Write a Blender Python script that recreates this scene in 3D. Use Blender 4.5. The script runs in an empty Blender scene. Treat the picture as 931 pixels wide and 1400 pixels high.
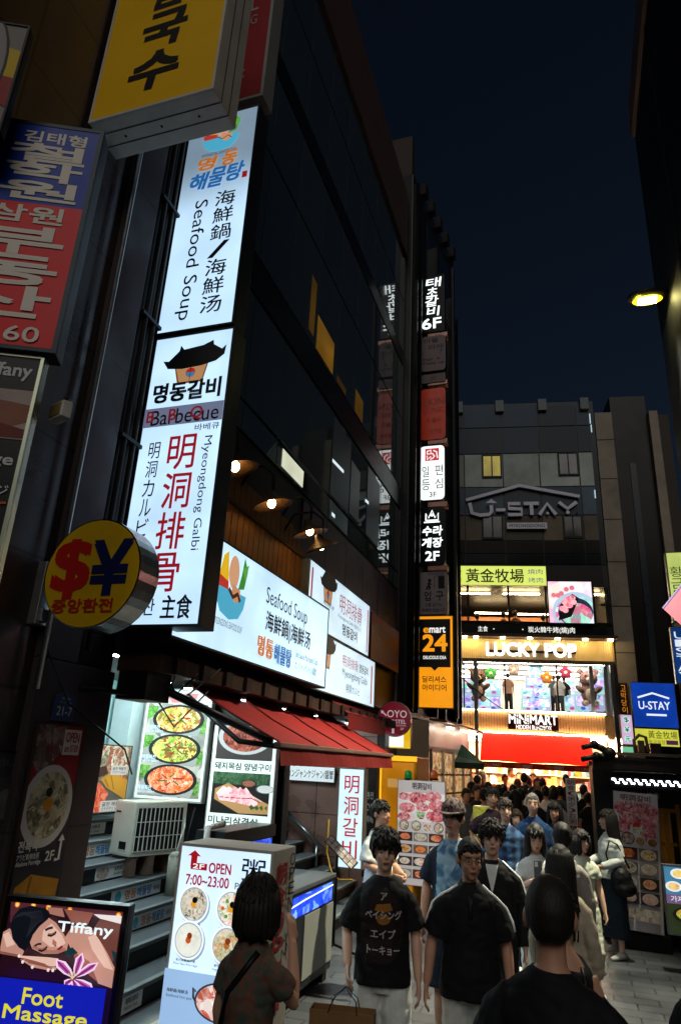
import bpy, bmesh, math, random
import numpy as np
from mathutils import Vector, Matrix, noise
rnd = random.Random(7)
SC = bpy.context.scene
COL = SC.collection
# ---------------------------------------------------------------- camera
CAM_F, TILT, ROLL, YAW, CAM_H = 933.0, math.radians(20.0), math.radians(2.93), math.radians(18.9), 2.08
_cy, _sy, _ct, _st, _cr, _sr = math.cos(YAW), math.sin(YAW), math.cos(TILT), math.sin(TILT), math.cos(ROLL), math.sin(ROLL)
F0 = Vector((-_sy, _cy, 0)); R0 = Vector((_cy, _sy, 0)); U0 = Vector((0, 0, 1))
CF = F0*_ct + U0*_st; U1 = -F0*_st + U0*_ct
CR = R0*_cr + U1*_sr; CU = -R0*_sr + U1*_cr
CC = Vector((0, 0, CAM_H))
cam = bpy.data.cameras.new('camera'); cam.sensor_fit = 'VERTICAL'; cam.sensor_height = 36.0
cam.lens = 36.0*CAM_F/1400.0; cam.clip_end = 1000; cam.clip_start = 0.05
camo = bpy.data.objects.new('camera', cam); COL.objects.link(camo)
M = Matrix((CR, CU, -CF)).transposed().to_4x4(); M.translation = CC
camo.matrix_world = M; SC.camera = camo
# ---------------------------------------------------------------- world: deep blue night sky
w = bpy.data.worlds.new('World'); SC.world = w; w.use_nodes = True
nt = w.node_tree; nt.nodes.clear()
sky = nt.nodes.new('ShaderNodeTexSky'); sky.sky_type = 'NISHITA'; sky.sun_disc = False
sky.sun_elevation = math.radians(4.0); sky.sun_rotation = math.radians(200); sky.air_density = 1.2; sky.ozone_density = 5.0; sky.dust_density = 0.4
bg = nt.nodes.new('ShaderNodeBackground'); bg.inputs['Strength'].default_value = 0.0092
wo = nt.nodes.new('ShaderNodeOutputWorld')
hs = nt.nodes.new('ShaderNodeHueSaturation'); hs.inputs['Saturation'].default_value = .80; nt.links.new(sky.outputs[0], hs.inputs['Color']); nt.links.new(hs.outputs[0], bg.inputs[0]); nt.links.new(bg.outputs[0], wo.inputs[0])
sun = bpy.data.lights.new('street_fill_sun', 'SUN'); sun.energy = 0.65; sun.angle = math.radians(40); sun.color = (1, 0.95, 0.88)  # added sun lamp fills in for street and shop light behind the camera
so = bpy.data.objects.new('street_fill_sun', sun); so.rotation_euler = (math.radians(52), 0, math.radians(18)); COL.objects.link(so)
SC.view_settings.view_transform = 'Standard'; SC.view_settings.look = 'None'; SC.view_settings.gamma = 1; SC.view_settings.exposure = 0.0
SC.cycles.use_denoising = True; SC.cycles.max_bounces = 6; SC.cycles.diffuse_bounces = 3; SC.cycles.glossy_bounces = 3
SC.cycles.transmission_bounces = 4; SC.cycles.sample_clamp_indirect = 4.0; SC.cycles.caustics_reflective = False; SC.cycles.caustics_refractive = False
SC.cycles.use_adaptive_sampling = True; SC.cycles.adaptive_threshold = 0.015

# ---------------------------------------------------------------- pixel rays (photo 931x1400) to points on real planes
def ray(px, py): return CF + CR*((px-465.5)/CAM_F) + CU*((700-py)/CAM_F)
def hit(px, py, p0, n):
    d = ray(px, py); n = Vector(n); return CC + d*((Vector(p0)-CC).dot(n)/d.dot(n))
def onx(px, py, X): return hit(px, py, (X, 0, 0), (1, 0, 0))
def ony(px, py, Y): return hit(px, py, (0, Y, 0), (0, 1, 0))
def onz(px, py, Z): return hit(px, py, (0, 0, Z), (0, 0, 1))

# ---------------------------------------------------------------- materials
def lin(h):
    if isinstance(h, (tuple, list)): return tuple(h[:3])
    h = h.lstrip('#'); r = [int(h[i:i+2], 16)/255 for i in (0, 2, 4)]
    return tuple(c/12.92 if c <= .04045 else ((c+.055)/1.055)**2.4 for c in r)
_mc = {}
def _new(name):
    m = bpy.data.materials.new(name); m.use_nodes = True; nt = m.node_tree
    return m, nt, nt.nodes['Principled BSDF']
def L(col, s=1.0, uneven=0.0, light=True, rough=.35):
    """backlit acrylic / lamp: gives off light"""
    k = ('L', col if isinstance(col, str) else tuple(col), s, uneven, light)
    if k in _mc: return _mc[k]
    m, nt, p = _new('lit'); c = lin(col)
    p.inputs['Base Color'].default_value = (*[v*.5 for v in c], 1); p.inputs['Roughness'].default_value = rough
    p.inputs['Emission Color'].default_value = (*c, 1); p.inputs['Emission Strength'].default_value = s
    if uneven:
        tc = nt.nodes.new('ShaderNodeTexCoord'); nz = nt.nodes.new('ShaderNodeTexNoise'); nz.inputs['Scale'].default_value = 1.7; nz.inputs['Detail'].default_value = 3
        mr = nt.nodes.new('ShaderNodeMapRange'); mr.inputs[3].default_value = s*(1-uneven); mr.inputs[4].default_value = s*(1+uneven)
        mr.inputs[1].default_value = .3; mr.inputs[2].default_value = .7
        nt.links.new(tc.outputs['Object'], nz.inputs['Vector']); nt.links.new(nz.outputs['Fac'], mr.inputs[0]); nt.links.new(mr.outputs[0], p.inputs['Emission Strength'])
    if not light: m.cycles.emission_sampling = 'NONE'
    _mc[k] = m; return m
def L_FADE(col, s, z0, z1, low):
    """lightbox whose upper tube has died: dimmer from height z0 to z1 (metres above its bottom)"""
    m = L(col, s, .1).copy(); nt = m.node_tree; p = nt.nodes['Principled BSDF']; old = p.inputs['Emission Strength'].links[0].from_socket
    tc = nt.nodes.new('ShaderNodeTexCoord'); sp = nt.nodes.new('ShaderNodeSeparateXYZ'); mr = nt.nodes.new('ShaderNodeMapRange'); mr.interpolation_type = 'SMOOTHSTEP'
    mr.inputs[1].default_value = z0; mr.inputs[2].default_value = z1; mr.inputs[3].default_value = 1; mr.inputs[4].default_value = low
    mu = nt.nodes.new('ShaderNodeMath'); mu.operation = 'MULTIPLY'; nt.links.new(tc.outputs['Object'], sp.inputs[0]); nt.links.new(sp.outputs[2], mr.inputs[0]); nt.links.new(mr.outputs[0], mu.inputs[0]); nt.links.new(old, mu.inputs[1]); nt.links.new(mu.outputs[0], p.inputs['Emission Strength'])
    return m
def D(col, rough=.6, var=.15, scale=6.0, metal=0.0, bump=.0, bscale=40.0, spec=.22):
    k = ('D', col if isinstance(col, str) else tuple(col), rough, var, scale, metal, bump, bscale, spec)
    if k in _mc: return _mc[k]
    m, nt, p = _new('surface'); c = lin(col)
    p.inputs['Roughness'].default_value = rough; p.inputs['Metallic'].default_value = metal; p.inputs['Specular IOR Level'].default_value = spec
    p.inputs['Base Color'].default_value = (*c, 1)
    if var or bump:
        tc = nt.nodes.new('ShaderNodeTexCoord')
    if var:
        nz = nt.nodes.new('ShaderNodeTexNoise'); nz.inputs['Scale'].default_value = scale; nz.inputs['Detail'].default_value = 6; nz.inputs['Roughness'].default_value = .65
        cr = nt.nodes.new('ShaderNodeValToRGB'); cr.color_ramp.elements[0].position = .3; cr.color_ramp.elements[1].position = .72
        cr.color_ramp.elements[0].color = (*[v*(1-var) for v in c], 1); cr.color_ramp.elements[1].color = (*[min(1, v*(1+var)) for v in c], 1)
        nt.links.new(tc.outputs['Object'], nz.inputs['Vector']); nt.links.new(nz.outputs['Fac'], cr.inputs[0]); nt.links.new(cr.outputs[0], p.inputs['Base Color'])
        mr = nt.nodes.new('ShaderNodeMapRange'); mr.inputs[3].default_value = max(.02, rough*(1-.3)); mr.inputs[4].default_value = min(1, rough*1.25)
        nt.links.new(nz.outputs['Fac'], mr.inputs[0]); nt.links.new(mr.outputs[0], p.inputs['Roughness'])
    if bump:
        nb = nt.nodes.new('ShaderNodeTexNoise'); nb.inputs['Scale'].default_value = bscale; nb.inputs['Detail'].default_value = 4
        bp = nt.nodes.new('ShaderNodeBump'); bp.inputs['Strength'].default_value = bump; bp.inputs['Distance'].default_value = .01
        nt.links.new(tc.outputs['Object'], nb.inputs['Vector']); nt.links.new(nb.outputs['Fac'], bp.inputs['Height']); nt.links.new(bp.outputs[0], p.inputs['Normal'])
    _mc[k] = m; return m
def TILE(c1, c2, mortar, sx, sz, rough=.35, msize=.01, axis='x', offset=0.0, bump=.3, speck=0.25):
    """tiles / pavers / stone panels; axis = normal of the surface"""
    m, nt, p = _new('tiled')
    tc = nt.nodes.new('ShaderNodeTexCoord'); sep = nt.nodes.new('ShaderNodeSeparateXYZ'); cb = nt.nodes.new('ShaderNodeCombineXYZ')
    nt.links.new(tc.outputs['Object'], sep.inputs[0])
    a, b = {'x': (1, 2), 'y': (0, 2), 'z': (0, 1)}[axis]
    nt.links.new(sep.outputs[a], cb.inputs[0]); nt.links.new(sep.outputs[b], cb.inputs[1])
    br = nt.nodes.new('ShaderNodeTexBrick'); br.offset = offset; br.inputs['Scale'].default_value = 1; br.inputs['Brick Width'].default_value = sx; br.inputs['Row Height'].default_value = sz
    br.inputs['Mortar Size'].default_value = msize; br.inputs['Color1'].default_value = (*lin(c1), 1); br.inputs['Color2'].default_value = (*lin(c2), 1); br.inputs['Mortar'].default_value = (*lin(mortar), 1)
    nt.links.new(cb.outputs[0], br.inputs['Vector'])
    nz = nt.nodes.new('ShaderNodeTexNoise'); nz.inputs['Scale'].default_value = 60; nz.inputs['Detail'].default_value = 5; nz.inputs['Roughness'].default_value = .8
    nt.links.new(tc.outputs['Object'], nz.inputs['Vector'])
    n2 = nt.nodes.new('ShaderNodeTexNoise'); n2.inputs['Scale'].default_value = 1.3; n2.inputs['Detail'].default_value = 6
    nt.links.new(tc.outputs['Object'], n2.inputs['Vector'])
    ad = nt.nodes.new('ShaderNodeMath'); ad.operation = 'ADD'; nt.links.new(nz.outputs['Fac'], ad.inputs[0]); nt.links.new(n2.outputs['Fac'], ad.inputs[1])
    mr = nt.nodes.new('ShaderNodeMapRange'); mr.inputs[1].default_value = .7; mr.inputs[2].default_value = 1.3; mr.inputs[3].default_value = 1-speck*1.6; mr.inputs[4].default_value = 1+speck*1.6
    nt.links.new(ad.outputs[0], mr.inputs[0])
    mx = nt.nodes.new('ShaderNodeMix'); mx.data_type = 'RGBA'; mx.blend_type = 'MULTIPLY'; mx.inputs['Factor'].default_value = 1
    nt.links.new(br.outputs['Color'], mx.inputs['A']); nt.links.new(mr.outputs[0], mx.inputs['B']); nt.links.new(mx.outputs['Result'], p.inputs['Base Color'])
    r2 = nt.nodes.new('ShaderNodeMapRange'); r2.inputs[1].default_value = .3; r2.inputs[2].default_value = .7; r2.inputs[3].default_value = rough*.6; r2.inputs[4].default_value = min(1, rough*1.5)
    nt.links.new(n2.outputs['Fac'], r2.inputs[0]); nt.links.new(r2.outputs[0], p.inputs['Roughness'])
    bp = nt.nodes.new('ShaderNodeBump'); bp.inputs['Strength'].default_value = bump; bp.inputs['Distance'].default_value = .01; bp.invert = True
    nt.links.new(br.outputs['Fac'], bp.inputs['Height']); nt.links.new(bp.outputs[0], p.inputs['Normal'])
    return m
def FOOD(cols, scale=30.0, s=0.0, seed=0.0):
    """printed photograph of food: clumps of several colours; s = backlight"""
    k = ('F', tuple(cols), scale, s, seed)
    if k in _mc: return _mc[k]
    m, nt, p = _new('food_print')
    tc = nt.nodes.new('ShaderNodeTexCoord'); mp = nt.nodes.new('ShaderNodeMapping'); mp.inputs['Location'].default_value = (seed, seed*.7, seed*1.3)
    nz = nt.nodes.new('ShaderNodeTexNoise'); nz.inputs['Scale'].default_value = scale*.7; nz.inputs['Detail'].default_value = 4; nz.inputs['Distortion'].default_value = 1.2
    vo = nt.nodes.new('ShaderNodeTexVoronoi'); vo.inputs['Scale'].default_value = scale
    nt.links.new(tc.outputs['Object'], mp.inputs[0]); nt.links.new(mp.outputs[0], nz.inputs['Vector'])
    mxv = nt.nodes.new('ShaderNodeMix'); mxv.data_type = 'VECTOR'; mxv.inputs['Factor'].default_value = .12
    nt.links.new(mp.outputs[0], mxv.inputs[4]); nt.links.new(nz.outputs['Color'], mxv.inputs[5]); nt.links.new(mxv.outputs[1], vo.inputs['Vector'])
    sp = nt.nodes.new('ShaderNodeSeparateColor'); nt.links.new(vo.outputs['Color'], sp.inputs[0])
    ad = nt.nodes.new('ShaderNodeMath'); ad.operation = 'MULTIPLY_ADD'; ad.inputs[1].default_value = .55; nt.links.new(sp.outputs[0], ad.inputs[0])
    mh = nt.nodes.new('ShaderNodeMath'); mh.operation = 'MULTIPLY'; mh.inputs[1].default_value = .5; nt.links.new(nz.outputs['Fac'], mh.inputs[0]); nt.links.new(mh.outputs[0], ad.inputs[2])
    cr = nt.nodes.new('ShaderNodeValToRGB'); e = cr.color_ramp.elements
    n = len(cols); e[0].position = .18; e[0].color = (*lin(cols[0]), 1); e[1].position = .8; e[1].color = (*lin(cols[-1]), 1)
    for i in range(1, n-1):
        x = e.new(.18+.62*i/(n-1)); x.color = (*lin(cols[i]), 1)
    nt.links.new(ad.outputs[0], cr.inputs[0]); nt.links.new(cr.outputs[0], p.inputs['Base Color']); p.inputs['Roughness'].default_value = .4
    if s:
        nt.links.new(cr.outputs[0], p.inputs['Emission Color']); p.inputs['Emission Strength'].default_value = s; m.cycles.emission_sampling = 'NONE'
        p.inputs['Base Color'].default_value = (.1, .1, .1, 1)
    _mc[k] = m; return m
def GLASS_DARK(col=(.006, .008, .010), rough=.03, spec=.55, metal=0.0):
    k = ('G', tuple(col), rough, spec, metal)
    if k in _mc: return _mc[k]
    m, nt, p = _new('dark_glass'); p.inputs['Base Color'].default_value = (*[v+metal*.22 for v in col], 1); p.inputs['Metallic'].default_value = metal; p.inputs['Roughness'].default_value = rough; p.inputs['Specular IOR Level'].default_value = spec
    tc = nt.nodes.new('ShaderNodeTexCoord'); nz = nt.nodes.new('ShaderNodeTexNoise'); nz.inputs['Scale'].default_value = .9; nz.inputs['Detail'].default_value = 5
    mr = nt.nodes.new('ShaderNodeMapRange'); mr.inputs[1].default_value = .35; mr.inputs[2].default_value = .75; mr.inputs[3].default_value = rough*.6; mr.inputs[4].default_value = rough*3
    nt.links.new(tc.outputs['Object'], nz.inputs['Vector']); nt.links.new(nz.outputs['Fac'], mr.inputs[0]); nt.links.new(mr.outputs[0], p.inputs['Roughness'])
    _mc[k] = m; return m
def GLASS_CLEAR():
    if 'GC' in _mc: return _mc['GC']
    m, nt, p = _new('clear_glass'); nt.nodes.remove(p)
    tr = nt.nodes.new('ShaderNodeBsdfTransparent'); tr.inputs[0].default_value = (.93, .96, .95, 1); gl = nt.nodes.new('ShaderNodeBsdfGlossy'); gl.inputs['Roughness'].default_value = .02
    fr = nt.nodes.new('ShaderNodeFresnel'); fr.inputs[0].default_value = 1.45; mx = nt.nodes.new('ShaderNodeMixShader')
    nt.links.new(fr.outputs[0], mx.inputs[0]); nt.links.new(tr.outputs[0], mx.inputs[1]); nt.links.new(gl.outputs[0], mx.inputs[2])
    nt.links.new(mx.outputs[0], nt.nodes['Material Output'].inputs[0]); _mc['GC'] = m; return m
STEEL = D('#8d9093', .32, .1, 8, 1.0); DARKMETAL = D('#1b1c1f', .45, .2, 10, .6); BLACK = D('#0b0b0c', .5, .2, 9); WHITEP = D('#c9c9c4', .5, .12, 5); ALU = D('#a9abab', .4, .12, 12, .9)
INK = D('#08080a', .5, 0, 1); PLASTIC_W = D('#d6d4cb', .45, .08, 4)

# ---------------------------------------------------------------- mesh builder
MW = {}
def tag(o, label=None, cat=None, group=None, kind=None):
    if label: o['label'] = label
    if cat: o['category'] = cat
    if group: o['group'] = group
    if kind: o['kind'] = kind
    return o
def thing(name, label, cat, loc=(0, 0, 0), rz=0.0, group=None, mat=None, scale=1.0):
    o = bpy.data.objects.new(name, None); o.empty_display_size = .2; COL.objects.link(o)
    m = mat.copy() if mat is not None else Matrix.Translation(Vector(loc)) @ Matrix.Rotation(rz, 4, 'Z') @ Matrix.Scale(scale, 4)
    o.matrix_world = m; MW[o.name] = m
    return tag(o, label, cat, group)
class MB:
    def __init__(s): s.v = []; s.f = []; s.m = []; s.mats = []; s.sm = []
    def mi(s, mat):
        if mat not in s.mats: s.mats.append(mat)
        return s.mats.index(mat)
    def add(s, vs, fs, mat, smooth=False):
        o = len(s.v); s.v += [tuple(v) for v in vs]; i = s.mi(mat)
        for f in fs: s.f.append([o+k for k in f]); s.m.append(i); s.sm.append(smooth)
        return s
    def box(s, x0, x1, y0, y1, z0, z1, mat):
        x0, x1 = sorted((x0, x1)); y0, y1 = sorted((y0, y1)); z0, z1 = sorted((z0, z1))
        vs = [(x0, y0, z0), (x1, y0, z0), (x1, y1, z0), (x0, y1, z0), (x0, y0, z1), (x1, y0, z1), (x1, y1, z1), (x0, y1, z1)]
        return s.add(vs, [(0, 3, 2, 1), (4, 5, 6, 7), (0, 1, 5, 4), (1, 2, 6, 5), (2, 3, 7, 6), (3, 0, 4, 7)], mat)
    def poly(s, pts, mat): return s.add(pts, [tuple(range(len(pts)))], mat)
    def prism(s, pts, vec, mat):
        n = len(pts); vec = Vector(vec); a = [Vector(p) for p in pts]; b = [p+vec for p in a]
        fs = [tuple(range(n))[::-1], tuple(range(n, 2*n))]+[(i, (i+1) % n, n+(i+1) % n, n+i) for i in range(n)]
        return s.add(a+b, fs, mat)
    def tube(s, pts, r, mat, n=8, ry=None, up=None, smooth=True):
        pts = [Vector(p) for p in pts]; k = len(pts)
        rr = list(r) if isinstance(r, (list, tuple)) else [r]*k
        r2 = rr if ry is None else (list(ry) if isinstance(ry, (list, tuple)) else [ry]*k)
        t0 = (pts[1]-pts[0]).normalized(); ref = Vector(up) if up else (Vector((1, 0, 0)) if abs(t0.x) < .9 else Vector((0, 1, 0)))
        vs = []; a = ref
        for i in range(k):
            t = ((pts[min(i+1, k-1)]-pts[max(i-1, 0)])).normalized()
            a = (a-t*a.dot(t)); a = a.normalized() if a.length > 1e-6 else t.orthogonal().normalized(); b = t.cross(a)
            for j in range(n):
                an = 2*math.pi*j/n; vs.append(pts[i]+a*(math.cos(an)*rr[i])+b*(math.sin(an)*r2[i]))
        fs = [(i*n+j, i*n+(j+1) % n, (i+1)*n+(j+1) % n, (i+1)*n+j) for i in range(k-1) for j in range(n)]
        fs += [tuple(range(n))[::-1], tuple(range((k-1)*n, k*n))]
        return s.add(vs, fs, mat, smooth)
    def ell(s, c, rx, ry, rz, mat, seg=14, ring=9, rot=None):
        c = Vector(c); vs = []; fs = []
        for i in range(ring+1):
            th = math.pi*i/ring
            for j in range(seg):
                ph = 2*math.pi*j/seg; p = Vector((rx*math.sin(th)*math.cos(ph), ry*math.sin(th)*math.sin(ph), rz*math.cos(th)))
                if rot is not None: p = rot @ p
                vs.append(c+p)
        for i in range(ring):
            for j in range(seg):
                fs.append((i*seg+j, (i+1)*seg+j, (i+1)*seg+(j+1) % seg, i*seg+(j+1) % seg))
        return s.add(vs, fs, mat, True)
    def build(s, name, parent=None, world=True, bevel=0.0, merge=False):
        me = bpy.data.meshes.new(name)
        vs = s.v
        if parent is not None and world:
            inv = MW[parent.name].inverted(); vs = [inv @ Vector(v) for v in vs]
        me.from_pydata(vs, [], s.f)
        for mt in s.mats: me.materials.append(mt)
        me.polygons.foreach_set('material_index', s.m); me.polygons.foreach_set('use_smooth', s.sm)
        me.update()
        if bevel or merge:
            bm = bmesh.new(); bm.from_mesh(me)
            if merge: bmesh.ops.remove_doubles(bm, verts=bm.verts, dist=1e-5)
            if bevel:
                ed = [e for e in bm.edges if len(e.link_faces) == 2 and e.calc_face_angle(0) > .6]
                bmesh.ops.bevel(bm, geom=ed, offset=bevel, segments=2, affect='EDGES', profile=.6, clamp_overlap=True)
            bmesh.ops.recalc_face_normals(bm, faces=bm.faces); bm.to_mesh(me); bm.free()
        o = bpy.data.objects.new(name, me); COL.objects.link(o)
        if parent is not None:
            o.parent = parent; MW[o.name] = MW[parent.name]
        else: MW[o.name] = Matrix.Identity(4)
        return o
def solid(name, label, cat, mb, group=None, kind=None, bevel=0.0):
    return tag(mb.build(name, None, bevel=bevel), label, cat, group, kind)

# ---------------------------------------------------------------- lettering
_tc = {}
def text2d(t, bold=0.0):
    k = (t, bold)
    if k in _tc: return _tc[k]
    c = bpy.data.curves.new('lettering', 'FONT'); c.body = t; c.resolution_u = 3; c.fill_mode = 'FRONT'; c.offset = bold
    o = bpy.data.objects.new('lettering', c); COL.objects.link(o)
    dg = bpy.context.evaluated_depsgraph_get(); dg.update()
    me = bpy.data.meshes.new_from_object(o.evaluated_get(dg))
    n = len(me.vertices); a = np.zeros(n*3); me.vertices.foreach_get('co', a); a = a.reshape(-1, 3)[:, :2]
    fs = [tuple(p.vertices) for p in me.polygons]
    lo = a.min(0); hi = a.max(0); asp = (hi-lo)[0]/max(1e-6, (hi-lo)[1]); a = (a-lo)/np.maximum(hi-lo, 1e-6)
    bpy.data.objects.remove(o); bpy.data.curves.remove(c); bpy.data.meshes.remove(me)
    _tc[k] = (a, fs, asp); return _tc[k]

class Panel:
    """flat print laid out on a panel of w x h metres; local x right, y away, z up, z=0 at the bottom"""
    def __init__(s, w, h, y=0.0): s.w, s.h, s.k, s.y = w, h, 0, y; s.art = MB(); s.let = MB()
    def _p(s, x, y): return ((x-.5)*s.w, s.y-.0025-.0007*s.k, (1-y)*s.h)
    def _poly(s, q, m):
        for ax, lim, sg in ((0, 0, 1), (0, 1, -1), (1, 0, 1), (1, 1, -1)):
            out = []
            for i in range(len(q)):
                a, b = q[i-1], q[i]; da, db = sg*(a[ax]-lim), sg*(b[ax]-lim)
                if (da < 0) != (db < 0): t = da/(da-db); out.append((a[0]+(b[0]-a[0])*t, a[1]+(b[1]-a[1])*t))
                if db >= 0: out.append(b)
            q = out
            if len(q) < 3: return
        s.art.poly([s._p(x, y) for x, y in q], m)
    def r(s, x0, y0, x1, y1, m): s.k += 1; s._poly([(x0, y1), (x1, y1), (x1, y0), (x0, y0)], m)
    def e(s, cx, cy, rx, m, ry=None, n=22):
        """rx in fractions of the width; round unless ry (fraction of height) is given"""
        ry = rx*s.w/s.h if ry is None else ry; s.k += 1
        s._poly([(cx+rx*math.cos(2*math.pi*i/n), cy-ry*math.sin(2*math.pi*i/n)) for i in range(n)], m)
    def p(s, pts, m): s.k += 1; s._poly(list(pts), m)
    def l(s, pts, wd, m, let=False):
        """stroke of width wd (metres)"""
        s.k += 1; q = [Vector((x*s.w, (1-y)*s.h)) for x, y in pts]; vs = []; n = len(q)
        for i in range(n):
            t = (q[min(i+1, n-1)]-q[max(i-1, 0)]).normalized(); nn = Vector((-t.y, t.x))*wd/2
            for a in (q[i]+nn, q[i]-nn): vs.append((a.x-.5*s.w, s.y-.0025-.0007*s.k, a.y))
        (s.let if let else s.art).add(vs, [(2*i, 2*i+1, 2*i+3, 2*i+2) for i in range(n-1)], m)
    def t(s, txt, x0, y0, x1, y1, m, bold=0.0, rot=0, skew=0.0):
        s.k += 1; a, fs, asp = text2d(txt)
        hh = min(abs(y1-y0)*s.h, abs(x1-x0)*s.w*(1 if len(txt) == 1 else 1.2/len(txt)*2)); b = bold*.75*hh
        for j, (ox, oz) in enumerate(((-b, -b), (b, -b), (-b, b), (b, b)) if bold > 0 else ((0, 0),)):
            vs = []
            for u, v in a:
                if rot == -90: u, v = v, 1-u
                elif rot == 90: u, v = 1-v, u
                x, y, z = s._p(x0+(x1-x0)*u, y1+(y0-y1)*v)
                vs.append((x+skew*(v-.5)*s.h*abs(y1-y0)+ox, y-.00012*j, z+oz))
            s.let.add(vs, fs, m)
    def v(s, txt, x0, y0, x1, y1, m, bold=0.0, gap=.12):
        n = len(txt); hh = (y1-y0)/n
        for i, c in enumerate(txt):
            if c == ' ': continue
            if c in 'ー~|': s.t(c, x0, y0+hh*(i+gap/2), x1, y0+hh*(i+1-gap/2), m, bold, rot=-90)
            else: s.t(c, x0, y0+hh*(i+gap/2), x1, y0+hh*(i+1-gap/2), m, bold)
    def build(s, parent):
        if s.art.v: s.art.build('printed_artwork', parent, world=False)
        if s.let.v: s.let.build('lettering', parent, world=False)

def frame_of(p0, away, tl, tr, bl, br=None):
    """upright rectangle on the plane: matrix of its bottom centre, w, h"""
    away = Vector(away).normalized(); u = Vector((away.y, -away.x, 0))
    H = lambda q: hit(q[0], q[1], p0, away)
    a, b, c = H(tl), H(tr), H(bl); d = H(br) if br else b+(c-a)
    x0 = (a.dot(u)+c.dot(u))/2; x1 = (b.dot(u)+d.dot(u))/2; z1 = (a.z+b.z)/2; z0 = (c.z+d.z)/2
    base = u*((x0+x1)/2)+away*(Vector(p0).dot(away)); base.z = z0
    m = Matrix((u, away, Vector((0, 0, 1)))).transposed().to_4x4(); m.translation = base
    return m, x1-x0, z1-z0
AX = {'y': lambda v: ((0, v, 0), (0, 1, 0)), 'x': lambda v: ((v, 0, 0), (-1, 0, 0))}
def sign(name, label, cat, plane, quad, depth=.18, face=None, case=ALU, rim=.03, art=None, group=None, lean=0.0, rollz=0.0, round_c=0.0, shape=None):
    """boxed sign: case, face panel, printed artwork and lettering are its parts"""
    if isinstance(plane[0], str): p0, away = AX[plane[0]](plane[1])
    else: p0, away = plane
    m, W, H = frame_of(p0, away, *quad)
    if lean: m = m @ Matrix.Rotation(lean, 4, 'X')
    if rollz: m = m @ Matrix.Rotation(rollz, 4, 'Y')
    root = thing(name, label, cat, group=group, mat=m)
    mb = MB()
    def outline(ins):
        x0, x1, z0, z1 = -W/2+ins, W/2-ins, ins, H-ins
        if not round_c: return [(x0, z0), (x1, z0), (x1, z1), (x0, z1)]
        r = round_c-ins; pts = []
        for (cx, cz, a0) in ((x1-r, z0+r, -90), (x1-r, z1-r, 0), (x0+r, z1-r, 90), (x0+r, z0+r, 180)):
            for k in range(6):
                a = math.radians(a0+18*k); pts.append((cx+r*math.cos(a), cz+r*math.sin(a)))
        return pts
    mb.prism([(x, .006, z) for x, z in outline(0)], (0, depth, 0), case); mb.build('case', root, world=False, bevel=.006 if depth > .03 else 0)
    if rim > 0:   # raised edge strips around the face
        o, i = outline(0), outline(rim); n = len(o); fr = MB()
        for k in range(n):
            j = (k+1) % n; A, B2, C2, D2 = o[k], o[j], i[j], i[k]
            fr.prism([(A[0], -.006, A[1]), (B2[0], -.006, B2[1]), (C2[0], -.006, C2[1]), (D2[0], -.006, D2[1])], (0, .0118, 0), case)
        fr.build('frame', root, world=False)
    MB().poly([(x, 0, z) for x, z in outline(max(rim, .002))], face).build('face_panel', root, world=False)
    if art:
        P = Panel(W-2*rim, H-2*rim, 0.0); art(P)
        for mbx in (P.art, P.let): mbx.v = [(x, y, z+rim) for x, y, z in mbx.v]
        P.build(root)
    return root, W, H

# ================================================================ GROUND
PAV = TILE('#45484b', '#393c40', '#1e1f21', .42, .21, rough=.42, msize=.008, axis='z', offset=.5, bump=.5, speck=.3)
solid('pavement', None, None, MB().poly([(-120, -60, 0), (120, -60, 0), (120, 160, 0), (-120, 160, 0)], PAV), kind='structure')
XF = -3.1
# ================================================================ LEFT: granite building (near) and glass building
GRAN = TILE('#3a2b28', '#33282a', '#0c0a0a', 1.2, .8, rough=.3, msize=.012, axis='x', bump=.2, speck=.35)
GRANP = TILE('#33262a', '#2c2023', '#151112', 2.4, 1.6, rough=.7, msize=.008, axis='x', bump=.2, speck=.35)
gb = thing('granite_building', 'dark brown granite building at the near left carrying the signs', 'building', (-6, 0, 0))
MB().box(-9, -3.17, -8, 4.28, 0, 18, GRAN).build('wall', gb)
MB().box(-3.168, XF, 3.5, 3.84, 2.6, 18, GRANP).build('pilaster', gb, bevel=.01)
MB().box(-3.168, XF, 3.5, 4.26, 0, 2.597, GRANP).build('pilaster_base', gb, bevel=.01)
MB().box(-3.168, -3.15, 3.845, 4.27, 2.6, 18, D('#131011', .7, .3, 4)).build('recess_shade_sheet', gb)  # dark sheet on the wall stands for the shade of a recess
for yy, zz0, zz1 in ((3.93, 2.7, 12), (4.04, 3.2, 9)): MB().tube([(-3.11, yy, zz0), (-3.11, yy, zz1)], .022, D('#2a2422', .5, .2, 9), 8).build('cable_conduit', gb)
for zz in (3.4, 4.3, 5.4, 6.6): MB().box(-3.149, -3.08, 3.86, 4.12, zz, zz+.03, DARKMETAL).build('pipe_clamp', gb)
MB().box(-3.168, XF-.01, -8, 3.1, 4.9, 5.3, DARKMETAL).build('ledge', gb, bevel=.01)
pipes = MB(); pipes.tube([(-3.07, 3.47, 2.4), (-3.07, 3.47, 14)], .018, ALU, 8); pipes.build('drain_pipe', gb)
c = MB(); c.tube([(-3.06, 4.22, 3.1), (-3.06, 4.22, 5.2)], .03, D('#9a5b1d', .5), 8); c.build('orange_pipe', gb)

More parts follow.
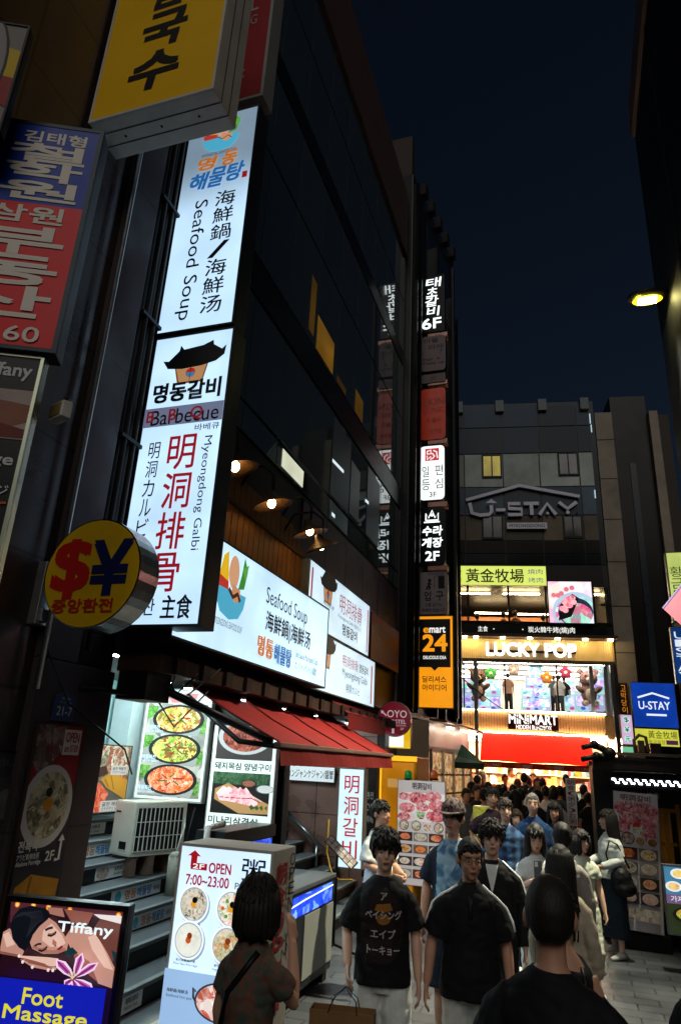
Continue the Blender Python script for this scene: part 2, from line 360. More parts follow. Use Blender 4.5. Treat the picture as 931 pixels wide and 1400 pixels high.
glb = thing('glass_building', 'tall left building with dark mirror glass curtain wall above the awning', 'building', (-6, 8.5, 0))
MULL = D('#141518', .4, .2, 6, .5)
Y0, Y1 = 4.3, 12.8
MB().box(-9, -3.135, Y0, Y1, 2.96, 13.35, MULL).build('wall', glb)
PARA = D('#57453d', .55, .15, 2)
MB().box(-9, -3.04, Y0, Y1+.02, 13.353, 15.2, PARA).build('parapet', glb, bevel=.02)
MB().box(-9.0, -3.1, Y1+.002, 12.9, 0, 13.3, D('#6b5f5c', .5)).build('end_pilaster', glb)
ys = [Y0, 4.81, 5.73, 6.65, 7.58, 8.5, 9.43, 10.35, 11.28, 12.2, Y1]
rows = [(5.27, 5.6), (5.62, 6.95), (7.47, 9.05), (9.07, 10.35), (10.75, 12.05), (12.07, 13.33)]
GL = GLASS_DARK((-.02, .011, .024), .015, .75, .5); GL2 = GLASS_DARK((-.01, .013, .022), .025, .7, .42); GL3 = GLASS_DARK((-.03, .009, .025), .015, .8, .55)
for ri, (a, b) in enumerate(rows):
    for k in range(len(ys)-1):
        y0, y1 = ys[k]+.014, ys[k+1]-.014
        if ri == 1 and k == 2: pass
        t1, t2 = rnd.uniform(-.0012, .0012), rnd.uniform(-.0012, .0012)
        mb = MB(); X = XF
        mb.prism([(X+t1, y0, a+.012), (X+t1+t2, y1, a+.012), (X+t2, y1, b-.012), (X, y0, b-.012)], (-.03, 0, 0), (GL, GL2, GL3)[rnd.randrange(3)])
        mb.build('window', glb)
MB().box(-3.134, -3.09, Y0, Y1, 6.98, 7.44, D('#101114', .35, .1)).build('transom_band', glb, bevel=.008)
MB().box(-3.134, -3.09, Y0, Y1, 10.38, 10.72, D('#0e0f12', .35, .1)).build('transom_band', glb, bevel=.008)
# printed stone panels with faint food pictures, to the right of the wooden slats
for k in range(4, 10):
    y0, y1 = ys[k]+.01, ys[k+1]-.01
    o = MB().prism([(XF, y0, 3.7), (XF, y1, 3.7), (XF, y1, 5.245), (XF, y0, 5.245)], (-.03, 0, 0), FOOD(['#241d22', '#2e262b', '#3a2a2c', '#302a31', '#4a3b40'], 4.5, 0, k*1.7)).build('printed_stone_panel', glb)
MB().box(-3.134, XF-.012, Y0, 7.55, 3.7, 5.245, D('#1a1a1d', .5, .2, 3)).build('plain_panel', glb)
# lit pieces of the curtain wall
YEL = L('#c98f22', .16, .5, False)
WINL = lambda y0, z0, y1, z1, m: MB().poly([(XF+.006, y0, z0), (XF+.006, y1, z0), (XF+.006, y1, z1*.97+z0*.03), (XF+.006, y0, z1)], m).build('blind_and_pane_glow', glb)
WINL(7.62, 7.5, 8.35, 8.05, YEL); WINL(7.3, 7.6, 7.5, 8.5, L('#a8781e', .08, .5, False)); WINL(8.55, 7.5, 9.0, 7.62, L('#a8781e', .05, .4, False)); WINL(9.5, 7.5, 9.95, 7.92, L('#b98420', .07, .5, False))
for (p, q) in (((455, 627), (470, 643)), ((500, 682), (504, 686)), ((454, 700), (458, 704))):
    a, b = onx(*p, XF+.01), onx(*q, XF+.01)
    MB().prism([a, b, b+Vector((0, 0, -.05)), a+Vector((0, 0, -.05))], (-.002, 0, 0), L('#e8fbff', .9, 0, False)).build('ceiling_tube', glb)
for (y0, y1, z0, z1, c_, s_) in ((8.53, 9.4, 5.66, 6.9, '#5a7078', .012), (9.46, 9.95, 5.7, 6.6, '#8fa5a0', .02), (10.4, 11.2, 5.66, 6.9, '#4a6068', .015), (8.55, 9.4, 5.3, 5.58, '#6a8088', .05)):  # faint teal glow painted on panes for dim rooms and bluish reflections
    WINL(y0, z0, y1, z1, L(c_, s_, .6, False))
WINL(6.8, 5.33, 7.5, 5.56, L('#f3f6d8', .75, .2, False))
mb = MB(); mb.prism([(XF+.02, 6.7, 5.6), (XF+.02, 7.56, 5.6), (XF+.32, 7.56, 5.22), (XF+.32, 6.7, 5.22)], (0, 0, .025), D('#4a5358', .2, .1, 3, .3)); mb.build('open_sash', glb)
# interior of the stair recess
CYAN = D('#bfe6e2', .5, .06, 2); BLK = D('#15171a', .45, .2, 4)
MB().box(-9, -5.62, Y0, 11.6, 0, 2.955, CYAN).build('recess_wall', glb)
w1 = MB(); w1.poly([(-5.61, 4.7, 1.95), (-5.61, 6.9, 1.95), (-5.61, 6.9, 2.9), (-5.61, 4.7, 2.9)], L('#aef2ea', .62, .2)); w1.build('lit_window', glb)
fr = MB()
for y in (4.7, 5.6, 6.2, 6.9): fr.box(-5.6, -5.56, y-.04, y+.04, 1.9, 2.94, D('#e4f4f2', .4, .05))
fr.box(-5.6, -5.55, 4.6, 7.0, 1.88, 1.96, D('#8e9a9a', .4)); fr.build('window_frame', glb)
MB().box(-5.6, -3.28, 8.06, 8.2, .3, 2.954, BLK).build('partition', glb)
MB().box(-5.55, -5.28, 7.7, 8.05, 1.3, 2.95, D('#cfe0e0', .4, .08)).build('white_pillar', glb)
TIL = TILE('#9c7468', '#8e6a60', '#3b2a26', .62, .62, rough=.3, msize=.008, axis='y', bump=.2, speck=.4)
MB().box(-9, -3.12, 11.6, 12.798, 0, 2.954, TIL).build('tiled_wall', glb)
MB().box(-3.118, -2.99, 11.62, 11.9, 0, 2.954, D('#2a2521', .5)).build('pillar', glb)
mb = MB(); mb.box(-9, -3.15, Y0, 11.59, 2.92, 2.957, D('#2c2c2e', .6)); mb.build('soffit', glb)
# soffit beam below the long sign: rough brown fascia with hanging bits
fb = MB(); fb.box(-3.14, -2.78, 4.32, 11.5, 2.62, 2.74, D('#3d2a20', .7, .3, 5))
for k in range(17): fb.box(-2.78, -2.75, 4.5+k*.4, 4.62+k*.4, 2.62, 2.74, D('#2a1d17', .7))
fb.box(-3.2, -3.1, 4.31, 11.55, 2.742, 2.958, D('#1d1613', .8, .3, 4)); fb.build('soffit_beam', glb)
for (x, y, l) in ((-3.75, 5.2, 1.2), (-4.6, 7.0, .9), (-4.2, 9.9, 1.2)):
    t = thing('fluorescent_tube', {5.2: 'white fluorescent tube on the stair recess ceiling nearest the granite pilaster', 7.0: 'white fluorescent tube over the outdoor air conditioner', 9.9: 'white fluorescent tube above the pink tiled wall'}[y], 'lamp', (x, y, 2.9), group='ceiling tubes over the stairs')
    MB().box(x-.04, x+.04, y-l/2, y+l/2, 2.88, 2.918, WHITEP).build('batten', t)
    MB().tube([(x, y-l/2+.03, 2.855), (x, y+l/2-.03, 2.855)], .016, L('#dffaff', 260.0), 8).build('tube', t)

# ================================================================ STAIRS
st = thing('staircase', 'wide dark stone staircase rising to the second floor on the left', 'staircase', (-4.3, 7.3, 0))
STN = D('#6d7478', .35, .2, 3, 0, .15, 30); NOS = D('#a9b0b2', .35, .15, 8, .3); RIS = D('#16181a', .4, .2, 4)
for k in range(8):
    x, z = -3.1-.3*k, .165*(k+1)
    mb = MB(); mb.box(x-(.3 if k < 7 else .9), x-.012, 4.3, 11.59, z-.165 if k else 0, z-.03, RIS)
    mb.box(x-(.3 if k < 7 else .9), x+.012, 4.3, 11.59, z-.0295, z-.004, STN); mb.box(x-.035, x+.016, 4.3, 11.585, z-.0038, z+.003, NOS)
    mb.build('step', st)
LAB = D('#d9e2e2', .4, .05); lb = []
for k, p, pq, kd in ((7, (103, 1136), (144, 1130), 0), (6, (97, 1167), (161, 1157), 1), (5, (131, 1190), (179, 1186), 2), (4, (152, 1225), (219, 1212), 1), (3, (176, 1268), (234, 1250), 1), (1, (161, 1385), (193, 1370), 0), (6, (384, 1124), (394, 1122), 0), (6, (397, 1123), (407, 1121), 0)):
    X_ = -3.112-.3*k; lb.append((k, max(4.35, onx(*p, X_).y), onx(*pq, X_).y, kd))
for k, y0, y1, kind in lb:
    x, z = -3.1-.3*k-.010, .165*k+.012; W, H = y1-y0, .118
    base = Matrix(((0, -1, 0, x), (1, 0, 0, (y0+y1)/2), (0, 0, 1, z), (0, 0, 0, 1)))
    P = Panel(W, H); P.r(0, 0, 1, 1, LAB)
    if kind == 0: P.t('海鮮鍋/海鮮湯', .25, .15, .8, .5, INK, .01); P.t('Seafood Soup', .22, .56, .8, .88, INK)
    elif kind == 1:
        P.e(.13, .5, .06, D('#3fa7c4', .5, 0)); P.t('명동', .26, .15, .48, .85, D('#c9791d', .5, 0), .03); P.t('해물탕', .5, .15, .8, .85, D('#2a74b5', .5, 0), .03); P.t('海鮮鍋', .84, .3, .97, .7, INK)
    else: P.e(.2, .5, .17, FOOD(['#a83226', '#d8d0c0', '#7a4436', '#e7e3d8'], 40), .45); P.t('海鮮鍋/海鮮湯', .5, .15, .95, .5, INK, .01); P.t('Seafood Soup', .5, .56, .95, .88, INK)
    for mbx in (P.art, P.let): mbx.v = [tuple(base @ Vector(v)) for v in mbx.v]
    n = MB(); n.v = P.art.v+P.let.v; n.f = P.art.f+[[i+len(P.art.v) for i in f] for f in P.let.f]
    n.mats = P.art.mats+P.let.mats; n.m = P.art.m+[i+len(P.art.mats) for i in P.let.m]; n.sm = [False]*len(n.f); n.build('riser_sign', st)
hr = thing('handrail', 'slanted steel handrail along the pink tiled wall', 'handrail', (-3.6, 11.4, 0))
a, b = ony(390, 1108, 11.45), ony(449, 1168, 11.45)
MB().tube([a, b], .035, STEEL, 8).build('rail', hr)
for p in (ony(433, 1157, 11.3), ony(392, 1112, 11.4)): MB().tube([p, (p.x, p.y, max(.2, p.z-.42))], .028, STEEL, 8).build('post', hr)

# air conditioner on stairs
pa, pb = ony(166, 1146, 6.55), ony(215, 1168, 6.55)
ac = thing('air_conditioner', 'beige outdoor air conditioner unit standing on the stairs', 'air conditioner', (-4.55, 7.3, 1.0), rz=math.radians(-20))
ACW = D('#e6e4d4', .45, .08, 3)
mb = MB(); mb.box(-.18, .18, -.36, .36, .02, .56, ACW); mb.build('casing', ac, world=False, bevel=.02)
gr = MB(); gr.box(.181, .184, -.33, .3, .07, .5, D('#17191a', .6))
for k in range(12): gr.box(.186, .196, -.33+k*.057, -.322+k*.057, .07, .5, ACW)
for k in range(4): gr.box(.187, .2, -.335, .305, .07+k*.142, .078+k*.142, ACW)
gr.build('fan_grille', ac, world=False)
mb = MB(); mb.box(-.02, .1, -.3625, -.3605, .06, .16, BLK); mb.box(-.02, .1, -.3635, -.3625, .06, .085, WHITEP); mb.box(-.14, -.06, -.3635, -.3605, .44, .455, BLK); mb.build('rating_plate', ac, world=False)
mb = MB()
for y in (-.28, -.05, .26): mb.box(-.16, .16, y-.04, y+.04, -.17, .018, D('#6e5b50', .7, .25, 9))
mb.build('support_blocks', ac, world=False)
tk = thing('small_water_pump', 'small pale pump cylinder with pipes beside the air conditioner', 'pump', (-4.15, 7.15, .7))
PT = D('#a3a294', .5, .2, 8)
mb = MB(); mb.tube([(-4.15, 7.25, .665), (-4.15, 7.25, 1.03)], [.075, .075], PT, 12); mb.ell((-4.15, 7.25, 1.03), .075, .075, .05, PT); mb.build('tank', tk)
mb = MB(); mb.tube([(-4.15, 7.25, 1.05), (-4.2, 7.45, 1.3), (-4.3, 7.6, 1.42)], .012, PLASTIC_W, 8); mb.tube([(-4.1, 7.3, 1.05), (-4.12, 7.5, 1.5)], .01, BLK, 6); mb.build('hose', tk)

# ================================================================ AWNINGS
RED = D('#8a1815', .85, .28, 2.2, 0, .35, 5); REDD = D('#6e1413', .8, .12, 4)
aw = thing('red_awning', 'long red fabric awning over the stair entrance', 'awning', (-2.7, 7, 2.4))
LX, LZ = -2.2, 2.19; ya, yb = onx(381, 1021, LX).y, onx(534, 1028, LX).y; BZ = 2.66
mb = MB(); n = 24
q = []
for i in range(n+1):
    y = ya+(yb-ya)*i/n; sag = -.022*abs(math.sin(i*math.pi/6))+.006*math.sin(i*2.9)
    q.append(((-3.08, y-.12*(1-i/n), BZ), (-2.64, y-.06*(1-i/n), (BZ+LZ)/2-.02+sag), (LX, y, LZ)))
for i in range(n):
    for k in range(2): mb.add([q[i][k], q[i+1][k], q[i+1][k+1], q[i][k+1]], [(0, 1, 2, 3)], RED, True)
mb.build('canopy', aw, merge=True)
mb = MB()
for i in range(0, n+1, 6): mb.tube([Vector(q[i][k])+Vector((.004, 0, .006)) for k in range(3)], .007, D('#5a1210', .8), 5)
mb.build('seam', aw)
mb = MB()
for i in range(n):
    a, b = q[i][2], q[i+1][2]; mb.add([(a[0]+.012, a[1], a[2]-.035), (b[0]+.012, b[1], b[2]-.035), (b[0]+.02-.01*math.sin(i), b[1], b[2]-.165), (a[0]+.02-.01*math.sin(i-1), a[1], a[2]-.17)], [(0, 1, 2, 3)], REDD)
mb.build('valance', aw)
mb = MB(); mb.box(LX-.03, LX+.03, ya-.03, yb+.03, LZ-.035, LZ+.004, D('#70584f', .4, .1, 4, .3)); mb.build('front_bar', aw, bevel=.008)
for y in (ya+.06, yb-.1):
    mb = MB(); mb.tube([(-3.1, y, BZ-.12), (-2.6, y+.05, LZ-.0), (LX, y, LZ-.03)], .022, BLK, 8); mb.build('folding_arm', aw)
aw2 = thing('small_red_awning', 'short dark red awning under the lower galbi sign', 'awning', (-2.9, 10, 2.6))
mb = MB(); mb.add([(-3.08, 8.6, 2.9), (-3.08, 10.5, 2.9), (-2.72, 10.5, 2.66), (-2.72, 8.6, 2.66)], [(0, 1, 2, 3)], REDD); mb.build('canopy', aw2)
mb = MB(); mb.add([(-2.71, 8.6, 2.65), (-2.71, 10.5, 2.65), (-2.70, 10.5, 2.46), (-2.70, 8.6, 2.46)], [(0, 1, 2, 3)], REDD); mb.build('valance', aw2)
# black bracket, camera and loose cables under the stack of signs
cb = thing('cable_bracket', 'black metal bracket with tangled cables at the stair entrance', 'bracket', (-3.0, 4.3, 2.5))
mb = MB(); a = onx(150, 962, -2.9); b = onx(165, 925, -2.9); mb.box(-3.1, -2.86, 4.3, 4.62, 2.42, 2.62, BLK); mb.tube([(-3.1, 3.9, 2.45), (-2.95, 4.5, 2.46)], .02, BLK, 6); mb.tube([(-2.95, 4.5, 2.55), (-2.3, 5.3, 2.2)], .03, BLK, 6); mb.build('arm', cb)
for k in range(6):
    p0 = Vector((-2.95+rnd.uniform(-.1, .1), 4.3+rnd.uniform(0, .4), 2.5+rnd.uniform(-.05, .25))); p1 = p0+Vector((rnd.uniform(-.1, .3), rnd.uniform(.1, .7), rnd.uniform(-.1, .2))); mid = (p0+p1)/2-Vector((0, 0, rnd.uniform(.1, .3)))
    MB().tube([p0, (p0*2+mid)/3, mid, (p1*2+mid)/3, p1], .007, BLK, 5).build('cable', cb)

# ================================================================ SIGNS
W1 = L('#bfe0fb', 1.12, .16); W2 = L('#c4e5fa', 1.12, .16); W3 = L('#cde7f5', 1.05, .16)
IK = L('#0a0d12', .1, 0, False); RD = L('#a01420', .75, 0, False); ORG = L('#c8701c', .8, 0, False); BLU = L('#2568a8', .8, 0, False); CY = L('#4fb4d6', .8, 0, False)
def house(P, cx, cy, s, m=None):
    """tiled-roof house emblem"""
    k = P.w/P.h; f = lambda x, y: (cx+x*s, cy+y*s*k); ik = m or IK
    P.p([f(-.36, .02), f(.36, -.02), f(.27, .42), f(-.25, .42)], L('#7c4a2a', .8, 0, False)); P.p([f(-.32, .06), f(.32, .03), f(.25, .38), f(-.22, .38)], L('#b98a5d', .8, 0, False))
    P.p([f(-.62, -.12), f(-.5, -.10), f(-.3, -.3), f(-.28, -.42), f(-.2, -.32), f(.2, -.36), f(.4, -.44), f(.42, -.34), f(.6, -.22), f(.68, -.3), f(.66, -.1), f(.5, .02), f(.2, .08), f(-.2, .1), f(-.5, .06)], ik)
    P.e(cx, cy+.2*s*k, .1*s, L('#b02a22', .8, 0, False)); P.p([f(-.1, .2), f(.1, .2), f(.07, .27), f(0, .3), f(-.07, .27)], L('#2f7fb0', .8, 0, False)); P.l([f(0, .08), f(0, .4)], .006*P.w, ik)
def soup_emblem(P, cx, cy, s):
    k = P.w/P.h; f = lambda x, y: (cx+x*s, cy+y*s*k)
    P.p([f(-.5, .1), f(.5, .1), f(.45, .3), f(.3, .48), f(0, .55), f(-.3, .48), f(-.45, .3)], CY)
    P.p([f(-.45, .12), f(-.1, .12), f(-.14, -.15), f(-.3, -.1), f(-.5, 0)], L('#c0392b', .8, 0, False)); P.p([f(-.42, -.05), f(-.12, 0), f(-.2, -.45), f(-.34, -.35)], L('#e6b820', .9, 0, False))
    P.e(cx+.03*s, cy-.18*s*k, .17*s, L('#d9a27c', .85, 0, False), .26*s*k); P.p([f(.02, 0), f(.28, .05), f(.3, .2), f(.12, .28), f(0, .15)], L('#cf9069', .85, 0, False))
    P.p([f(.2, .05), f(.4, .0), f(.48, -.3), f(.34, -.5), f(.28, -.2)], L('#3f8f35', .8, 0, False)); P.p([f(.3, -.3), f(.5, -.42), f(.42, -.12)], L('#5fae3f', .8, 0, False))
    P.l([f(-.1, .1), f(.05, .2), f(.2, .12), f(.3, .22)], .012*P.w, L('#5b2a18', .5, 0, False))
    P.t('MYEONGDONG SEAFOOD SOUP', cx-.45*s, cy+.58*s*k, cx+.45*s, cy+.68*s*k, IK)
STK = 4.15
def a_sea(P):
    soup_emblem(P, .5, .10, .55)
    P.t('명', .22, .215, .47, .275, ORG, .05, skew=.2); P.t('동', .58, .205, .78, .275, ORG, .05, skew=.2)
    P.t('해', .14, .29, .38, .37, BLU, .05, skew=.2); P.t('물', .42, .28, .64, .37, BLU, .05, skew=.2); P.t('탕', .68, .275, .9, .36, BLU, .05, skew=.2); P.r(.90, .33, .97, .36, RD)
    P.v('海鮮鍋/海鮮汤', .56, .40, .84, .955, IK, .012); P.t('Seafood Soup', .22, .43, .46, .965, IK, .012, rot=-90)
TOPG = L('#b8cbe0', .55, .25)
sign('projecting_sign', 'tall lit projecting sign reading Seafood Soup with a soup emblem on top', 'sign', ('y', STK), ((262, 168), (354, 142), (212, 455), (321, 447)), .2, L_FADE('#bfe0fb', 1.12, 1.05, 1.95, .30), D('#3a3c40', .4, .15, 5, .6), .018, a_sea, 'stacked projecting restaurant signs')
def a_gal(P):
    house(P, .52, .115, .62)
    P.t('명동갈비', .08, .185, .93, .255, IK, .05)
    P.r(0, .275, 1, .345, L('#8a93b5', .45, .1, False)); P.t('Barbecue', .1, .285, .95, .34, IK, .005); P.t('B   B   Q', .04, .285, .75, .335, L('#8d1b28', .55, 0, False), .02)
    P.t('바베큐', .68, .352, .98, .376, IK, .01)
    P.v('明洞排骨', .39, .38, .72, .91, RD, .012, .10); P.v('明洞カルビ', .14, .40, .28, .73, IK, .006); P.t('Myeongdong Galbi', .80, .40, .92, .78, IK, .0, rot=-90)
    P.t('등산', .22, .925, .5, .975, IK, .01); P.t('主食', .58, .915, .92, .985, IK, .02)
sign('projecting_sign', 'lower lit projecting sign with tiled roof emblem and big red characters', 'sign', ('y', STK), ((205, 462), (321, 449), (158, 862), (275, 852)), .2, W1, D('#3a3c40', .4, .15, 5, .6), .018, a_gal, 'stacked projecting restaurant signs')
def a_red3(P):
    m = D('#9a8f8f', .5, 0)
    P.t('OYO', .1, -.1, .75, .1, m, .02); P.t('HOSTEL', -.0, .33, .85, .45, m, .0); P.t('MYEONGDONG', -.1, .48, .85, .54, m); P.t('1', .1, .58, .3, .84, m, .02); P.t('3F', .5, .82, .78, .92, m)
sign('projecting_sign', 'unlit red projecting sign marked 3F at the top of the stack', 'sign', ('y', STK), ((250, -60), (385, -60), (270, 150), (356, 136)), .2, D('#8a0f16', .35, .05), D('#8d8d88', .45, .12, 6), .03, a_red3, 'stacked projecting restaurant signs')
# side plate of the stack
sp = thing('sign_bracket', 'grey steel channel holding the stack of projecting signs', 'bracket', (-2.4, STK+.22, 2.9))
MB().box(-3.12, -2.95, STK+.215, STK+.26, 2.9, 9.6, D('#6b6c6c', .45, .15, 6, .5)).build('channel', sp)
# yellow noodle sign
YE = D('#f2bd1c', .45, .08, 1.2)
def a_yel(P):
    k = D('#0c0a08', .5, 0)
    P.t('칼', .36, .32, .66, .53, k, .05, skew=.12); P.t('국', .32, .56, .68, .725, k, .05, skew=.12); P.t('수', .28, .755, .68, .92, k, .05, skew=.12)
ynr, yW, yH = sign('noodle_sign', 'big unlit yellow box sign with black Korean lettering at the top', 'sign', ('y', 2.95), ((195, -130), (345, -130), (118, 168), (276, 128)), .33, YE, D('#c9c2b4', .5, .12, 5), .02, a_yel)
mb = MB()
for yy in (.11, .22): mb.box(-yW/2+.004, yW/2-.004, yy-.004, yy+.004, -.0025, -.0005, D('#3a342c', .6)); mb.box(yW/2+.0005, yW/2+.0025, yy-.004, yy+.004, .0, yH, D('#3a342c', .6))
for xx in (-.3, 0, .3): mb.box(xx*yW-.008, xx*yW+.008, .16, .176, -.004, -.0005, DARKMETAL)
mb.build('seam', ynr, world=False)
# blue and red sign
aw_n = (math.sin(math.radians(-25)), math.cos(math.radians(-25)), 0)
def a_blue(P):
    wv = D('#e6ddd0', .5, .05); P.r(0, 0, 1, .385, D('#123aa0', .4, .08)); P.r(0, .385, 1, 1, D('#e01e24', .4, .08))
    P.t('김태형', .34, .03, .90, .085, wv, .04); P.v('철학원', .25, .09, .92, .37, wv, .05, .08)
    P.t('삼원', .22, .40, .85, .475, wv, .04); P.v('부동산', .10, .49, .90, .89, wv, .05, .08); P.t('777-6160', -.25, .925, .88, .985, wv, .02)
sign('fortune_teller_sign', 'blue and red sign with pale Korean lettering and a phone number at far left', 'sign', ((-2.1, 2.0, 0), aw_n), ((-30, 150), (140, 186), (-92, 470), (80, 480)), .1, D('#123aa0', .4, .05), D('#2c3036', .4, .1, 5, .4), .02, a_blue)
def a_tup(P):
    wv = D('#c9c9c9', .5, 0); P.t('Tiffany', .30, .03, .93, .10, wv, .03); P.r(0, .14, 1, .34, D('#a8968f', .5, .25, 3)); P.p([(0, .22), (.5, .18), (1, .2), (1, .27), (.7, .31), (0, .3)], D('#8d5a45', .5, .2, 4)); P.p([(0, .29), (.6, .27), (1, .3), (1, .335), (0, .335)], D('#6f2f22', .5, .2, 4))
    P.t('Massage', .1, .40, .95, .455, wv, .03); P.t('マッサージ', .2, .52, .97, .56, wv, .01); P.l([(.2, .6), (.98, .585)], .01, D('#b0561d', .5))
sign('massage_sign', 'tall unlit black massage sign with a lit steel edge on the left wall', 'sign', ((-2.12, 2.02, 0), aw_n), ((-90, 470), (62, 490), (-160, 905), (-8, 800)), .06, D('#0b0c10', .35, .05), D('#9aa08c', .3, .1, 8, .8), .014, a_tup)
# cartoon-free round panel and cream panel near the top left corner
def a_circ(P):
    P.p([(.55, .2), (1, .25), (1, .55), (.7, .6)], D('#c6a512', .5)); P.p([(.72, .5), (1, .52), (1, .8), (.62, .7)], D('#8d1a14', .5)); P.e(.42, .42, .42, D('#0a0a0a', .5, 0), .5); P.e(.4, .42, .40, D('#8d8684', .5, .08), .485)
sign('painted_panel', 'dim panel with white oval and yellow corner at upper left edge', 'sign', ((-2.15, 1.75, 0), aw_n), ((-45, 20), (42, 40), (-100, 160), (0, 185)), .05, D('#7d7872', .5, .1), BLACK, .01, a_circ)
sign('cream_sign', 'unlit cream box sign partly behind the big yellow sign', 'sign', ('y', 3.3), ((92, -40), (175, -70), (78, 92), (150, 62)), .3, D('#8d8172', .5, .15, 3), D('#6d7890', .5, .1), .02)
# round exchange sign
ex = thing('currency_exchange_sign', 'round yellow sign with red dollar and blue yen marks on steel drum', 'sign', mat=frame_of((0, 3.35, 0), (0, 1, 0), (62, 712), (193, 712), (62, 858), (193, 858))[0])
ep = frame_of((0, 3.35, 0), (0, 1, 0), (62, 712), (193, 712), (62, 858), (193, 858)); R = (ep[1]+ep[2])/4*1.0; zc = ep[2]/2
ST2 = D('#b3b3b0', .25, .3, 7, 1.0, .15, 14)
mb = MB(); n = 40
mb.add([(R*math.cos(2*math.pi*i/n), y, zc+R*math.sin(2*math.pi*i/n)) for y in (0, .2) for i in range(n)], [(i, (i+1) % n, n+(i+1) % n, n+i) for i in range(n)]+[tuple(range(n, 2*n))], ST2, False); mb.build('drum', ex, world=False)
mb = MB(); mb.poly([(R*.975*math.cos(2*math.pi*i/n), -.003, zc+R*.975*math.sin(2*math.pi*i/n)) for i in range(n)], D('#f5c31e', .35, .1, 3)); mb.build('face_panel', ex, world=False)
P = Panel(2*R, 2*R, -.003); P.t('$', .10, .20, .47, .72, D('#d8261f', .5, 0), .07); P.t('¥', .50, .22, .88, .70, D('#16245c', .5, 0), .06); P.t('중앙환전', .15, .74, .78, .86, D('#d0341c', .5, 0), .04)
for q in (P.art, P.let): q.v = [(x, y, z+zc-R) for x, y, z in q.v]
P.build(ex)
mb = MB(); mb.box(-R-.35, -R-.02, .06, .14, zc-.02, zc+.06, ALU); mb.box(-R-.35, -R-.02, .06, .14, zc-.28, zc-.2, ALU); mb.box(-R-.12, -R-.04, .04, .16, zc-.3, zc+.1, ALU); mb.build('bracket', ex, world=False, bevel=.006)
mb = MB(); mb.tube([(-R-.1, .15, zc-.3), (-R+.1, .3, zc-.75), (-R+.35, .6, zc-1.0), (-.05, .8, zc-1.15)], .006, BLK, 5); mb.build('cable', ex, world=False)
# floodlight
fl = thing('floodlight', 'small unlit white floodlight on a curved arm beside the massage sign', 'floodlight', mat=Matrix.Translation(hit(82, 563, (-2.0, 2.25, 0), aw_n)) @ Matrix.Rotation(math.radians(-20), 4, 'Z'))
mb = MB(); mb.box(-.055, .055, -.02, .03, -.04, .04, D('#c9c5bb', .4)); mb.build('housing', fl, world=False, bevel=.006)
mb = MB(); mb.box(-.043, .043, -.024, -.0205, -.029, .029, D('#8a7146', .3, .25, 30)); mb.build('lens', fl, world=False)
mb = MB(); mb.tube([(-.01, .02, .04), (-.02, .05, .09), (-.06, .05, .11), (-.14, .05, .1)], .009, ALU, 6); mb.build('arm', fl, world=False)

# facade signs parallel to the street
def a_long(P):
    soup_emblem(P, .25, .34, .17)
    P.t('Seafood Soup', .46, .17, .79, .40, IK, .0); P.t('海鮮鍋|海鮮汤', .47, .42, .83, .66, IK, .02)
    P.t('명동', .43, .71, .535, .90, ORG, .07); P.t('해물탕', .545, .73, .675, .92, BLU, .07); P.t('Soy Sauce Marinated Crab', .71, .70, .91, .80, IK); P.t('カンジャンケジャン/醤蟹', .71, .82, .9, .91, IK)
sign('fascia_sign', 'long lit white fascia sign reading Seafood Soup above the red awning', 'sign', ('x', -2.7), ((243, 700), (442, 825), (243, 880), (452, 941)), .2, W2, D('#2c2e31', .5, .2, 6, .3), .018, a_long)
def a_g2(P):
    house(P, .26, .22, .20); P.t('바베큐', .2, .50, .36, .57, IK); P.r(.02, .1, .04, .95, RD); P.r(.95, .1, .97, .95, RD); P.t('明洞排骨', .44, .18, .84, .52, RD, .0); P.t('Myeongdong Galbi', .42, .56, .68, .64, IK); P.t('明洞カルビ', .70, .56, .84, .64, IK); P.t('명동갈비', .50, .68, .76, .88, IK, .03)
sign('upper_galbi_sign', 'lit white fascia sign with red characters and roof emblem behind gooseneck lamps', 'sign', ('x', -2.95), ((421, 760), (505, 828), (421, 862), (504, 892)), .12, W3, D('#5b6063', .45, .2, 6, .4), .015, a_g2, 'galbi fascia signs')
def a_g3(P):
    house(P, .30, .25, .16); P.t('明洞排骨', .5, .17, .72, .4, RD); P.t('명동갈비', .74, .2, .88, .38, IK, .02); P.t('Myeongdong Galbi', .5, .44, .87, .64, IK); P.t('明洞カルビ', .56, .72, .76, .88, IK); P.r(.93, .12, .95, .95, RD)
sign('lower_galbi_sign', 'lit white fascia sign just under the one with red characters', 'sign', ('x', -2.9), ((405, 856), (512, 897), (405, 940), (512, 965)), .12, W3, D('#5b6063', .45, .2, 6, .4), .015, a_g3, 'galbi fascia signs')
def a_oyo(P):
    m = D('#8d6a5a', .5, 0); P.t('OYO', .15, .2, .75, .52, m, .0); P.t('HOSTEL', .15, .58, .75, .74, m); P.l([(.85, .35), (.85, .8)], .02, m)
sign('orange_hostel_sign', 'unlit orange red sheet sign on the facade beside the galbi signs', 'sign', ('x', -3.0), ((507, 837), (545, 862), (508, 905), (545, 917)), .06, D('#93341a', .4, .12, 1), D('#6a2412', .5), .0, a_oyo)

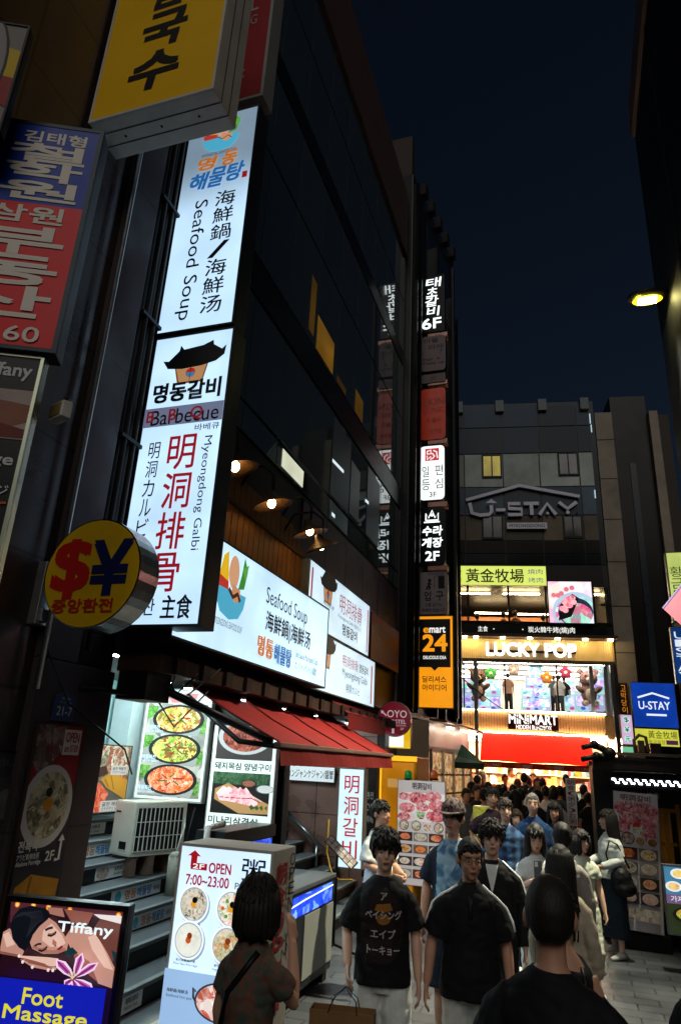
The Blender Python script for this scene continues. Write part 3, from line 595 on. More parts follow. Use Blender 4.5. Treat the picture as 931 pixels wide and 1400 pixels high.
# wooden slat panel with curved corner + gooseneck lamps
ws = thing('wooden_slat_panel', 'curved wooden slat panel above the seafood fascia sign', 'panel', (-3.08, 6.4, 4))
WD = D('#65431c', .6, .3, 6)
zt = lambda y: 4.72 if y < 6.9 else 4.72-((y-6.9)/.85)**3*.75
mb = MB(); y = 5.0
while y < 7.68:
    mb.box(-3.085, -3.05, y, y+.11, 3.7, zt(y), WD); y += .13
mb.build('slats', ws)
mb = MB(); mb.box(-3.095, -3.0855, 4.95, 7.7, 3.7, 4.1, D('#2a1b0d', .7)); mb.box(-3.05, -3.03, 4.95, 7.6, 4.4, 4.44, D('#4a3113', .6)); mb.build('batten', ws)
def goose(px, py, X, tilt, lab, lit=True):
    p = onx(px, py, X)
    g = thing('gooseneck_lamp', lab, 'lamp', p, scale=1.28, group='gooseneck lamps over the fascia sign')
    MB().tube([((-3.1-p.x)/1.28, -.05, .1), ((-2.95-p.x)/1.28, -.03, .32), (-.1, 0, .34), (0, 0, .26), (0, 0, .12)], .012, BLACK, 8).build('arm', g, world=False)
    rt = Matrix.Rotation(tilt, 3, 'X') @ Matrix.Rotation(-.25, 3, 'Y'); mb = MB(); n = 20; prof = [(.02, .12), (.035, .10), (.05, .06), (.13, .015), (.165, -.01), (.158, -.012), (.12, .008), (.04, .05)]
    vs = [rt @ Vector((r*math.cos(2*math.pi*i/n), r*math.sin(2*math.pi*i/n), z)) for r, z in prof for i in range(n)]
    mb.add(vs, [(k*n+i, k*n+(i+1) % n, (k+1)*n+(i+1) % n, (k+1)*n+i) for k in range(len(prof)-1) for i in range(n)], D('#3c2a18', .45, .15, 9, .3), True); mb.build('lamp_shade', g, world=False)
    mb = MB(); mb.ell(rt @ Vector((0, 0, .012)), .032, .032, .04, L('#ffcf86', 52.0)); mb.build('bulb', g, world=False)
goose(372, 690, -2.72, .15, 'leftmost fully visible lit gooseneck lamp over the wooden slats'); goose(424, 728, -2.72, .2, 'middle gooseneck lamp between its two lit neighbours'); goose(440, 748, -2.6, .45, 'gooseneck lamp tilted to show its glowing warm dish'); goose(322, 640, -2.72, .15, 'gooseneck lamp half hidden behind the projecting sign')

# small spots under the soffit beam, behind the fascia sign
for i, y in enumerate((5.0, 6.0, 7.0, 8.0, 9.3)):
    t = thing('soffit_spot', ['first small spot lamp under the soffit beam, nearest the cable bracket', 'second small spot lamp under the soffit beam', 'middle small spot lamp under the soffit beam', 'fourth small spot lamp under the soffit beam', 'small spot lamp under the soffit beam above the galbi awning'][i], 'lamp', (-2.9, y, 2.6), group='small spots under the soffit')
    MB().tube([(-2.93, y, 2.615), (-2.93, y, 2.57)], [.035, .04], ALU, 10).build('housing', t); MB().tube([(-2.93, y, 2.569), (-2.93, y, 2.562)], [.033, .033], L('#eafaff', 40.0), 10).build('lens', t)

# ================================================================ DARK TOWER with the ladder of floor signs
dt = thing('dark_tower', 'narrow black tower building behind the ladder of floor signs', 'building', (-5, 15, 0))
tp = [(-2.95, 12.92), (-2.5, 16.4), (-9, 17.4), (-9, 12.92)]
MB().prism([(x, y, 2.9) for x, y in tp], (0, 0, 13.1), D('#131417', .35, .25, 2)).build('wall', dt, bevel=.02)
MB().box(-3.6, -2.99, 12.93, 13.2, 16.002, 17.3, D('#3d3530', .6)).build('chimney', dt)
dv = Vector((.45, 3.48, 0)).normalized(); nv = Vector((dv.y, -dv.x, 0))
for i, s in enumerate((.12, .3, .42, 1.5, 2.2, 2.9, 3.45)):
    b = Vector((-2.95, 12.92, 3))+dv*s+nv*.002
    mb = MB(); mb.prism([b, b+dv*.05, b+dv*.05+nv*(.10+.04*(i % 2)), b+nv*(.10+.04*(i % 2))], (0, 0, 12.8-.3*i), D('#0d0e10', .3, .2, 3, .4)); mb.build('fin', dt)
for i in range(5):
    b = Vector((-2.95, 12.92, 15.9))+dv*(.6+.62*i); mb = MB(); mb.prism([b, b+dv*.25, b+dv*.25+nv*.12, b+nv*.12], (0, 0, .35), D('#26221f', .5)); mb.build('parapet_bracket', dt)
for i in range(4):
    b = Vector((-2.95, 12.92, 13.4-2.4*i))+dv*1.1+nv*.004; mb = MB(); mb.prism([b, b+dv*1.9, b+dv*1.9+Vector((0, 0, 2.0)), b+Vector((0, 0, 2.0))], -nv*.003, GLASS_DARK((.008, .010, .013), .03)); mb.build('window', dt)
YL = 13.67
ld = thing('sign_ladder', 'black steel frame carrying the ladder of floor signs', 'frame', (-2.55, YL+.2, 3))
mb = MB(); mb.box(-2.16, -2.10, YL+.04, YL+.22, 2.95, 13.6, BLACK); mb.build('post', ld, bevel=.01)
mb = MB(); mb.box(-3.0, -2.94, YL+.04, YL+.2, 2.95, 13.6, BLACK); mb.build('post', ld)
PK = D('#a37b6c', .35, .3, 8, .6)
for (a, b) in ((452, 466), (520, 528), (600, 608), (686, 694), (772, 780)):
    p, q = ony(584, (a+b)/2, YL), ony(609, (a+b)/2, YL)
    mb = MB(); mb.box(p.x, q.x+.03, YL+.02, YL+.22, p.z-.06, p.z+.06, PK); mb.build('bracket', ld, bevel=.008)
LS = L('#eef4f4', 1.25, .04); LWH = L('#f1fbfb', 1.5, 0); DK = D('#0c1011', .3, .1)
def a6(P):
    for i, (c, x0, x1) in enumerate((('태', .25, .85), ('초', .28, .72), ('갈', .22, .74), ('비', .3, .78))): P.t(c, x0, .03+.175*i, x1, .03+.175*i+.165, LWH, .02, skew=.1)
    P.t('6F', .1, .76, .86, .94, LWH, .03)
def a5(P):
    k = D('#1c191a', .5, 0); P.t('아뜰', .12, .07, .7, .2, k); P.t('리에', .3, .26, .9, .4, k); P.t('7', .76, .43, .88, .52, k); P.t('Hair', .1, .62, .5, .7, k); P.t('Make up', .1, .74, .92, .83, k); P.p([(.62, .68), (.7, .6), (.78, .68)], D('#8d2a3a', .5, 0))
def a4(P):
    m = D('#a3543a', .5, 0); P.t('SKIN', .12, .2, .95, .33, m, .02); P.t('CLINIC', .1, .38, .95, .48, m, .01); P.t('皮膚科', .2, .58, .85, .68, m); P.t('사람의원', .2, .8, .85, .88, m)
def a3(P):
    P.r(.22, .05, .78, .28, L('#c8313a', .9, 0, False)); wv = L('#f1f6f6', 1.0, 0, False)
    P.l([(.3, .1), (.45, .08), (.45, .15), (.3, .15), (.3, .1)], .03, wv); P.l([(.55, .09), (.68, .12), (.72, .24)], .03, wv); P.l([(.3, .18), (.3, .26), (.45, .2), (.45, .27)], .03, wv); P.l([(.5, .14), (.6, .2), (.5, .25)], .03, wv)
    P.t('일', .1, .38, .38, .58, IK, .0); P.t('등', .1, .62, .42, .82, IK, .0); P.t('편', .62, .37, .94, .56, IK, .0); P.t('심', .62, .62, .94, .80, IK, .0); P.t('3F', .4, .86, .68, .95, IK, .01)
def a2(P):
    P.l([(.18, .27), (.8, .27)], .03, LWH); P.l([(.26, .24), (.26, .12), (.36, .2), (.5, .07), (.62, .2), (.74, .12), (.74, .24), (.26, .24)], .032, LWH); P.e(.5, .15, .06, LWH)
    P.t('수라', .14, .34, .9, .5, LWH, .04, skew=.1); P.t('게장', .12, .54, .9, .7, LWH, .04, skew=.1); P.t('2F', .25, .77, .78, .92, LWH, .04)
gL = 'floor signs stacked on the dark tower'
def lsign(lab, q, face, art, case=DARKMETAL, d=.16, rc=.1, rim=.0): return sign('floor_sign', lab, 'sign', ('y', YL), q, d, face, case, rim, art, gL, round_c=rc)
lsign('topmost floor sign, black with glowing white brush letters and 6F', ((575, 378), (608, 378), (573, 456), (607, 452)), DK, a6, rc=0)
lsign('unlit grey floor sign with rounded corner above the orange one', ((576, 462), (609, 456), (575, 508), (609, 506)), D('#77696c', .4, .08), a5)
lsign('small pale plate reading 5F between grey and orange floor signs', ((575, 512), (609, 510), (576, 524), (609, 522)), D('#6f6264', .4, .08), lambda P: P.t('5F', .4, .3, .62, .75, D('#5c3a3c', .5, 0)), rc=.04)
lsign('orange red unlit floor sign in the middle of the ladder', ((575, 532), (609, 530), (574, 602), (609, 600)), L('#a8280c', .22, .2, False), a4)  # no lamp inside; a faint glow is put into the face colour
lsign('brightest white floor sign with a red square seal', ((574, 611), (608, 608), (573, 685), (607, 682)), LS, a3)
lsign('black floor sign with white crown above 2F', ((573, 693), (608, 692), (573, 774), (608, 772)), DK, a2)
def a1(P):
    k = D('#141414', .5, 0); P.t('ENTRANCE', .3, .03, .9, .07, k); P.l([(.55, .38), (.55, .1), (.88, .1)], .012, k); P.r(.68, .11, .9, .4, k); P.e(.38, .2, .06, k); P.l([(.38, .24), (.34, .32), (.4, .36), (.36, .42)], .04, k); P.l([(.34, .32), (.26, .42)], .035, k); P.l([(.3, .27), (.46, .3)], .025, k)
    P.t('입', .2, .47, .42, .68, k, .03); P.t('구', .6, .47, .86, .68, k, .03); P.t('건물 입구는', .22, .74, .82, .82, k, .01); P.t('우측에 있습니다', .12, .86, .92, .94, k, .01)
lsign('unlit grey entrance sign with walking figure above the amber sign', ((573, 782), (611, 782), (572, 840), (612, 840)), D('#8a8285', .4, .08), a1, rc=.06)
AMB = L('#ea9210', 1.1, .1)
def a24(P):
    k = L('#0b0b0c', .05, 0, False); wv = L('#f3f3ee', .95, 0, False); P.p([(.06, .03), (.94, .03), (.94, .57), (.6, .57), (.5, .61), (.4, .57), (.06, .57)], k)
    P.t('e', .18, .13, .33, .185, AMB, .06); P.t('mart', .35, .12, .80, .185, wv, .05); P.t('24', .17, .21, .84, .39, AMB, .05); P.t('DELICIOUS IDEA', .18, .445, .82, .48, wv, .03)
    P.t('딜리셔스', .16, .665, .82, .735, k, .02); P.t('아이디어', .16, .755, .82, .825, k, .02)
sign('store_sign', 'tall amber and black lit store sign reading 24 under the entrance sign', 'sign', ('y', YL-.05), ((570, 842), (620, 842), (568, 969), (619, 967)), .22, AMB, D('#b9812c', .4, .15, 6), .012, a24)
# round hostel sign
YO = 11.5; m, W, H = frame_of((0, YO, 0), (0, 1, 0), (515, 959), (562, 959), (515, 1007), (562, 1007)); R = (W+H)/4
oy = thing('round_hostel_sign', 'round crimson hostel sign with an arrow above the yellow booth', 'sign', mat=m)
mb = MB(); n = 36; mb.add([(R*math.cos(2*math.pi*i/n), y, H/2+R*math.sin(2*math.pi*i/n)) for y in (.004, .1) for i in range(n)], [(i, (i+1) % n, n+(i+1) % n, n+i) for i in range(n)]+[tuple(range(n, 2*n)), tuple(range(n))[::-1]], D('#8d6d74', .35, .1, 3, .4)); mb.build('case', oy, world=False)
mb = MB(); mb.poly([(R*.93*math.cos(2*math.pi*i/n), 0, H/2+R*.93*math.sin(2*math.pi*i/n)) for i in range(n)], L('#8a1a30', .35, .12)); mb.build('face_panel', oy, world=False)
P = Panel(2*R, 2*R); wv = L('#d9c6c8', .55, 0, False); P.t('OYO', .3, .26, .88, .46, wv, .01); P.t('HOSTEL', .3, .52, .86, .63, wv, .01); P.t('MYEONGDONG', .3, .66, .86, .70, wv); P.t('1', .45, .74, .52, .9, wv, .01); P.t('2F', .7, .74, .8, .8, wv); P.l([(.28, .42), (.14, .3)], .02, wv); P.p([(.11, .27), (.2, .29), (.13, .37)], wv); P.r(.14, .5, .26, .66, wv)
for q in (P.art, P.let): q.v = [(x, y, z+H/2-R) for x, y, z in q.v]
P.build(oy)
mb = MB(); mb.box(-.6, -R+.05, .04, .08, H/2-.03, H/2+.03, ALU); mb.build('bracket', oy, world=False)

# ================================================================ street furniture on the left
W4 = L('#cae6f2', 1.15, .12); RD2 = L('#b81a24', .8, 0, False)
sign('vertical_galbi_sign', 'narrow lit white vertical sign with four red characters beside the stairs', 'sign', ('y', 10.4), ((462, 1050), (500, 1050), (459, 1186), (494, 1190)), .16, W4, D('#7d7466', .4, .1), .018, lambda P: P.v('明洞갈비', .22, .05, .82, .93, RD2, .01, .16))
sign('stair_banner', 'lit white menu strip over the pink tiled wall', 'sign', ('y', 11.5), ((392, 1048), (457, 1048), (392, 1066), (457, 1070)), .05, L('#dfeef2', .8), ALU, .0, lambda P: P.t('カンジャンケジャン/醤蟹', .02, .2, .98, .8, IK, .01))
def a_cvs(P):
    wv = D('#b9b5ad', .5, 0); P.t('환전', .2, .3, .8, .36, wv, .01); P.t('CVS', .2, .40, .8, .46, wv, .01); P.t('택배', .2, .5, .8, .56, wv, .01)
sign('pillar_lettering_board', 'dark brown pillar board with small white words beside the yellow booth', 'sign', ('y', 11.0), ((499, 1035), (515, 1035), (494, 1200), (511, 1200)), .2, D('#231d1a', .5, .1), D('#231d1a', .5, .1), 0, a_cvs)
# yellow booth
yb = thing('yellow_booth', 'bright yellow service booth standing behind the man in white', 'booth', (-2.75, 11.8, 0))
YB = L('#e08c0a', .42, .25)
mb = MB(); mb.box(-3.05, -2.42, 11.5, 12.5, 0, 2.2, D('#c98212', .4, .08)); mb.build('cabinet', yb, bevel=.02)
mb = MB(); mb.poly([(-3.0, 11.494, .1), (-2.47, 11.494, .1), (-2.47, 11.494, 2.1), (-3.0, 11.494, 2.1)], YB); mb.build('front_panel', yb)
mb = MB(); mb.box(-3.06, -3.0, 11.46, 11.495, 0, 2.22, L('#ffc21e', .9, .1)); mb.box(-2.999, -2.42, 11.46, 11.493, 2.12, 2.2, L('#ffc21e', .9, .1)); mb.build('lit_frame', yb)
mb = MB(); mb.poly([(-2.9, 11.49, 1.72), (-2.5, 11.49, 1.72), (-2.5, 11.49, 1.85), (-2.9, 11.49, 1.85)], L('#e8b060', .5, 0, False)); mb.build('notice', yb)
tsg = sign('yellow_white_sign', 'glowing yellow and white sign partly behind the round hostel sign', 'sign', ('y', 11.9), ((519, 985), (561, 985), (519, 1022), (561, 1024)), .1, L('#e8b818', .9, .05), DARKMETAL, 0, lambda P: (P.r(.22, .2, .78, .95, L('#f5fbf5', 1.2, 0)), P.p([(0, .55), (.2, .5), (.12, .8)], IK)))
# fridge
fr = thing('chest_fridge', 'grey display fridge with blue lit window in front of the stairs', 'fridge', (-2.9, 7.1, 0))
FG = D('#5f6468', .35, .15, 3, .5); FGD = D('#1c2024', .45, .2, 3)
fy0, fy1, fx0, fx1 = 5.95, 7.72, -3.04, -2.5
mb = MB(); mb.box(fx0, fx1, fy0, fy1, .1, .92, FGD); mb.build('body', fr, bevel=.015)
mb = MB(); mb.box(fx0-.01, fx1+.015, fy0-.01, fy1+.015, .922, .96, FG); mb.build('top', fr, bevel=.008)
mb = MB(); mb.poly([(fx1+.006, fy0+.1, .72), (fx1+.006, fy1-.08, .72), (fx1+.006, fy1-.08, .89), (fx1+.006, fy0+.1, .89)], FOOD(['#0a1fc0', '#1b46f0', '#0c2bd8', '#6fa0ff', '#1030c8'], 9, 1.1)); mb.build('lit_window', fr)
mb = MB(); mb.tube([(fx1+.012, fy0+.1, .80), (fx1+.012, (fy0+fy1)/2, .84), (fx1+.012, fy1-.08, .86)], .006, L('#cfe6ff', 1.4), 6); mb.build('light_strip', fr)
mb = MB(); mb.box(fx1+.002, fx1+.012, 6.85, 7.68, .18, .7, D('#7a7b74', .5, .1, 3)); mb.build('paper_sheet', fr)
gv = MB()
for k in range(12): gv.box(fx1+.002, fx1+.02, 6.15, 6.6, .14+k*.045, .16+k*.045, WHITEP)
gv.build('vent', fr)
mb = MB()
for y in (fy0+.1, fy1-.1): mb.box(fx0+.03, fx1-.03, y-.06, y+.06, 0, .1, BLACK)
mb.build('foot', fr)
rc = thing('dark_freezer', 'dark freezer with blue strip light behind the porridge sign', 'fridge', (-3.5, 7.0, .5))
mb = MB(); mb.box(-3.6, -3.31, 6.7, 7.9, .502, 1.24, FGD); mb.build('body', rc, bevel=.015)
mb = MB(); mb.box(-3.62, -3.29, 6.66, 7.92, 1.242, 1.37, D('#2b2e31', .3, .1)); mb.build('top', rc, bevel=.01)
mb = MB(); mb.poly([(-3.305, 6.9, 1.13), (-3.305, 7.85, 1.13), (-3.305, 7.85, 1.23), (-3.305, 6.9, 1.23)], FOOD(['#1238d0', '#3f74ff', '#0c2bd8', '#9fc0ff'], 10, 1.1)); mb.build('lit_window', rc)
mb = MB(); mb.tube([(-3.45, 6.58, .9), (-3.45, 6.58, 1.40), (-3.45, 6.9, 1.42)], .035, PLASTIC_W, 10); mb.build('pipe', rc)
# tripod menu stand
ms = thing('menu_stand', 'black tripod stand with a tilted picture menu beside the fridge', 'stand', (-2.75, 8.55, 0))
mb = MB(); mb.tube([(-2.75, 8.55, .1), (-2.75, 8.55, 1.05)], .018, BLACK, 8); mb.build('pole', ms)
for k in range(3):
    a = 2.1*k+.4; mb = MB(); mb.tube([(-2.75, 8.55, .12), (-2.75+.28*math.cos(a), 8.55+.28*math.sin(a), .015)], .014, BLACK, 6); mb.build('leg', ms)
mm = Matrix.Translation((-2.69, 8.52, 1.07)) @ Matrix.Scale(.85, 4) @ Matrix.Rotation(math.radians(38), 4, 'Y') @ Matrix.Rotation(math.radians(-40), 4, 'X')
mb = MB(); vs = [mm @ Vector(v) for v in ((-.26, 0, -.07), (.26, 0, -.07), (.26, 0, .07), (-.26, 0, .07))]; mb.prism(vs, mm.to_3x3() @ Vector((0, .015, 0)), BLACK); mb.build('tray', ms)
mb = MB()
for i in range(6):
    for j in range(2):
        vs = [mm @ Vector((-.25+.083*i+a*.075, -.004, -.062+.063*j+b*.056)) for a, b in ((0, 0), (1, 0), (1, 1), (0, 1))]; mb.poly(vs, FOOD(['#8d8580', '#c9c4bd', '#7a3c30', '#e0ddd6'], 45, 0, i*1.3+j))
mb.build('printed_artwork', ms)
yc = thing('yellow_cable', 'loose yellow cable hanging from the vertical sign to the ground', 'cable', (-3.0, 10.2, 0))
pts = [ony(450, 1120, 10.2), ony(447, 1165, 10.2), ony(452, 1190, 10.0), ony(463, 1203, 9.6), ony(482, 1203, 9.2)]; MB().tube(pts, .012, D('#b88a12', .5), 6).build('cable', yc)

# backlit food panels on the stairs
def dish(P, cx, cy, rx, food, rim, ry=None, rimf=1.16, inner=None):
    P.e(cx, cy, rx*rimf, rim, None if ry is None else ry*rimf, 28)
    if inner: P.e(cx, cy, rx*1.07, inner, None if ry is None else ry*1.07, 28)
    P.e(cx, cy, rx, food, ry, 28)
PB = L('#dcf2ec', 1.2, .08)
GRY = FOOD(['#6a6f66', '#8d928a', '#b5b8ae', '#c9cbc2'], 6, .7); GRN = FOOD(['#1d5a1a', '#4f9a38', '#8ac060', '#2c6b24'], 40, .7); PAN = L('#23282c', .5, 0, False)
F_pa = FOOD(['#c9922e', '#e8c468', '#f0dca0', '#b8402a', '#5f8a34', '#e2b04c'], 22, .9, 1); F_gr = FOOD(['#5f8a2c', '#93b548', '#c9cf6a', '#e2d58c', '#3e6e22', '#b0382a'], 22, .9, 2); F_ki = FOOD(['#8d2a12', '#c8501e', '#e07a3a', '#f0b48a', '#b83c18', '#e8cdb4'], 26, .9, 3)
def a_pan(P):
    P.r(.03, .02, .97, .98, GRY)
    P.r(.03, .02, .97, .13, L('#dfe3e0', .85, 0, False)); P.p([(.3, .04), (.8, .03), (.75, .11), (.4, .12)], L('#e69a9a', .8, 0, False))
    for i, f in enumerate((F_pa, F_gr, F_ki)):
        y = .275+.275*i; P.p([(.04, y-.12), (.2, y-.12), (.16, y-.02), (.04, y)], GRN); P.p([(.84, y+.02), (.96, y+.0), (.96, y+.13), (.82, y+.12)], GRN)
        P.p([(.08, y+.02), (.3, y-.08), (.9, y+.08), (.85, y+.15), (.1, y+.13)], L('#b9c2c0', .7, 0, False))
        dish(P, .53, y, .345, f, PAN, .118)
        for j in range(6): a = j*1.05+.4; P.l([(.53+.05*math.cos(a), y+.02*math.sin(a)), (.53+.2*math.cos(a+.4), y+.06*math.sin(a+.4))], .016, L('#b0281c' if j % 2 else '#557a2a', .7, 0, False))
        P.t('해물파전', .05, y+.06, .26, y+.10, W4, .03); P.t('海鮮煎餅 海鮮焼き', .05, y+.105, .32, y+.13, W4)
sign('pancake_panel', 'backlit poster with three round pancakes in pans above the air conditioner', 'poster', ('y', 7.9), ((203, 932), (292, 952), (183, 1092), (276, 1099)), .08, PB, WHITEP, .02, a_pan)
F_bk = FOOD(['#3a1612', '#6a2c22', '#9a4a38', '#b8705a', '#7a3628'], 26, .85, 4)
def a_por(P):
    P.r(.05, .0, .95, .33, L('#4f4a48', .6, .2, False)); dish(P, .5, .10, .36, F_bk, L('#c9d2d4', .85, 0, False), .15, 1.2)
    P.t('돼지목심 양념구이', .06, .36, .94, .43, IK, .03)
    P.r(.05, .455, .95, .85, L('#2b2a28', .5, .2, False)); P.r(.05, .455, .95, .57, FOOD(['#16301c', '#2f5a38', '#557a58', '#1c3a22'], 26, .6))
    P.p([(.1, .62), (.3, .56), (.95, .74), (.95, .83), (.5, .84), (.1, .72)], L('#c9a06a', .75, .1, False))
    dish(P, .62, .555, .10, FOOD(['#7a4a3a', '#a8705a'], 60, .7), L('#2a2422', .5, 0, False), .03); dish(P, .88, .60, .12, FOOD(['#d9dcd8', '#b9bfbb'], 60, .8), L('#8fa0a8', .6, 0, False), .035)
    F_m = FOOD(['#c86a80', '#eeb8c0', '#f7e0e0', '#d98a98', '#f5d5d5'], 14, .9, 5)
    for i in range(5):
        x = .13+.09*i; P.p([(x, .66), (x+.1, .59), (x+.42-.03*i, .69+.01*i), (x+.36-.02*i, .735+.012*i), (x+.06, .73)], F_m); P.l([(x+.02, .67), (x+.18, .66), (x+.36, .715)], .008, L('#f3e2e2', .9, 0, False)); P.l([(x+.05, .70), (x+.2, .69), (x+.34, .73)], .012, L('#b84a62', .8, 0, False))
    for k in range(4): P.p([(.66+.08*k, .77), (.7+.08*k, .75), (.76+.06*k, .78), (.7+.08*k, .80)], L('#3f6a2c', .7, 0, False))
    P.t('미나리삼겹살', .05, .875, .82, .95, IK, .03); P.r(.05, .965, .95, 1.0, FOOD(['#a86a3a', '#d9a468'], 40, .8))
sign('pork_panel', 'backlit poster of sliced raw pork and a meat bowl beside the pancake poster', 'poster', ('y', 7.88), ((297, 985), (385, 1000), (277, 1132), (366, 1142)), .08, PB, WHITEP, .012, a_por)
sign('narrow_food_panel', 'narrow food poster on the far side of the pork poster', 'poster', ('y', 11.3), ((372, 1062), (393, 1062), (368, 1125), (389, 1125)), .04, FOOD(['#c9c2b5', '#8d3a2a', '#d9d6cc', '#6a7a4a', '#b8a890'], 16, .3, 6), WHITEP, 0)
def a_p0(P):
    P.r(0, 0, 1, .52, FOOD(['#3a3430', '#8d7a68', '#c9bfa8', '#55604a', '#a83a22', '#e0d8c0'], 18, .45, 7)); P.p([(.2, .36), (.5, .30), (.55, .42), (.3, .5)], L('#43251a', .4, .2, False))
    P.p([(.42, .5), (.62, .40), (1, .52), (1, .82), (.55, .62)], L('#cf9a2e', .55, .3, False)); P.l([(.5, .5), (.6, .62)], .02, L('#a8741a', .5, 0, False)); P.l([(.62, .45), (.72, .66)], .02, L('#a8741a', .5, 0, False))
    P.p([(0, .62), (.4, .55), (.62, .72), (.5, .98), (0, .98)], FOOD(['#8d1c10', '#cc4a2c', '#e88a6a', '#a82a18'], 22, .55, 8))
    for (x0, y0, x1, y1) in ((.6, .30, .95, .44), (0, .49, .35, .60), (.48, .82, .98, .98)):
        P.r(x0, y0, x1, y1, L('#d9dcd6', .5, 0, False)); P.t('굴전 해물전', x0+.03, y0+.02, x1-.03, (y0+y1)/2, IK, .02); P.t('カキチヂミ Seafood', x0+.03, (y0+y1)/2+.01, x1-.03, y1-.02, IK)
sign('seafood_photo_board', 'photo board of crab, omelette and shellfish at the top of the stairs', 'poster', ('x', -5.0), ((118, 1018), (181, 1018), (96, 1120), (170, 1108)), .06, D('#77746c', .5, .1), BLACK, .01, a_p0)
# pillar poster
def a_pil(P):
    dk = D('#d9d2cc', .5, 0); P.r(0, 0, 1, .33, D('#8d1218', .4, .1)); P.p([(0, .0), (.35, .0), (.3, .12), (.45, .2), (.15, .27), (0, .2)], FOOD(['#1c1214', '#4a2c28', '#8d7a74', '#2e1a1c'], 14)); P.p([(.3, .02), (.6, .0), (.55, .15), (.4, .2)], FOOD(['#2a1a1a', '#6a4a44', '#a89088'], 16))
    P.r(0, .33, 1, .66, D('#3a3036', .4, .15)); P.e(.46, .43, .52, D('#c9c4c0', .35, .05), .215, 36); P.e(.47, .425, .42, FOOD(['#8a7d5e', '#c9bd98', '#a89a78', '#4a3f30', '#d9cfae', '#b5a680'], 20, 0, 9), .175, 32); P.e(.47, .425, .10, D('#d98a12', .3, .1), .036); P.e(.45, .36, .07, D('#15110f', .4), .025)
    P.r(.56, .02, .94, .16, D('#cfc8c4', .4, .03)); P.t('OPEN', .6, .035, .90, .09, D('#a8161c', .4, 0), .03); P.t('am 07:00', .6, .105, .90, .145, D('#a8161c', .4, 0), .02)
    P.r(0, .66, 1, .74, D('#2a2630', .4)); P.t('전복죽', .02, .60, .40, .655, dk, .04); P.t('アワビ粥/鲍鱼粥', .02, .665, .45, .695, dk, .01); P.t('Abalone Porridge', .02, .70, .50, .73, dk, .01); P.t('2F', .58, .665, .76, .715, dk, .03)
    P.l([(.78, .715), (.87, .715), (.87, .61)], .02, dk); P.p([(.80, .62), (.94, .62), (.87, .585)], dk)
    P.r(0, .74, 1, 1, D('#2c2a2c', .4, .2)); P.p([(.08, .82), (.35, .77), (.95, .82), (.92, .95), (.3, .96), (.06, .9)], D('#a8741c', .35, .25, 9)); P.l([(.36, .78), (.3, .95)], .02, D('#7a5214', .4)); P.l([(.04, .93), (.4, .99), (.95, .97)], .02, D('#8d8a88', .3))
sign('pillar_menu_poster', 'tall dim porridge poster with white bowl and egg yolk on the pilaster', 'poster', ('x', XF+.012), ((50, 988), (119, 992), (5, 1260), (70, 1262)), .012, D('#3a3436', .4), D('#3a2a20', .4), .008, a_pil)
def a_217(P):
    wv = D('#b9b9b4', .5, 0); P.t('21-7', .14, .52, .86, .82, wv, .02); P.t('명동8길', .3, .2, .7, .3, wv); P.t('Myeongdong 8-gil', .22, .36, .78, .41, wv)
m, W, H = frame_of((XF+.012, 0, 0), (-1, 0, 0), (77, 945), (106, 945), (72, 986), (101, 986))
hn = thing('house_number_plate', 'small blue house number plate 21-7 above the pilaster poster', 'sign', mat=m)
mb = MB(); mb.prism([(-W/2, 0, 0), (W/2, 0, 0), (W/2, 0, H*.8), (0, 0, H), (-W/2, 0, H*.8)], (0, .01, 0), D('#2c4068', .4, .1)); mb.build('plate', hn, world=False)
P = Panel(W, H, 0); a_217(P); P.build(hn)
def a_gry(P):
    P.t('RESTAURANT', .2, .06, .95, .12, D('#5d5d5f', .5, 0)); P.r(.05, .2, .95, .95, D('#4a4a4c', .4, .3, 5)); P.e(.6, .42, .22, D('#7a7472', .4, .3, 20)); P.t('WAN', .5, .65, .9, .72, D('#a8a8a8', .5, 0), .02)
sign('grey_wall_menu', 'dim grey menu sheets on the granite wall at the far left', 'poster', ('x', -3.155), ((-20, 1026), (38, 1026), (-60, 1205), (20, 1205)), .012, D('#3c3c3f', .4, .2), BLACK, .01, a_gry)
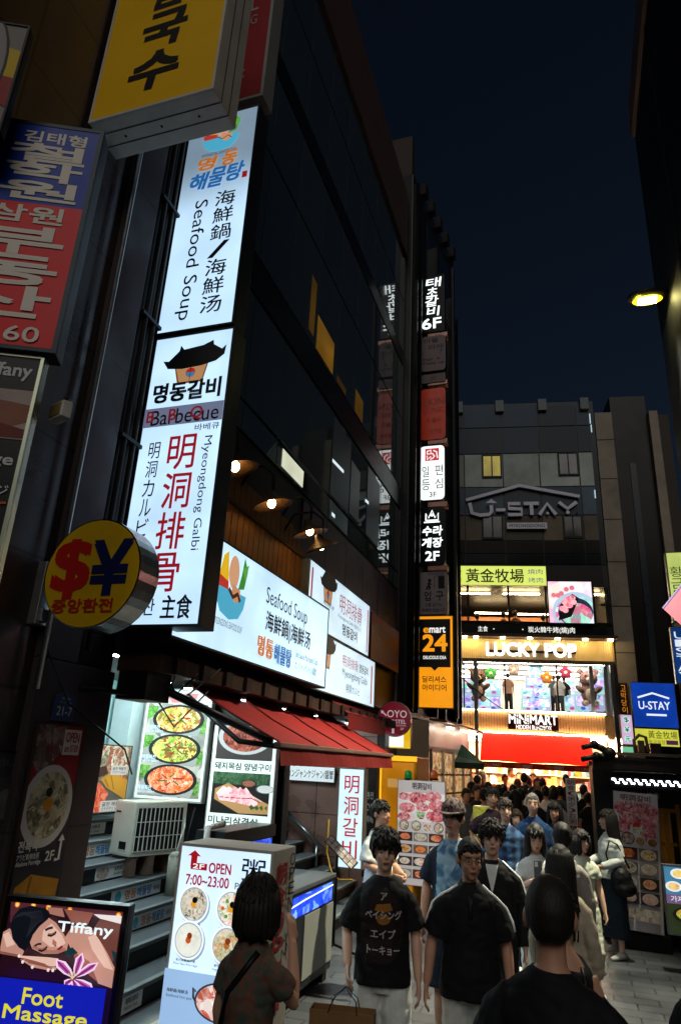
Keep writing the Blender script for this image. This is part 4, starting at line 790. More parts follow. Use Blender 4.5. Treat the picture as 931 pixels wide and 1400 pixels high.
# porridge lightbox
PW = L('#c9e2fa', 1.2, .1)
def a_jog(P):
    rd = L('#b01420', .75, 0, False); wv = L('#f3f8fb', 1.0, 0, False); sh = L('#9fb8cc', .8, 0, False)
    P.p([(.08, .055), (.155, .02), (.23, .055), (.19, .055), (.19, .12), (.12, .12), (.12, .055)], rd); P.r(.125, .095, .31, .135, rd); P.t('2F', .15, .10, .28, .128, wv, .03); P.t('OPEN', .335, .085, .58, .145, rd, .04); P.t('7:00~23:00', .09, .165, .57, .225, rd, .03)
    P.t('粥', .70, .04, .95, .165, IK, .012); P.t('Porridge', .64, .185, .99, .235, IK, .0)
    fs = [FOOD(['#b5ab92', '#e0d8c4', '#8d8268', '#f0ead8', '#5f5544'], 45, .85, 1), FOOD(['#e8ecea', '#f2f4f0', '#d98a3a', '#f5f5f0', '#7aa04a', '#e0e4e0'], 40, .9, 2), FOOD(['#dfe3d8', '#eef0e6', '#d5d9cc'], 30, .9, 3), FOOD(['#d8d2b8', '#8aa05a', '#e8e4d0', '#d08a40'], 45, .85, 4)]
    nm = [('アワビ粥/鲍鱼粥', 'Abalone Porridge'), ('エビ粥/鲜虾粥', 'Shrimp Porridge'), ('松の実粥/松子粥', 'Pine Nut Porridge'), ('野菜粥/蔬菜粥', 'Vegetable Porridge')]
    for i in range(4):
        x = .21+.42*(i % 2); y = .335+.20*(i//2); P.e(x+.012, y+.008, .172, sh); P.e(x, y, .168, wv, n=32); P.e(x, y, .15, sh, n=32); P.e(x, y, .14, fs[i], n=30)
        P.e(x, y, .03, L(['#e8a020', '#e8a020', '#c85a20', '#b86a30'][i], .9, 0, False)); P.e(x+.01, y-.025, .028, L('#15110f' if i < 2 else '#d0602a', .3, 0, False))
        if i == 1:
            for k in range(6): a = k*1.05; P.e(x+.09*math.cos(a), y+.05*math.sin(a), .018, L(['#6aa03a', '#d96a2a'][k % 2], .85, 0, False))
        P.t(nm[i][0], x-.11, y+.105, x+.10, y+.120, IK, .02); P.t(nm[i][1], x-.13, y+.127, x+.13, y+.143, IK)
    P.r(0, .70, 1, 1, L('#9fc4ee', .9, .1, False)); P.e(.62, .84, .27, L('#3b4450', .6, 0, False), .105, 32); P.e(.62, .84, .25, FOOD(['#d9cfc6', '#f0e8e0', '#c83a26', '#e8d8cc', '#b85a48'], 24, .9, 5), .095, 32)
    P.p([(.6, .75), (.78, .73), (.8, .79), (.64, .80)], GRN); P.p([(.66, .8), (.84, .78), (.86, .88), (.7, .9)], L('#c8402a', .85, .1, False)); P.l([(.36, .80), (.33, .78), (.34, .83), (.37, .85)], .012, L('#3b4450', .6, 0, False)); P.e(.5, .86, .05, L('#efe2da', .9, 0, False)); P.e(.58, .9, .05, L('#e8d0c8', .9, 0, False))
    P.t('海鮮鍋/海鮮汤', .05, .80, .28, .82, IK, .02); P.t('Seafood hot pot', .05, .83, .33, .85, IK)
ps, PWd, PHt = sign('porridge_lightbox', 'glowing white and blue porridge menu lightbox standing at the stairs', 'lightbox', ('y', 3.6), ((247, 1153), (380, 1163), (217, 1413), (352, 1413)), .30, PW, D('#b9b3a8', .4, .15, 5), .014, a_jog)
# its side panel
P = Panel(.30, PHt); base = Matrix.Translation((PWd/2+.001, .16, 0)) @ Matrix.Rotation(math.radians(90), 4, 'Z')
P.v('朝食OPEN', .12, .07, .58, .9, D('#a83a3a', .5, 0), .03); P.v('OPEN AM', .66, .03, .92, .62, D('#2a2a33', .5, 0), .0)
P.let.v = [tuple(base @ Vector(v)) for v in P.let.v]; P.let.build('side_lettering', ps, world=False)
m2 = MB(); m2.box(-PWd/2+.03, PWd/2-.03, .03, .27, -.62, -.002, D('#8d8a84', .4)); m2.build('stand', ps, world=False)
# massage lightbox at the front left
def a_foot(P):
    def g(x, y): return ((x-110+(y-75)*.176)/670, (y-75-(x-110)*.125)/945)
    def G(pts, m): P.p([g(*p) for p in pts], m)
    def GL_(pts, w_, m): P.l([g(*p) for p in pts], w_, m)
    sk = L('#d29a88', .72, .12, False); skl = L('#e8bfae', .85, .06, False); skd = L('#a8685a', .55, .12, False); skm = L('#c08474', .62, .1, False); hr_ = L('#1c2230', .22, .5, False); hrl = L('#3a3c48', .3, .3, False); tw = L('#f0e8e4', .85, .05, False)
    P.r(0, 0, 1, .57, L('#3a1626', .32, .3, False)); G([(110, 75), (780, 155), (770, 260), (560, 180), (330, 110), (100, 230)], L('#6a3240', .45, .3, False))
    for x, y in ((148, 96), (245, 103), (335, 118), (460, 140), (740, 180)): P.e(*g(x, y), .022, L('#e8902a', .95, .2, False)); P.e(*g(x, y+2), .012, L('#ffd070', 1.1, 0, False))
    G([(330, 115), (420, 125), (430, 190), (390, 180), (345, 165)], skm); G([(430, 130), (600, 160), (560, 250), (470, 230)], L('#b06a5c', .5, .15, False)); G([(600, 168), (770, 185), (755, 240), (700, 222), (640, 205)], tw)
    G([(470, 260), (540, 250), (610, 300), (660, 430), (705, 560), (695, 690), (600, 650), (555, 520), (470, 450), (430, 330)], sk); G([(560, 330), (610, 310), (655, 440), (690, 560), (640, 540), (580, 420)], skl); G([(470, 430), (560, 500), (600, 640), (560, 600), (480, 500)], skd); G([(640, 200), (760, 240), (750, 420), (690, 500), (640, 380), (590, 280)], L('#8d5248', .45, .2, False)); G([(690, 420), (720, 440), (720, 520), (700, 510)], L('#175058', .35, .1, False)); G([(420, 430), (470, 400), (500, 440), (440, 470)], L('#1a4a50', .35, .1, False))
    G([(60, 300), (110, 265), (150, 330), (190, 430), (175, 470), (50, 440)], sk); G([(70, 310), (105, 290), (140, 380), (90, 400)], skl); G([(50, 425), (175, 455), (170, 470), (48, 445)], skd)
    G([(340, 185), (385, 225), (425, 300), (450, 370), (440, 420), (385, 445), (300, 445), (240, 410), (225, 350), (270, 260)], sk); G([(360, 230), (415, 310), (435, 370), (400, 400), (345, 395), (300, 350), (310, 280)], skl); G([(240, 405), (300, 440), (385, 443), (440, 420), (430, 400), (370, 420), (300, 415), (250, 380)], skm)
    G([(120, 260), (135, 180), (180, 120), (250, 100), (320, 120), (355, 175), (340, 200), (290, 250), (250, 310), (225, 380), (200, 425), (165, 400), (130, 340)], hr_)
    for k in range(7): GL_([(140+24*k, 190-8*k), (190+19*k, 150-2*k), (250+12*k, 190+2*k), (215+11*k, 330-18*k)], .004, hrl)
    for cx_, cy_ in ((368, 300), (312, 405)): GL_([(cx_-28, cy_+10), (cx_-8, cy_+16), (cx_+14, cy_+2), (cx_+22, cy_-16)], .007, hr_); GL_([(cx_-24, cy_+2), (cx_-4, cy_+4), (cx_+14, cy_-8)], .005, skd)
    GL_([(330, 275), (350, 262), (375, 255)], .008, hrl); GL_([(265, 385), (285, 372), (305, 370)], .007, hrl); G([(372, 335), (395, 360), (385, 385), (368, 372)], skm); GL_([(380, 385), (392, 380)], .006, skd)
    G([(392, 410), (412, 388), (430, 378), (428, 395), (410, 415)], L('#b03848', .7, 0, False)); GL_([(395, 410), (412, 398), (428, 385)], .003, L('#701c2c', .5, 0, False))
    G([(165, 450), (250, 455), (340, 462), (400, 470), (405, 500), (380, 525), (310, 520), (230, 500)], skl); G([(180, 475), (260, 500), (350, 525), (390, 530), (385, 548), (330, 548), (250, 530)], sk)
    for k in range(3): GL_([(190+20*k, 468+14*k), (260+20*k, 488+14*k), (330+18*k, 512+12*k)], .004, skd)
    for x, y in ((180, 452), (200, 492), (255, 528), (345, 547), (372, 548)): P.e(*g(x, y), .012, L('#f3e0dc', .9, 0, False))
    w_ = L('#f3d8ee', .95, .05, False); pk_ = L('#c860b4', .8, .15, False); dp = L('#8a2878', .65, .1, False); C_ = (490, 600)
    for tip, hw_ in (((545, 425), 26), ((395, 470), 34), ((635, 490), 26), ((600, 680), 34), ((440, 640), 22), ((520, 690), 26)):
        d = np.array(tip)-np.array(C_); n_ = np.array((-d[1], d[0]))/np.hypot(*d); m1 = np.array(C_)+d*.35; m2_ = np.array(C_)+d*.72
        G([C_, tuple(m1+n_*hw_*.8), tuple(m2_+n_*hw_), tip, tuple(m2_-n_*hw_), tuple(m1-n_*hw_*.8)], w_); G([C_, tuple(m1+n_*hw_*.45), tuple(m2_+n_*hw_*.55), tuple(np.array(C_)+d*.93), tuple(m2_-n_*hw_*.55), tuple(m1-n_*hw_*.45)], pk_); GL_([C_, tuple(np.array(C_)+d*.85)], .006, dp)
    for k in range(5): GL_([C_, (470+14*k, 560-6*(k % 3))], .003, L('#e8d8a0', .8, 0, False))
    P.r(0, .545, 1, 1, L('#1524d0', .60, .15)); yl = L('#e2d832', .9, 0, False); P.t('Foot', .32, .60, .66, .715, yl, .025); P.t('Massage', .18, .73, .88, .86, yl, .025); P.t('マッサージ', .20, .885, .9, .95, W4, .03)
    P.t('Tiffany', .52, .085, .99, .185, L('#e8f6fa', 1.0, 0, False), .03)
ml, MWd, MHt = sign('massage_lightbox', 'lit foot massage lightbox with a reclining woman and lily, black frame', 'lightbox', ((-1.86, 2.5, 0), (math.sin(math.radians(-9)), math.cos(math.radians(-9)), 0)), ((6, 1222), (178, 1240), (-20, 1425), (150, 1440)), .05, L('#2a1220', .3, 0, False), D('#0b0b0d', .35, .1), .02, a_foot)
m2 = MB(); m2.box(-MWd/2, MWd/2, .006, .05, -.75, -.002, BLACK); m2.build('stand', ml, world=False)

# ================================================================ shop fronts at the foot of the tower
sf = thing('beige_shop_front', 'beige panelled shop front below the amber sign', 'shop front', (-2.7, 14, 0))
BG = D('#a89685', .5, .12, 2); PNL = L('#c9b7a6', .22, .3)
mb = MB(); mb.prism([(-3.02, 12.93, 0), (-2.62, 13.5, 0), (-2.3, 16.6, 0), (-6, 17, 0), (-6, 12.93, 0)], (0, 0, 2.88), BG); mb.build('wall', sf)
a, b = Vector((-2.62, 13.5, 2.42)), Vector((-2.3, 16.6, 2.42)); dd = (b-a).normalized(); nn = Vector((dd.y, -dd.x, 0))
mb = MB(); mb.prism([a+nn*.005, b+nn*.005, b+nn*.005+Vector((0, 0, .42)), a+nn*.005+Vector((0, 0, .42))], -nn*.003, PNL); mb.build('fascia', sf)
mb = MB(); mb.prism([a+Vector((0, 0, .47))+nn*.01, b+Vector((0, 0, .47))+nn*.01, b+nn*.35+Vector((0, 0, .40)), a+nn*.35+Vector((0, 0, .44))], (0, 0, .04), D('#5b3a32', .5)); mb.build('canopy', sf)
for s in (.5, 1.6, 2.5):
    mb = MB(); q = a+dd*s+nn*.2+Vector((0, 0, .36)); mb.prism([q, q+dd*.45, q+dd*.45+nn*.03, q+nn*.03], (0, 0, .03), L('#fff0dc', 26.0)); mb.build('strip_lamp', sf)
mb = MB(); mb.prism([a+nn*.006-Vector((0, 0, 2.2)), b+nn*.006-Vector((0, 0, 2.2)), b+nn*.006-Vector((0, 0, .1)), a+nn*.006-Vector((0, 0, .1))], -nn*.003, FOOD(['#7a4a2a', '#d9a860', '#b8783c', '#f0d8a8', '#8d3a2a', '#c9b080', '#4a3020'], 15, .8)); mb.build('shop_window', sf)
for zz in (.5, .85, 1.2, 1.55, 1.9):
    mb = MB(); p_ = a+nn*.012-Vector((0, 0, 2.42-zz)); mb.prism([p_, p_+dd*3.1, p_+dd*3.1+nn*.03, p_+nn*.03], (0, 0, .035), D('#6a4a30', .5)); mb.build('display_shelf', sf)
for s in (.0, .8, 1.6, 2.4, 3.1):
    mb = MB(); p_ = a+nn*.012+dd*s-Vector((0, 0, 2.4)); mb.prism([p_, p_+dd*.05, p_+dd*.05+nn*.05, p_+nn*.05], (0, 0, 2.35), ALU); mb.build('window_post', sf)
sign('letter_sign', 'small cream lightbox with thin red letters beside the green awning', 'sign', ('y', 15.6), ((598, 998), (622, 997), (598, 1020), (622, 1020)), .1, L('#ecd2bc', .85, .05), WHITEP, .01, lambda P: P.t('WM', .2, .3, .8, .7, L('#b8503a', .6, 0, False), -.01))
ga = thing('green_awning', 'small dark green awning left of the bright shop entrance', 'awning', (-2.2, 15.5, 2.3))
p = [ony(588, 1024, 15.9), ony(632, 1018, 15.9), ony(662, 1044, 15.2), ony(590, 1040, 15.2)]
mb = MB(); mb.poly([q for q in p], D('#173a30', .7, .15)); mb.build('canopy', ga)
mb = MB(); mb.poly([p[3], p[2], p[2]-Vector((0, 0, .12)), p[3]-Vector((0, 0, .12))], D('#10291f', .7, .15)); mb.build('valance', ga)
def bbq(P):
    P.r(0, 0, 1, 1, L('#cfc7c4', .55, 0, False)); F_me = FOOD(['#6a1418', '#a8303a', '#d98a90', '#c8505a', '#e8c0c0', '#8d2028'], 26, .6, 11)
    P.r(0, .12, 1, .40, FOOD(['#c9c4c0', '#e0dcd8', '#b5aaa6'], 6, .6, 1))
    for (x, y, r) in ((.14, .16, .13), (.42, .17, .2), (.75, .15, .18), (.85, .24, .2), (.2, .27, .17), (.52, .26, .14), (.8, .34, .2), (.14, .36, .14)): P.e(x, y, r, F_me, r*.36*P.w/P.h*1.6)
    P.e(.5, .34, .07, L('#b01c18', .55, 0, False)); P.p([(.4, .3), (.6, .31), (.55, .36), (.42, .36)], FOOD(['#2c5a24', '#6a9a4a', '#d9dcd0'], 40, .6))
    for i, (x, y) in enumerate(((.14, .44), (.40, .44), (.64, .45), (.87, .45))): dish(P, x, y, .085, FOOD(['#c9b59a', '#8d3a26', '#e0d8c8', '#5f7a3a'], 40, .6, i), L('#22201f', .55, 0, False) if i != 2 else L('#d9d9d6', .55, 0, False))
    fs = [['#8d2418', '#c8603a', '#e0a07a'], ['#b5742c', '#d9a860', '#8d4a1c'], ['#d9d2c4', '#a8907a', '#f0ece0'], ['#9a8f7a', '#c9c0aa', '#6a5a44'], ['#c0501e', '#e08a4a', '#a83a14'], ['#d9d0c0', '#b0623a', '#f0e8d8']]
    for j in range(4):
        for i in range(2 if P.h/P.w > 2.3 else 3):
            n = 2 if P.h/P.w > 2.3 else 3; x0, x1 = .02+i*.97/n, .02+(i+1)*.97/n-.02; y0, y1 = .505+.115*j, .505+.115*j+.085
            P.r(x0, y0, x1, y1, L(['#2e2a2a', '#8d8078', '#4a3a34', '#77706a', '#3a3634'][(i+2*j) % 5], .5, 0, False)); dish(P, (x0+x1)/2, (y0+y1)/2, (x1-x0)*.36, FOOD(fs[(i*3+j) % 6], 45, .6, i+j*2.3), L('#d0ccc6', .55, 0, False) if (i+j) % 2 else L('#1c1a1a', .55, 0, False), (y1-y0)*.36)
bb = sign('barbecue_menu_board', 'tall barbecue photo menu board standing by the yellow booth', 'menu board', ('y', 11.4), ((544, 1066), (611, 1068), (541, 1212), (607, 1212)), .06, L('#cfc7c4', .5), ALU, .008, lambda P: (bbq(P), P.t('明洞갈비', .32, .02, .72, .085, IK, .03)))[0]
for px, cc_, lab in ((558, '#0f8a3a', 'green beacon lamp on top of the barbecue menu board'), (593, '#b8501c', 'orange red beacon lamp beside the green one')):
    p = ony(px, 1064, 11.45); t = thing('beacon_lamp', lab, 'lamp', p, group='beacon lamps')
    MB().tube([(0, 0, 0), (0, 0, .05), (0, 0, .09), (0, 0, .12)], [.06, .06, .055, .03], L(cc_, .28, .3, False), 14).build('dome', t, world=False); MB().tube([(0, 0, -.03), (0, 0, -.001)], .065, BLACK, 14).build('base', t, world=False)
gt = thing('yellow_goods_stack', 'stack of yellow green boxes beside the barbecue menu board', 'goods stack', (-1.5, 12.4, 0))
for k, (x, y, z, s) in enumerate(((-1.62, 12.3, 0, .5), (-1.58, 12.35, .5, .45), (-1.5, 12.3, .95, .36), (-1.52, 12.32, 1.3, .24))):
    MB().box(x-s/2, x+s/2, y-s/2, y+s/2, z+.002, z+s*.8 if k else .5, FOOD(['#a8a41c', '#c9c83a', '#e0dc6a', '#8d8a18'], 12, .25, k)).build('box', gt, bevel=.01)

# ================================================================ BUILDING AT THE END OF THE ALLEY
BA = Vector((-.16, .987, 0)).normalized(); BU = Vector((BA.y, -BA.x, 0)); B0 = Vector((0, 21, 0))
BM = Matrix((BU, BA, Vector((0, 0, 1)))).transposed().to_4x4(); BM.translation = B0
def bp(px, py, off=0.0):
    q = hit(px, py, B0+BA*off, BA)-B0; return q.dot(BU), q.z
def BP(off): return (B0+BA*off, BA)
eb = thing('shop_building', 'glass fronted building at the alley end with toy shop and restaurant floors', 'building', mat=BM)
def bb_(x0, x1, y0, y1, z0, z1, m, name=None, parent=eb, bevel=0):
    mb = MB().box(x0, x1, y0, y1, z0, z1, m); return mb.build(name, parent, world=False, bevel=bevel)
def bpoly(px0, py0, px1, py1, off, m, name, parent=eb, th=.03):
    a = bp(px0, py0, off); b = bp(px1, py1, off); return bb_(a[0], b[0], off, off+th, b[1], a[1], m, name, parent)
XL, XR = -4.6, 1.27
Z = lambda py: bp(730, py)[1]
zr = Z(551); z1a, z1b = Z(1003), Z(975); z2a, z2b = Z(904), Z(853); z3a = Z(802); zy = Z(773)
DKP = D('#1c2126', .35, .15, 2, .2)
bb_(XL, XR, 0, 8, zy, zr, DKP, 'upper_wall')
bb_(XL, XR, .0, 8, z2a, z2b-.0, D('#1a1a1c', .5), 'floor_slab'); bb_(XL, XR, .02, 8, z1a-.05, z1b, D('#b08a5c', .5), 'floor_slab')
bb_(XL, XR, 6, 8, 0, zy-.002, D('#d9c09a', .6), 'back_wall'); bb_(XR-.14, XR+.002, 0.004, 6, 0, zy-.003, D('#3a3633', .5), 'side_wall'); bb_(XL-.002, -3.32, .004, 6, 0, zy-.003, D('#4a423a', .5), 'side_wall')
bb_(XL, XR, .006, 8, z3a+.0, zy-.004, D('#26221f', .5), 'lintel')
# curtain wall panes of the dark upper floors
vx = [bp(px, 640)[0] for px in (612, 634.5, 687, 737, 791, 811)]; hz = [Z(py) for py in (772, 758, 740, 705, 666, 620, 584, 555)]
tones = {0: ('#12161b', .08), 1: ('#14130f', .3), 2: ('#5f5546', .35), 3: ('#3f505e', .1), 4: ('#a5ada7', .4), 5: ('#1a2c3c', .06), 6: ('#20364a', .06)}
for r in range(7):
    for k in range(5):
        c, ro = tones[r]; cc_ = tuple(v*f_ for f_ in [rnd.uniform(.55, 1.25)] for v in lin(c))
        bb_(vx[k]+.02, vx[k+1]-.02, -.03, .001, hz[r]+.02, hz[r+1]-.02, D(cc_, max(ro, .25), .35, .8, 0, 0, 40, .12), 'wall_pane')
def bwin(px0, py0, px1, py1, m, lit=False):
    a, b = bp(px0, py0), bp(px1, py1)
    f = bb_(a[0], b[0], -.07, -.031, b[1], a[1], BLACK, 'window'); mid = (a[0]+b[0])/2
    for (q0, q1) in ((a[0]+.05, mid-.02), (mid+.02, b[0]-.05)): bb_(q0, q1, -.075, -.0705, b[1]+.06, a[1]-.06, m, 'window_pane', f)
bwin(658, 623, 686, 654, L('#b8a548', .5, .4, False)); bwin(761, 620, 791, 651, GLASS_DARK((.02, .02, .024), .1)); bwin(658, 705, 688, 738, GLASS_DARK((.02, .02, .02), .1)); bwin(768, 705, 797, 737, GLASS_DARK((.03, .028, .025), .1))
for px in (627, 682, 740, 797):
    a = bp(px, 553); bb_(a[0]-.13, a[0]+.13, -.16, .1, zr-.35, zr+.06, D('#6d7278', .5, .15), 'roof_bracket')
for (px, py0, py1) in ((805, 567, 580), (807, 582, 592), (812, 671, 682)):
    a = bp(px, py0); b = bp(px, py1); bb_(a[0]-.012, a[0]+.012, -.08, -.04, b[1], a[1], L('#cfeaf5', .7, 0, False), 'edge_light')
# rooftop letters: chevron, name and plate
m, W, H = frame_of(*BP(-.16), (637, 662), (796, 662), (637, 712), (796, 712))
us = thing('roof_letter_sign', 'grey metal letter sign with roof chevron on the dark upper facade', 'sign', mat=m)
LT = D('#d0d0e0', .45, .08, 3); P = Panel(W, H)
P.l([(0, .42), (.47, .03), (.98, .35)], .10, LT, True); P.l([(.03, .5), (.05, .78), (.12, .84), (.2, .82), (.22, .75), (.22, .5)], .11, LT, True); P.p([(.17, .53), (.22, .42), (.27, .53)], LT); P.l([(.26, .7), (.34, .7)], .1, LT, True)
P.l([(.47, .53), (.37, .53), (.37, .66), (.48, .68), (.48, .83), (.36, .83)], .11, LT, True); P.l([(.50, .53), (.63, .53)], .11, LT, True); P.l([(.565, .53), (.565, .84)], .11, LT, True)
P.l([(.63, .84), (.70, .54), (.77, .84)], .11, LT, True); P.e(.70, .80, .012, LT); P.l([(.80, .5), (.87, .68), (.95, .5)], .11, LT, True); P.e(.87, .78, .016, LT)
# give the letters real thickness
for q, nm in ((P.art, 'arrow_head'), (P.let, 'letters')):
    o = q.build(nm, us, world=False); sm_ = o.modifiers.new('thick', 'SOLIDIFY'); sm_.thickness = .06
P = Panel(W*.34, .2); P.r(0, 0, 1, 1, LT); P.t('MYEONGDONG', .06, .25, .94, .75, D('#1a1a20', .5, 0), .02)
for q, nm in ((P.art, 'plate'), (P.let, 'plate_lettering')):
    q.v = [(x+.02*W, y, z-.26) for x, y, z in q.v]; q.build(nm, us, world=False)
mb = MB()
for x in (-.45, -.1, .2, .45): mb.box(x*W-.012, x*W+.012, .01, .12, .25, .28, DARKMETAL)
mb.build('standoff', us, world=False)
# yellow restaurant sign
KY = L('#d8e86a', 1.0, .06)
def a_bull(P):
    k = L('#11140c', .08, 0, False); g = L('#8a9a3a', .6, 0, False); pu = L('#5a4a8a', .7, 0, False); P.t('황금목장', -.12, .22, .10, .48, k, .0); P.t('고깃집', .02, .62, .10, .8, g)
    P.t('黃金牧場', .145, .14, .765, .86, k, .015); P.t('燒肉', .81, .14, .965, .42, pu, .0); P.t('烤肉', .81, .58, .965, .86, pu, .0)
sign('restaurant_sign', 'bright yellow green lit sign with four big black characters above restaurant windows', 'sign', BP(-.14), ((618, 774), (746.5, 773), (618, 801), (746.5, 800)), .13, KY, D('#8d9a4a', .4), .01, a_bull)
def a_scr(P):
    P.r(0, 0, 1, 1, FOOD(['#f3c0e8', '#fff0fa', '#e880b8', '#fbe6f8', '#ffd9a0'], 1.6, 1.1, 3)); P.e(.62, .75, .55, L('#b8d4e8', 1.0, .1, False), .5, 30); P.e(.62, .78, .48, FOOD(['#3fb8a0', '#b8ecd8', '#e860a0', '#80d8e8', '#f3f3ff'], 3.5, 1.1, 4), .42, 30)
    P.e(.6, .74, .4, L('#2a3a5a', .6, .2, False), .35, 30); P.e(.62, .80, .36, FOOD(['#4fb8b0', '#e84a80', '#b8f0e0', '#50c878'], 4, 1.0, 5), .28, 30); P.p([(.2, .95), (.28, .55), (.55, .3), (.7, .4), (.5, .85)], L('#15121a', .3, 0, False))
    for x, y in ((.36, .5), (.45, .42), (.55, .4), (.5, .5), (.4, .6), (.48, .58), (.57, .5), (.3, .66), (.37, .7)): P.e(x, y, .07, FOOD(['#f0788a', '#ffb8c0', '#d84a60'], 8, 1.1, x*9), .065)
    for x in (.12, .22, .3, .42, .55): P.e(x, .25+.1*math.sin(x*9), .06, L('#e87a80', 1.0, .1, False))
sign('video_screen', 'bright square video screen showing a plate of pink food', 'screen', BP(-.3), ((749, 795), (808.5, 795), (750, 852), (811, 852)), .2, L('#f3d8ee', 1.2), BLACK, .006, a_scr)
bt = sign('black_band_sign', 'black strip sign with small white characters under the restaurant windows', 'sign', BP(-.12), ((618, 853), (829, 854), (618, 871), (829, 872)), .11, D('#0d0d0f', .4, .1), BLACK, .01, lambda P: (P.t('主食', .17, .18, .235, .62, L('#e8e8e0', 1.0, 0, False), .02), P.t('·', .27, .35, .28, .45, L('#e8e8e0', 1.0, 0, False)), P.t('·', .46, .35, .47, .45, L('#e8e8e0', 1.0, 0, False)), P.t('炭火韓牛烤(燒)肉', .50, .15, .80, .70, L('#e8e8e0', 1.0, 0, False), .02), P.r(.0, .1, .045, .8, L('#c8485a', .8, 0, False))))[0]
# restaurant room
RW = D('#8a5526', .6, .15, 3)
bb_(-3.3, XR-.15, 5.4, 5.9, z2b, z3a, RW, 'restaurant_back_wall'); a = bp(700, 802)
for k, (x, z) in enumerate(((-2.7, -.06), (-1.2, -.06), (.6, -.06), (-2.0, -.3), (-.6, -.32))):
    y = .6 if k < 3 else 2.4; bb_(x-.55, x+.55, y, y+.08, z3a+z-.03, z3a+z, L('#ffd9a0', 60), 'strip_lamp')
bb_(-3.3, XR-.15, 3.0, 3.04, z2b+.62, z2b+.80, L('#c8641a', .8, .3, False), 'orange_beam'); bb_(-3.3, XR-.15, 4.4, 4.45, z3a-.42, z3a-.28, D('#8d6a48', .5), 'ceiling_beam')
for px in (639, 694, 744.5, 809, 828):
    a = bp(px, 802); bb_(a[0]-.03, a[0]+.03, -.06, .0, z2b, z3a, BLACK, 'mullion')
bb_(-3.9, XR, -.05, -.005, z2b, z2b+.06, BLACK, 'mullion'); bb_(vx[4]+.3, XR, -.055, -.006, Z(826)-.03, Z(826)+.03, BLACK, 'mullion')
bb_(-3.3, XR-.15, -.02, -.012, z2b+.062, z3a-.002, GLASS_CLEAR(), 'restaurant_glass')
# toy shop fascia and downlights
SLC = D('#d9bd84', .5, .06, 3); x0, x1 = bp(620, 890)[0], bp(840, 890, -.35)[0]
zf0, zf1 = Z(904), Z(877)
mb = MB(); x = x0
while x < x1-.05: mb.box(x, x+.05, -.30, -.26, zf0, zf1, SLC); x += .06
mb.box(x0, x1, -.258, -.0, zf0, zf1, D('#b8965a', .6)); fo = mb.build('fascia', eb, world=False)
bb_(x0, x1+.04, -.72, -.001, zf1+.002, zf1+.09, D('#4a3d33', .5), 'canopy_ledge'); bb_(x0, x1, -.34, -.24, zf0-.1, zf0-.003, D('#3a322c', .4), 'trim')
for i, px in enumerate((635, 650.5, 687, 724, 762, 800, 834)):
    a = bp(px, 873, -.6); lm = bb_(a[0]-.06, a[0]+.06, -.64, -.54, zf1-.035, zf1+.0015, L('#ffe0a0', 90.0), 'downlight')
m, W, H = frame_of(*BP(-.42), (665, 879), (787, 880), (665, 896), (787, 898))
lp = thing('toy_shop_letters', 'glowing white bubble letters on the warm slatted fascia', 'sign', mat=m)
P = Panel(W, H); P.t('LUCKY POP', 0, 0, 1, 1, L('#fff4ea', 2.2), .05); o = P.let.build('letters', lp, world=False); o.modifiers.new('thick', 'SOLIDIFY').thickness = .05
mb = MB(); mb.box(-W*.5, W*.5, .03, .1, .1, .16, DARKMETAL); mb.build('rail', lp, world=False)
# toy shop room (upper floor)
bb_(-3.3, XR-.15, 4.6, 4.7, z1b, z2a, D('#e8d8cf', .6), 'toy_shop_back_wall'); bb_(-3.3, XR-.15, .1, 4.6, z1b+.001, z1b+.03, D('#d9c9b8', .4), 'toy_shop_floor')
for i in range(4): bb_(-3.0, 1.0, .08+1.25*i, .18+1.25*i, z2a-.05, z2a-.003, L('#fff0dd', 34.0), 'strip_lamp')
for px, n in ((634, 0), (651, 1), (690, 0), (761, 0), (808, 1), (828, 1)):
    a = bp(px, 940); bb_(a[0]-(.05 if n else .02), a[0]+(.05 if n else .02), -.10, -.02, z1b, zf0-.1, ALU if n else BLACK, 'mullion')
bb_(-3.3, XR-.15, -.012, -.006, z1b, z2a, GLASS_CLEAR(), 'shop_glass')
mb = MB(); mb.box(1.0, 1.1, -.5, -.4, .0, zf0-.11, STEEL); mb.box(-2.72, -2.62, -.3, -.22, 1.5, zf0-.1, STEEL); mb.build('chrome_post', eb, world=False)
# slatted band with the lower shop name
x0, x1 = bp(628, 990)[0], bp(826, 990)[0]; zb0, zb1 = Z(1003), Z(974); mb = MB(); x = x0
while x < x1-.05: mb.box(x, x+.06, -.16, -.12, zb0, zb1, D('#b98a5a', .5, .08, 3)); x += .075
mb.box(x0, x1, -.118, .0, zb0, zb1, D('#8d6238', .6)); mb.build('slatted_band', eb, world=False)
bb_(x0, x1, -.24, -.17, zb1-.02, zb1+.02, L('#fff0d0', 16.0), 'cove_light'); bb_(x0, x1, -.24, -.17, zb0-.03, zb0+.0, L('#ffe6bd', 30.0), 'cove_light')
def a_mini(P):
    wv = L('#fff6f0', 1.6, 0, False); P.t('MiNiMART', .02, .02, .98, .62, wv, .035); P.t('HIDDEN BLINDBOX', .16, .70, .86, .98, wv, .02)
sign('mini_shop_sign', 'black board with glowing white letters above the red awning', 'sign', BP(-.28), ((694, 976), (763, 978), (694, 997), (763, 999)), .1, D('#2a1d1a', .4), BLACK, .0, a_mini)
ra = thing('bright_red_awning', 'bright red fabric awning over the crowded shop entrance', 'awning', mat=BM)
a, b = bp(658, 1001, -.2), bp(806, 1006, -.2); c2, d2 = bp(656, 1041, -1.3), bp(813, 1046, -1.3)
RB = D('#e01c14', .7, .06, 3); mb = MB()
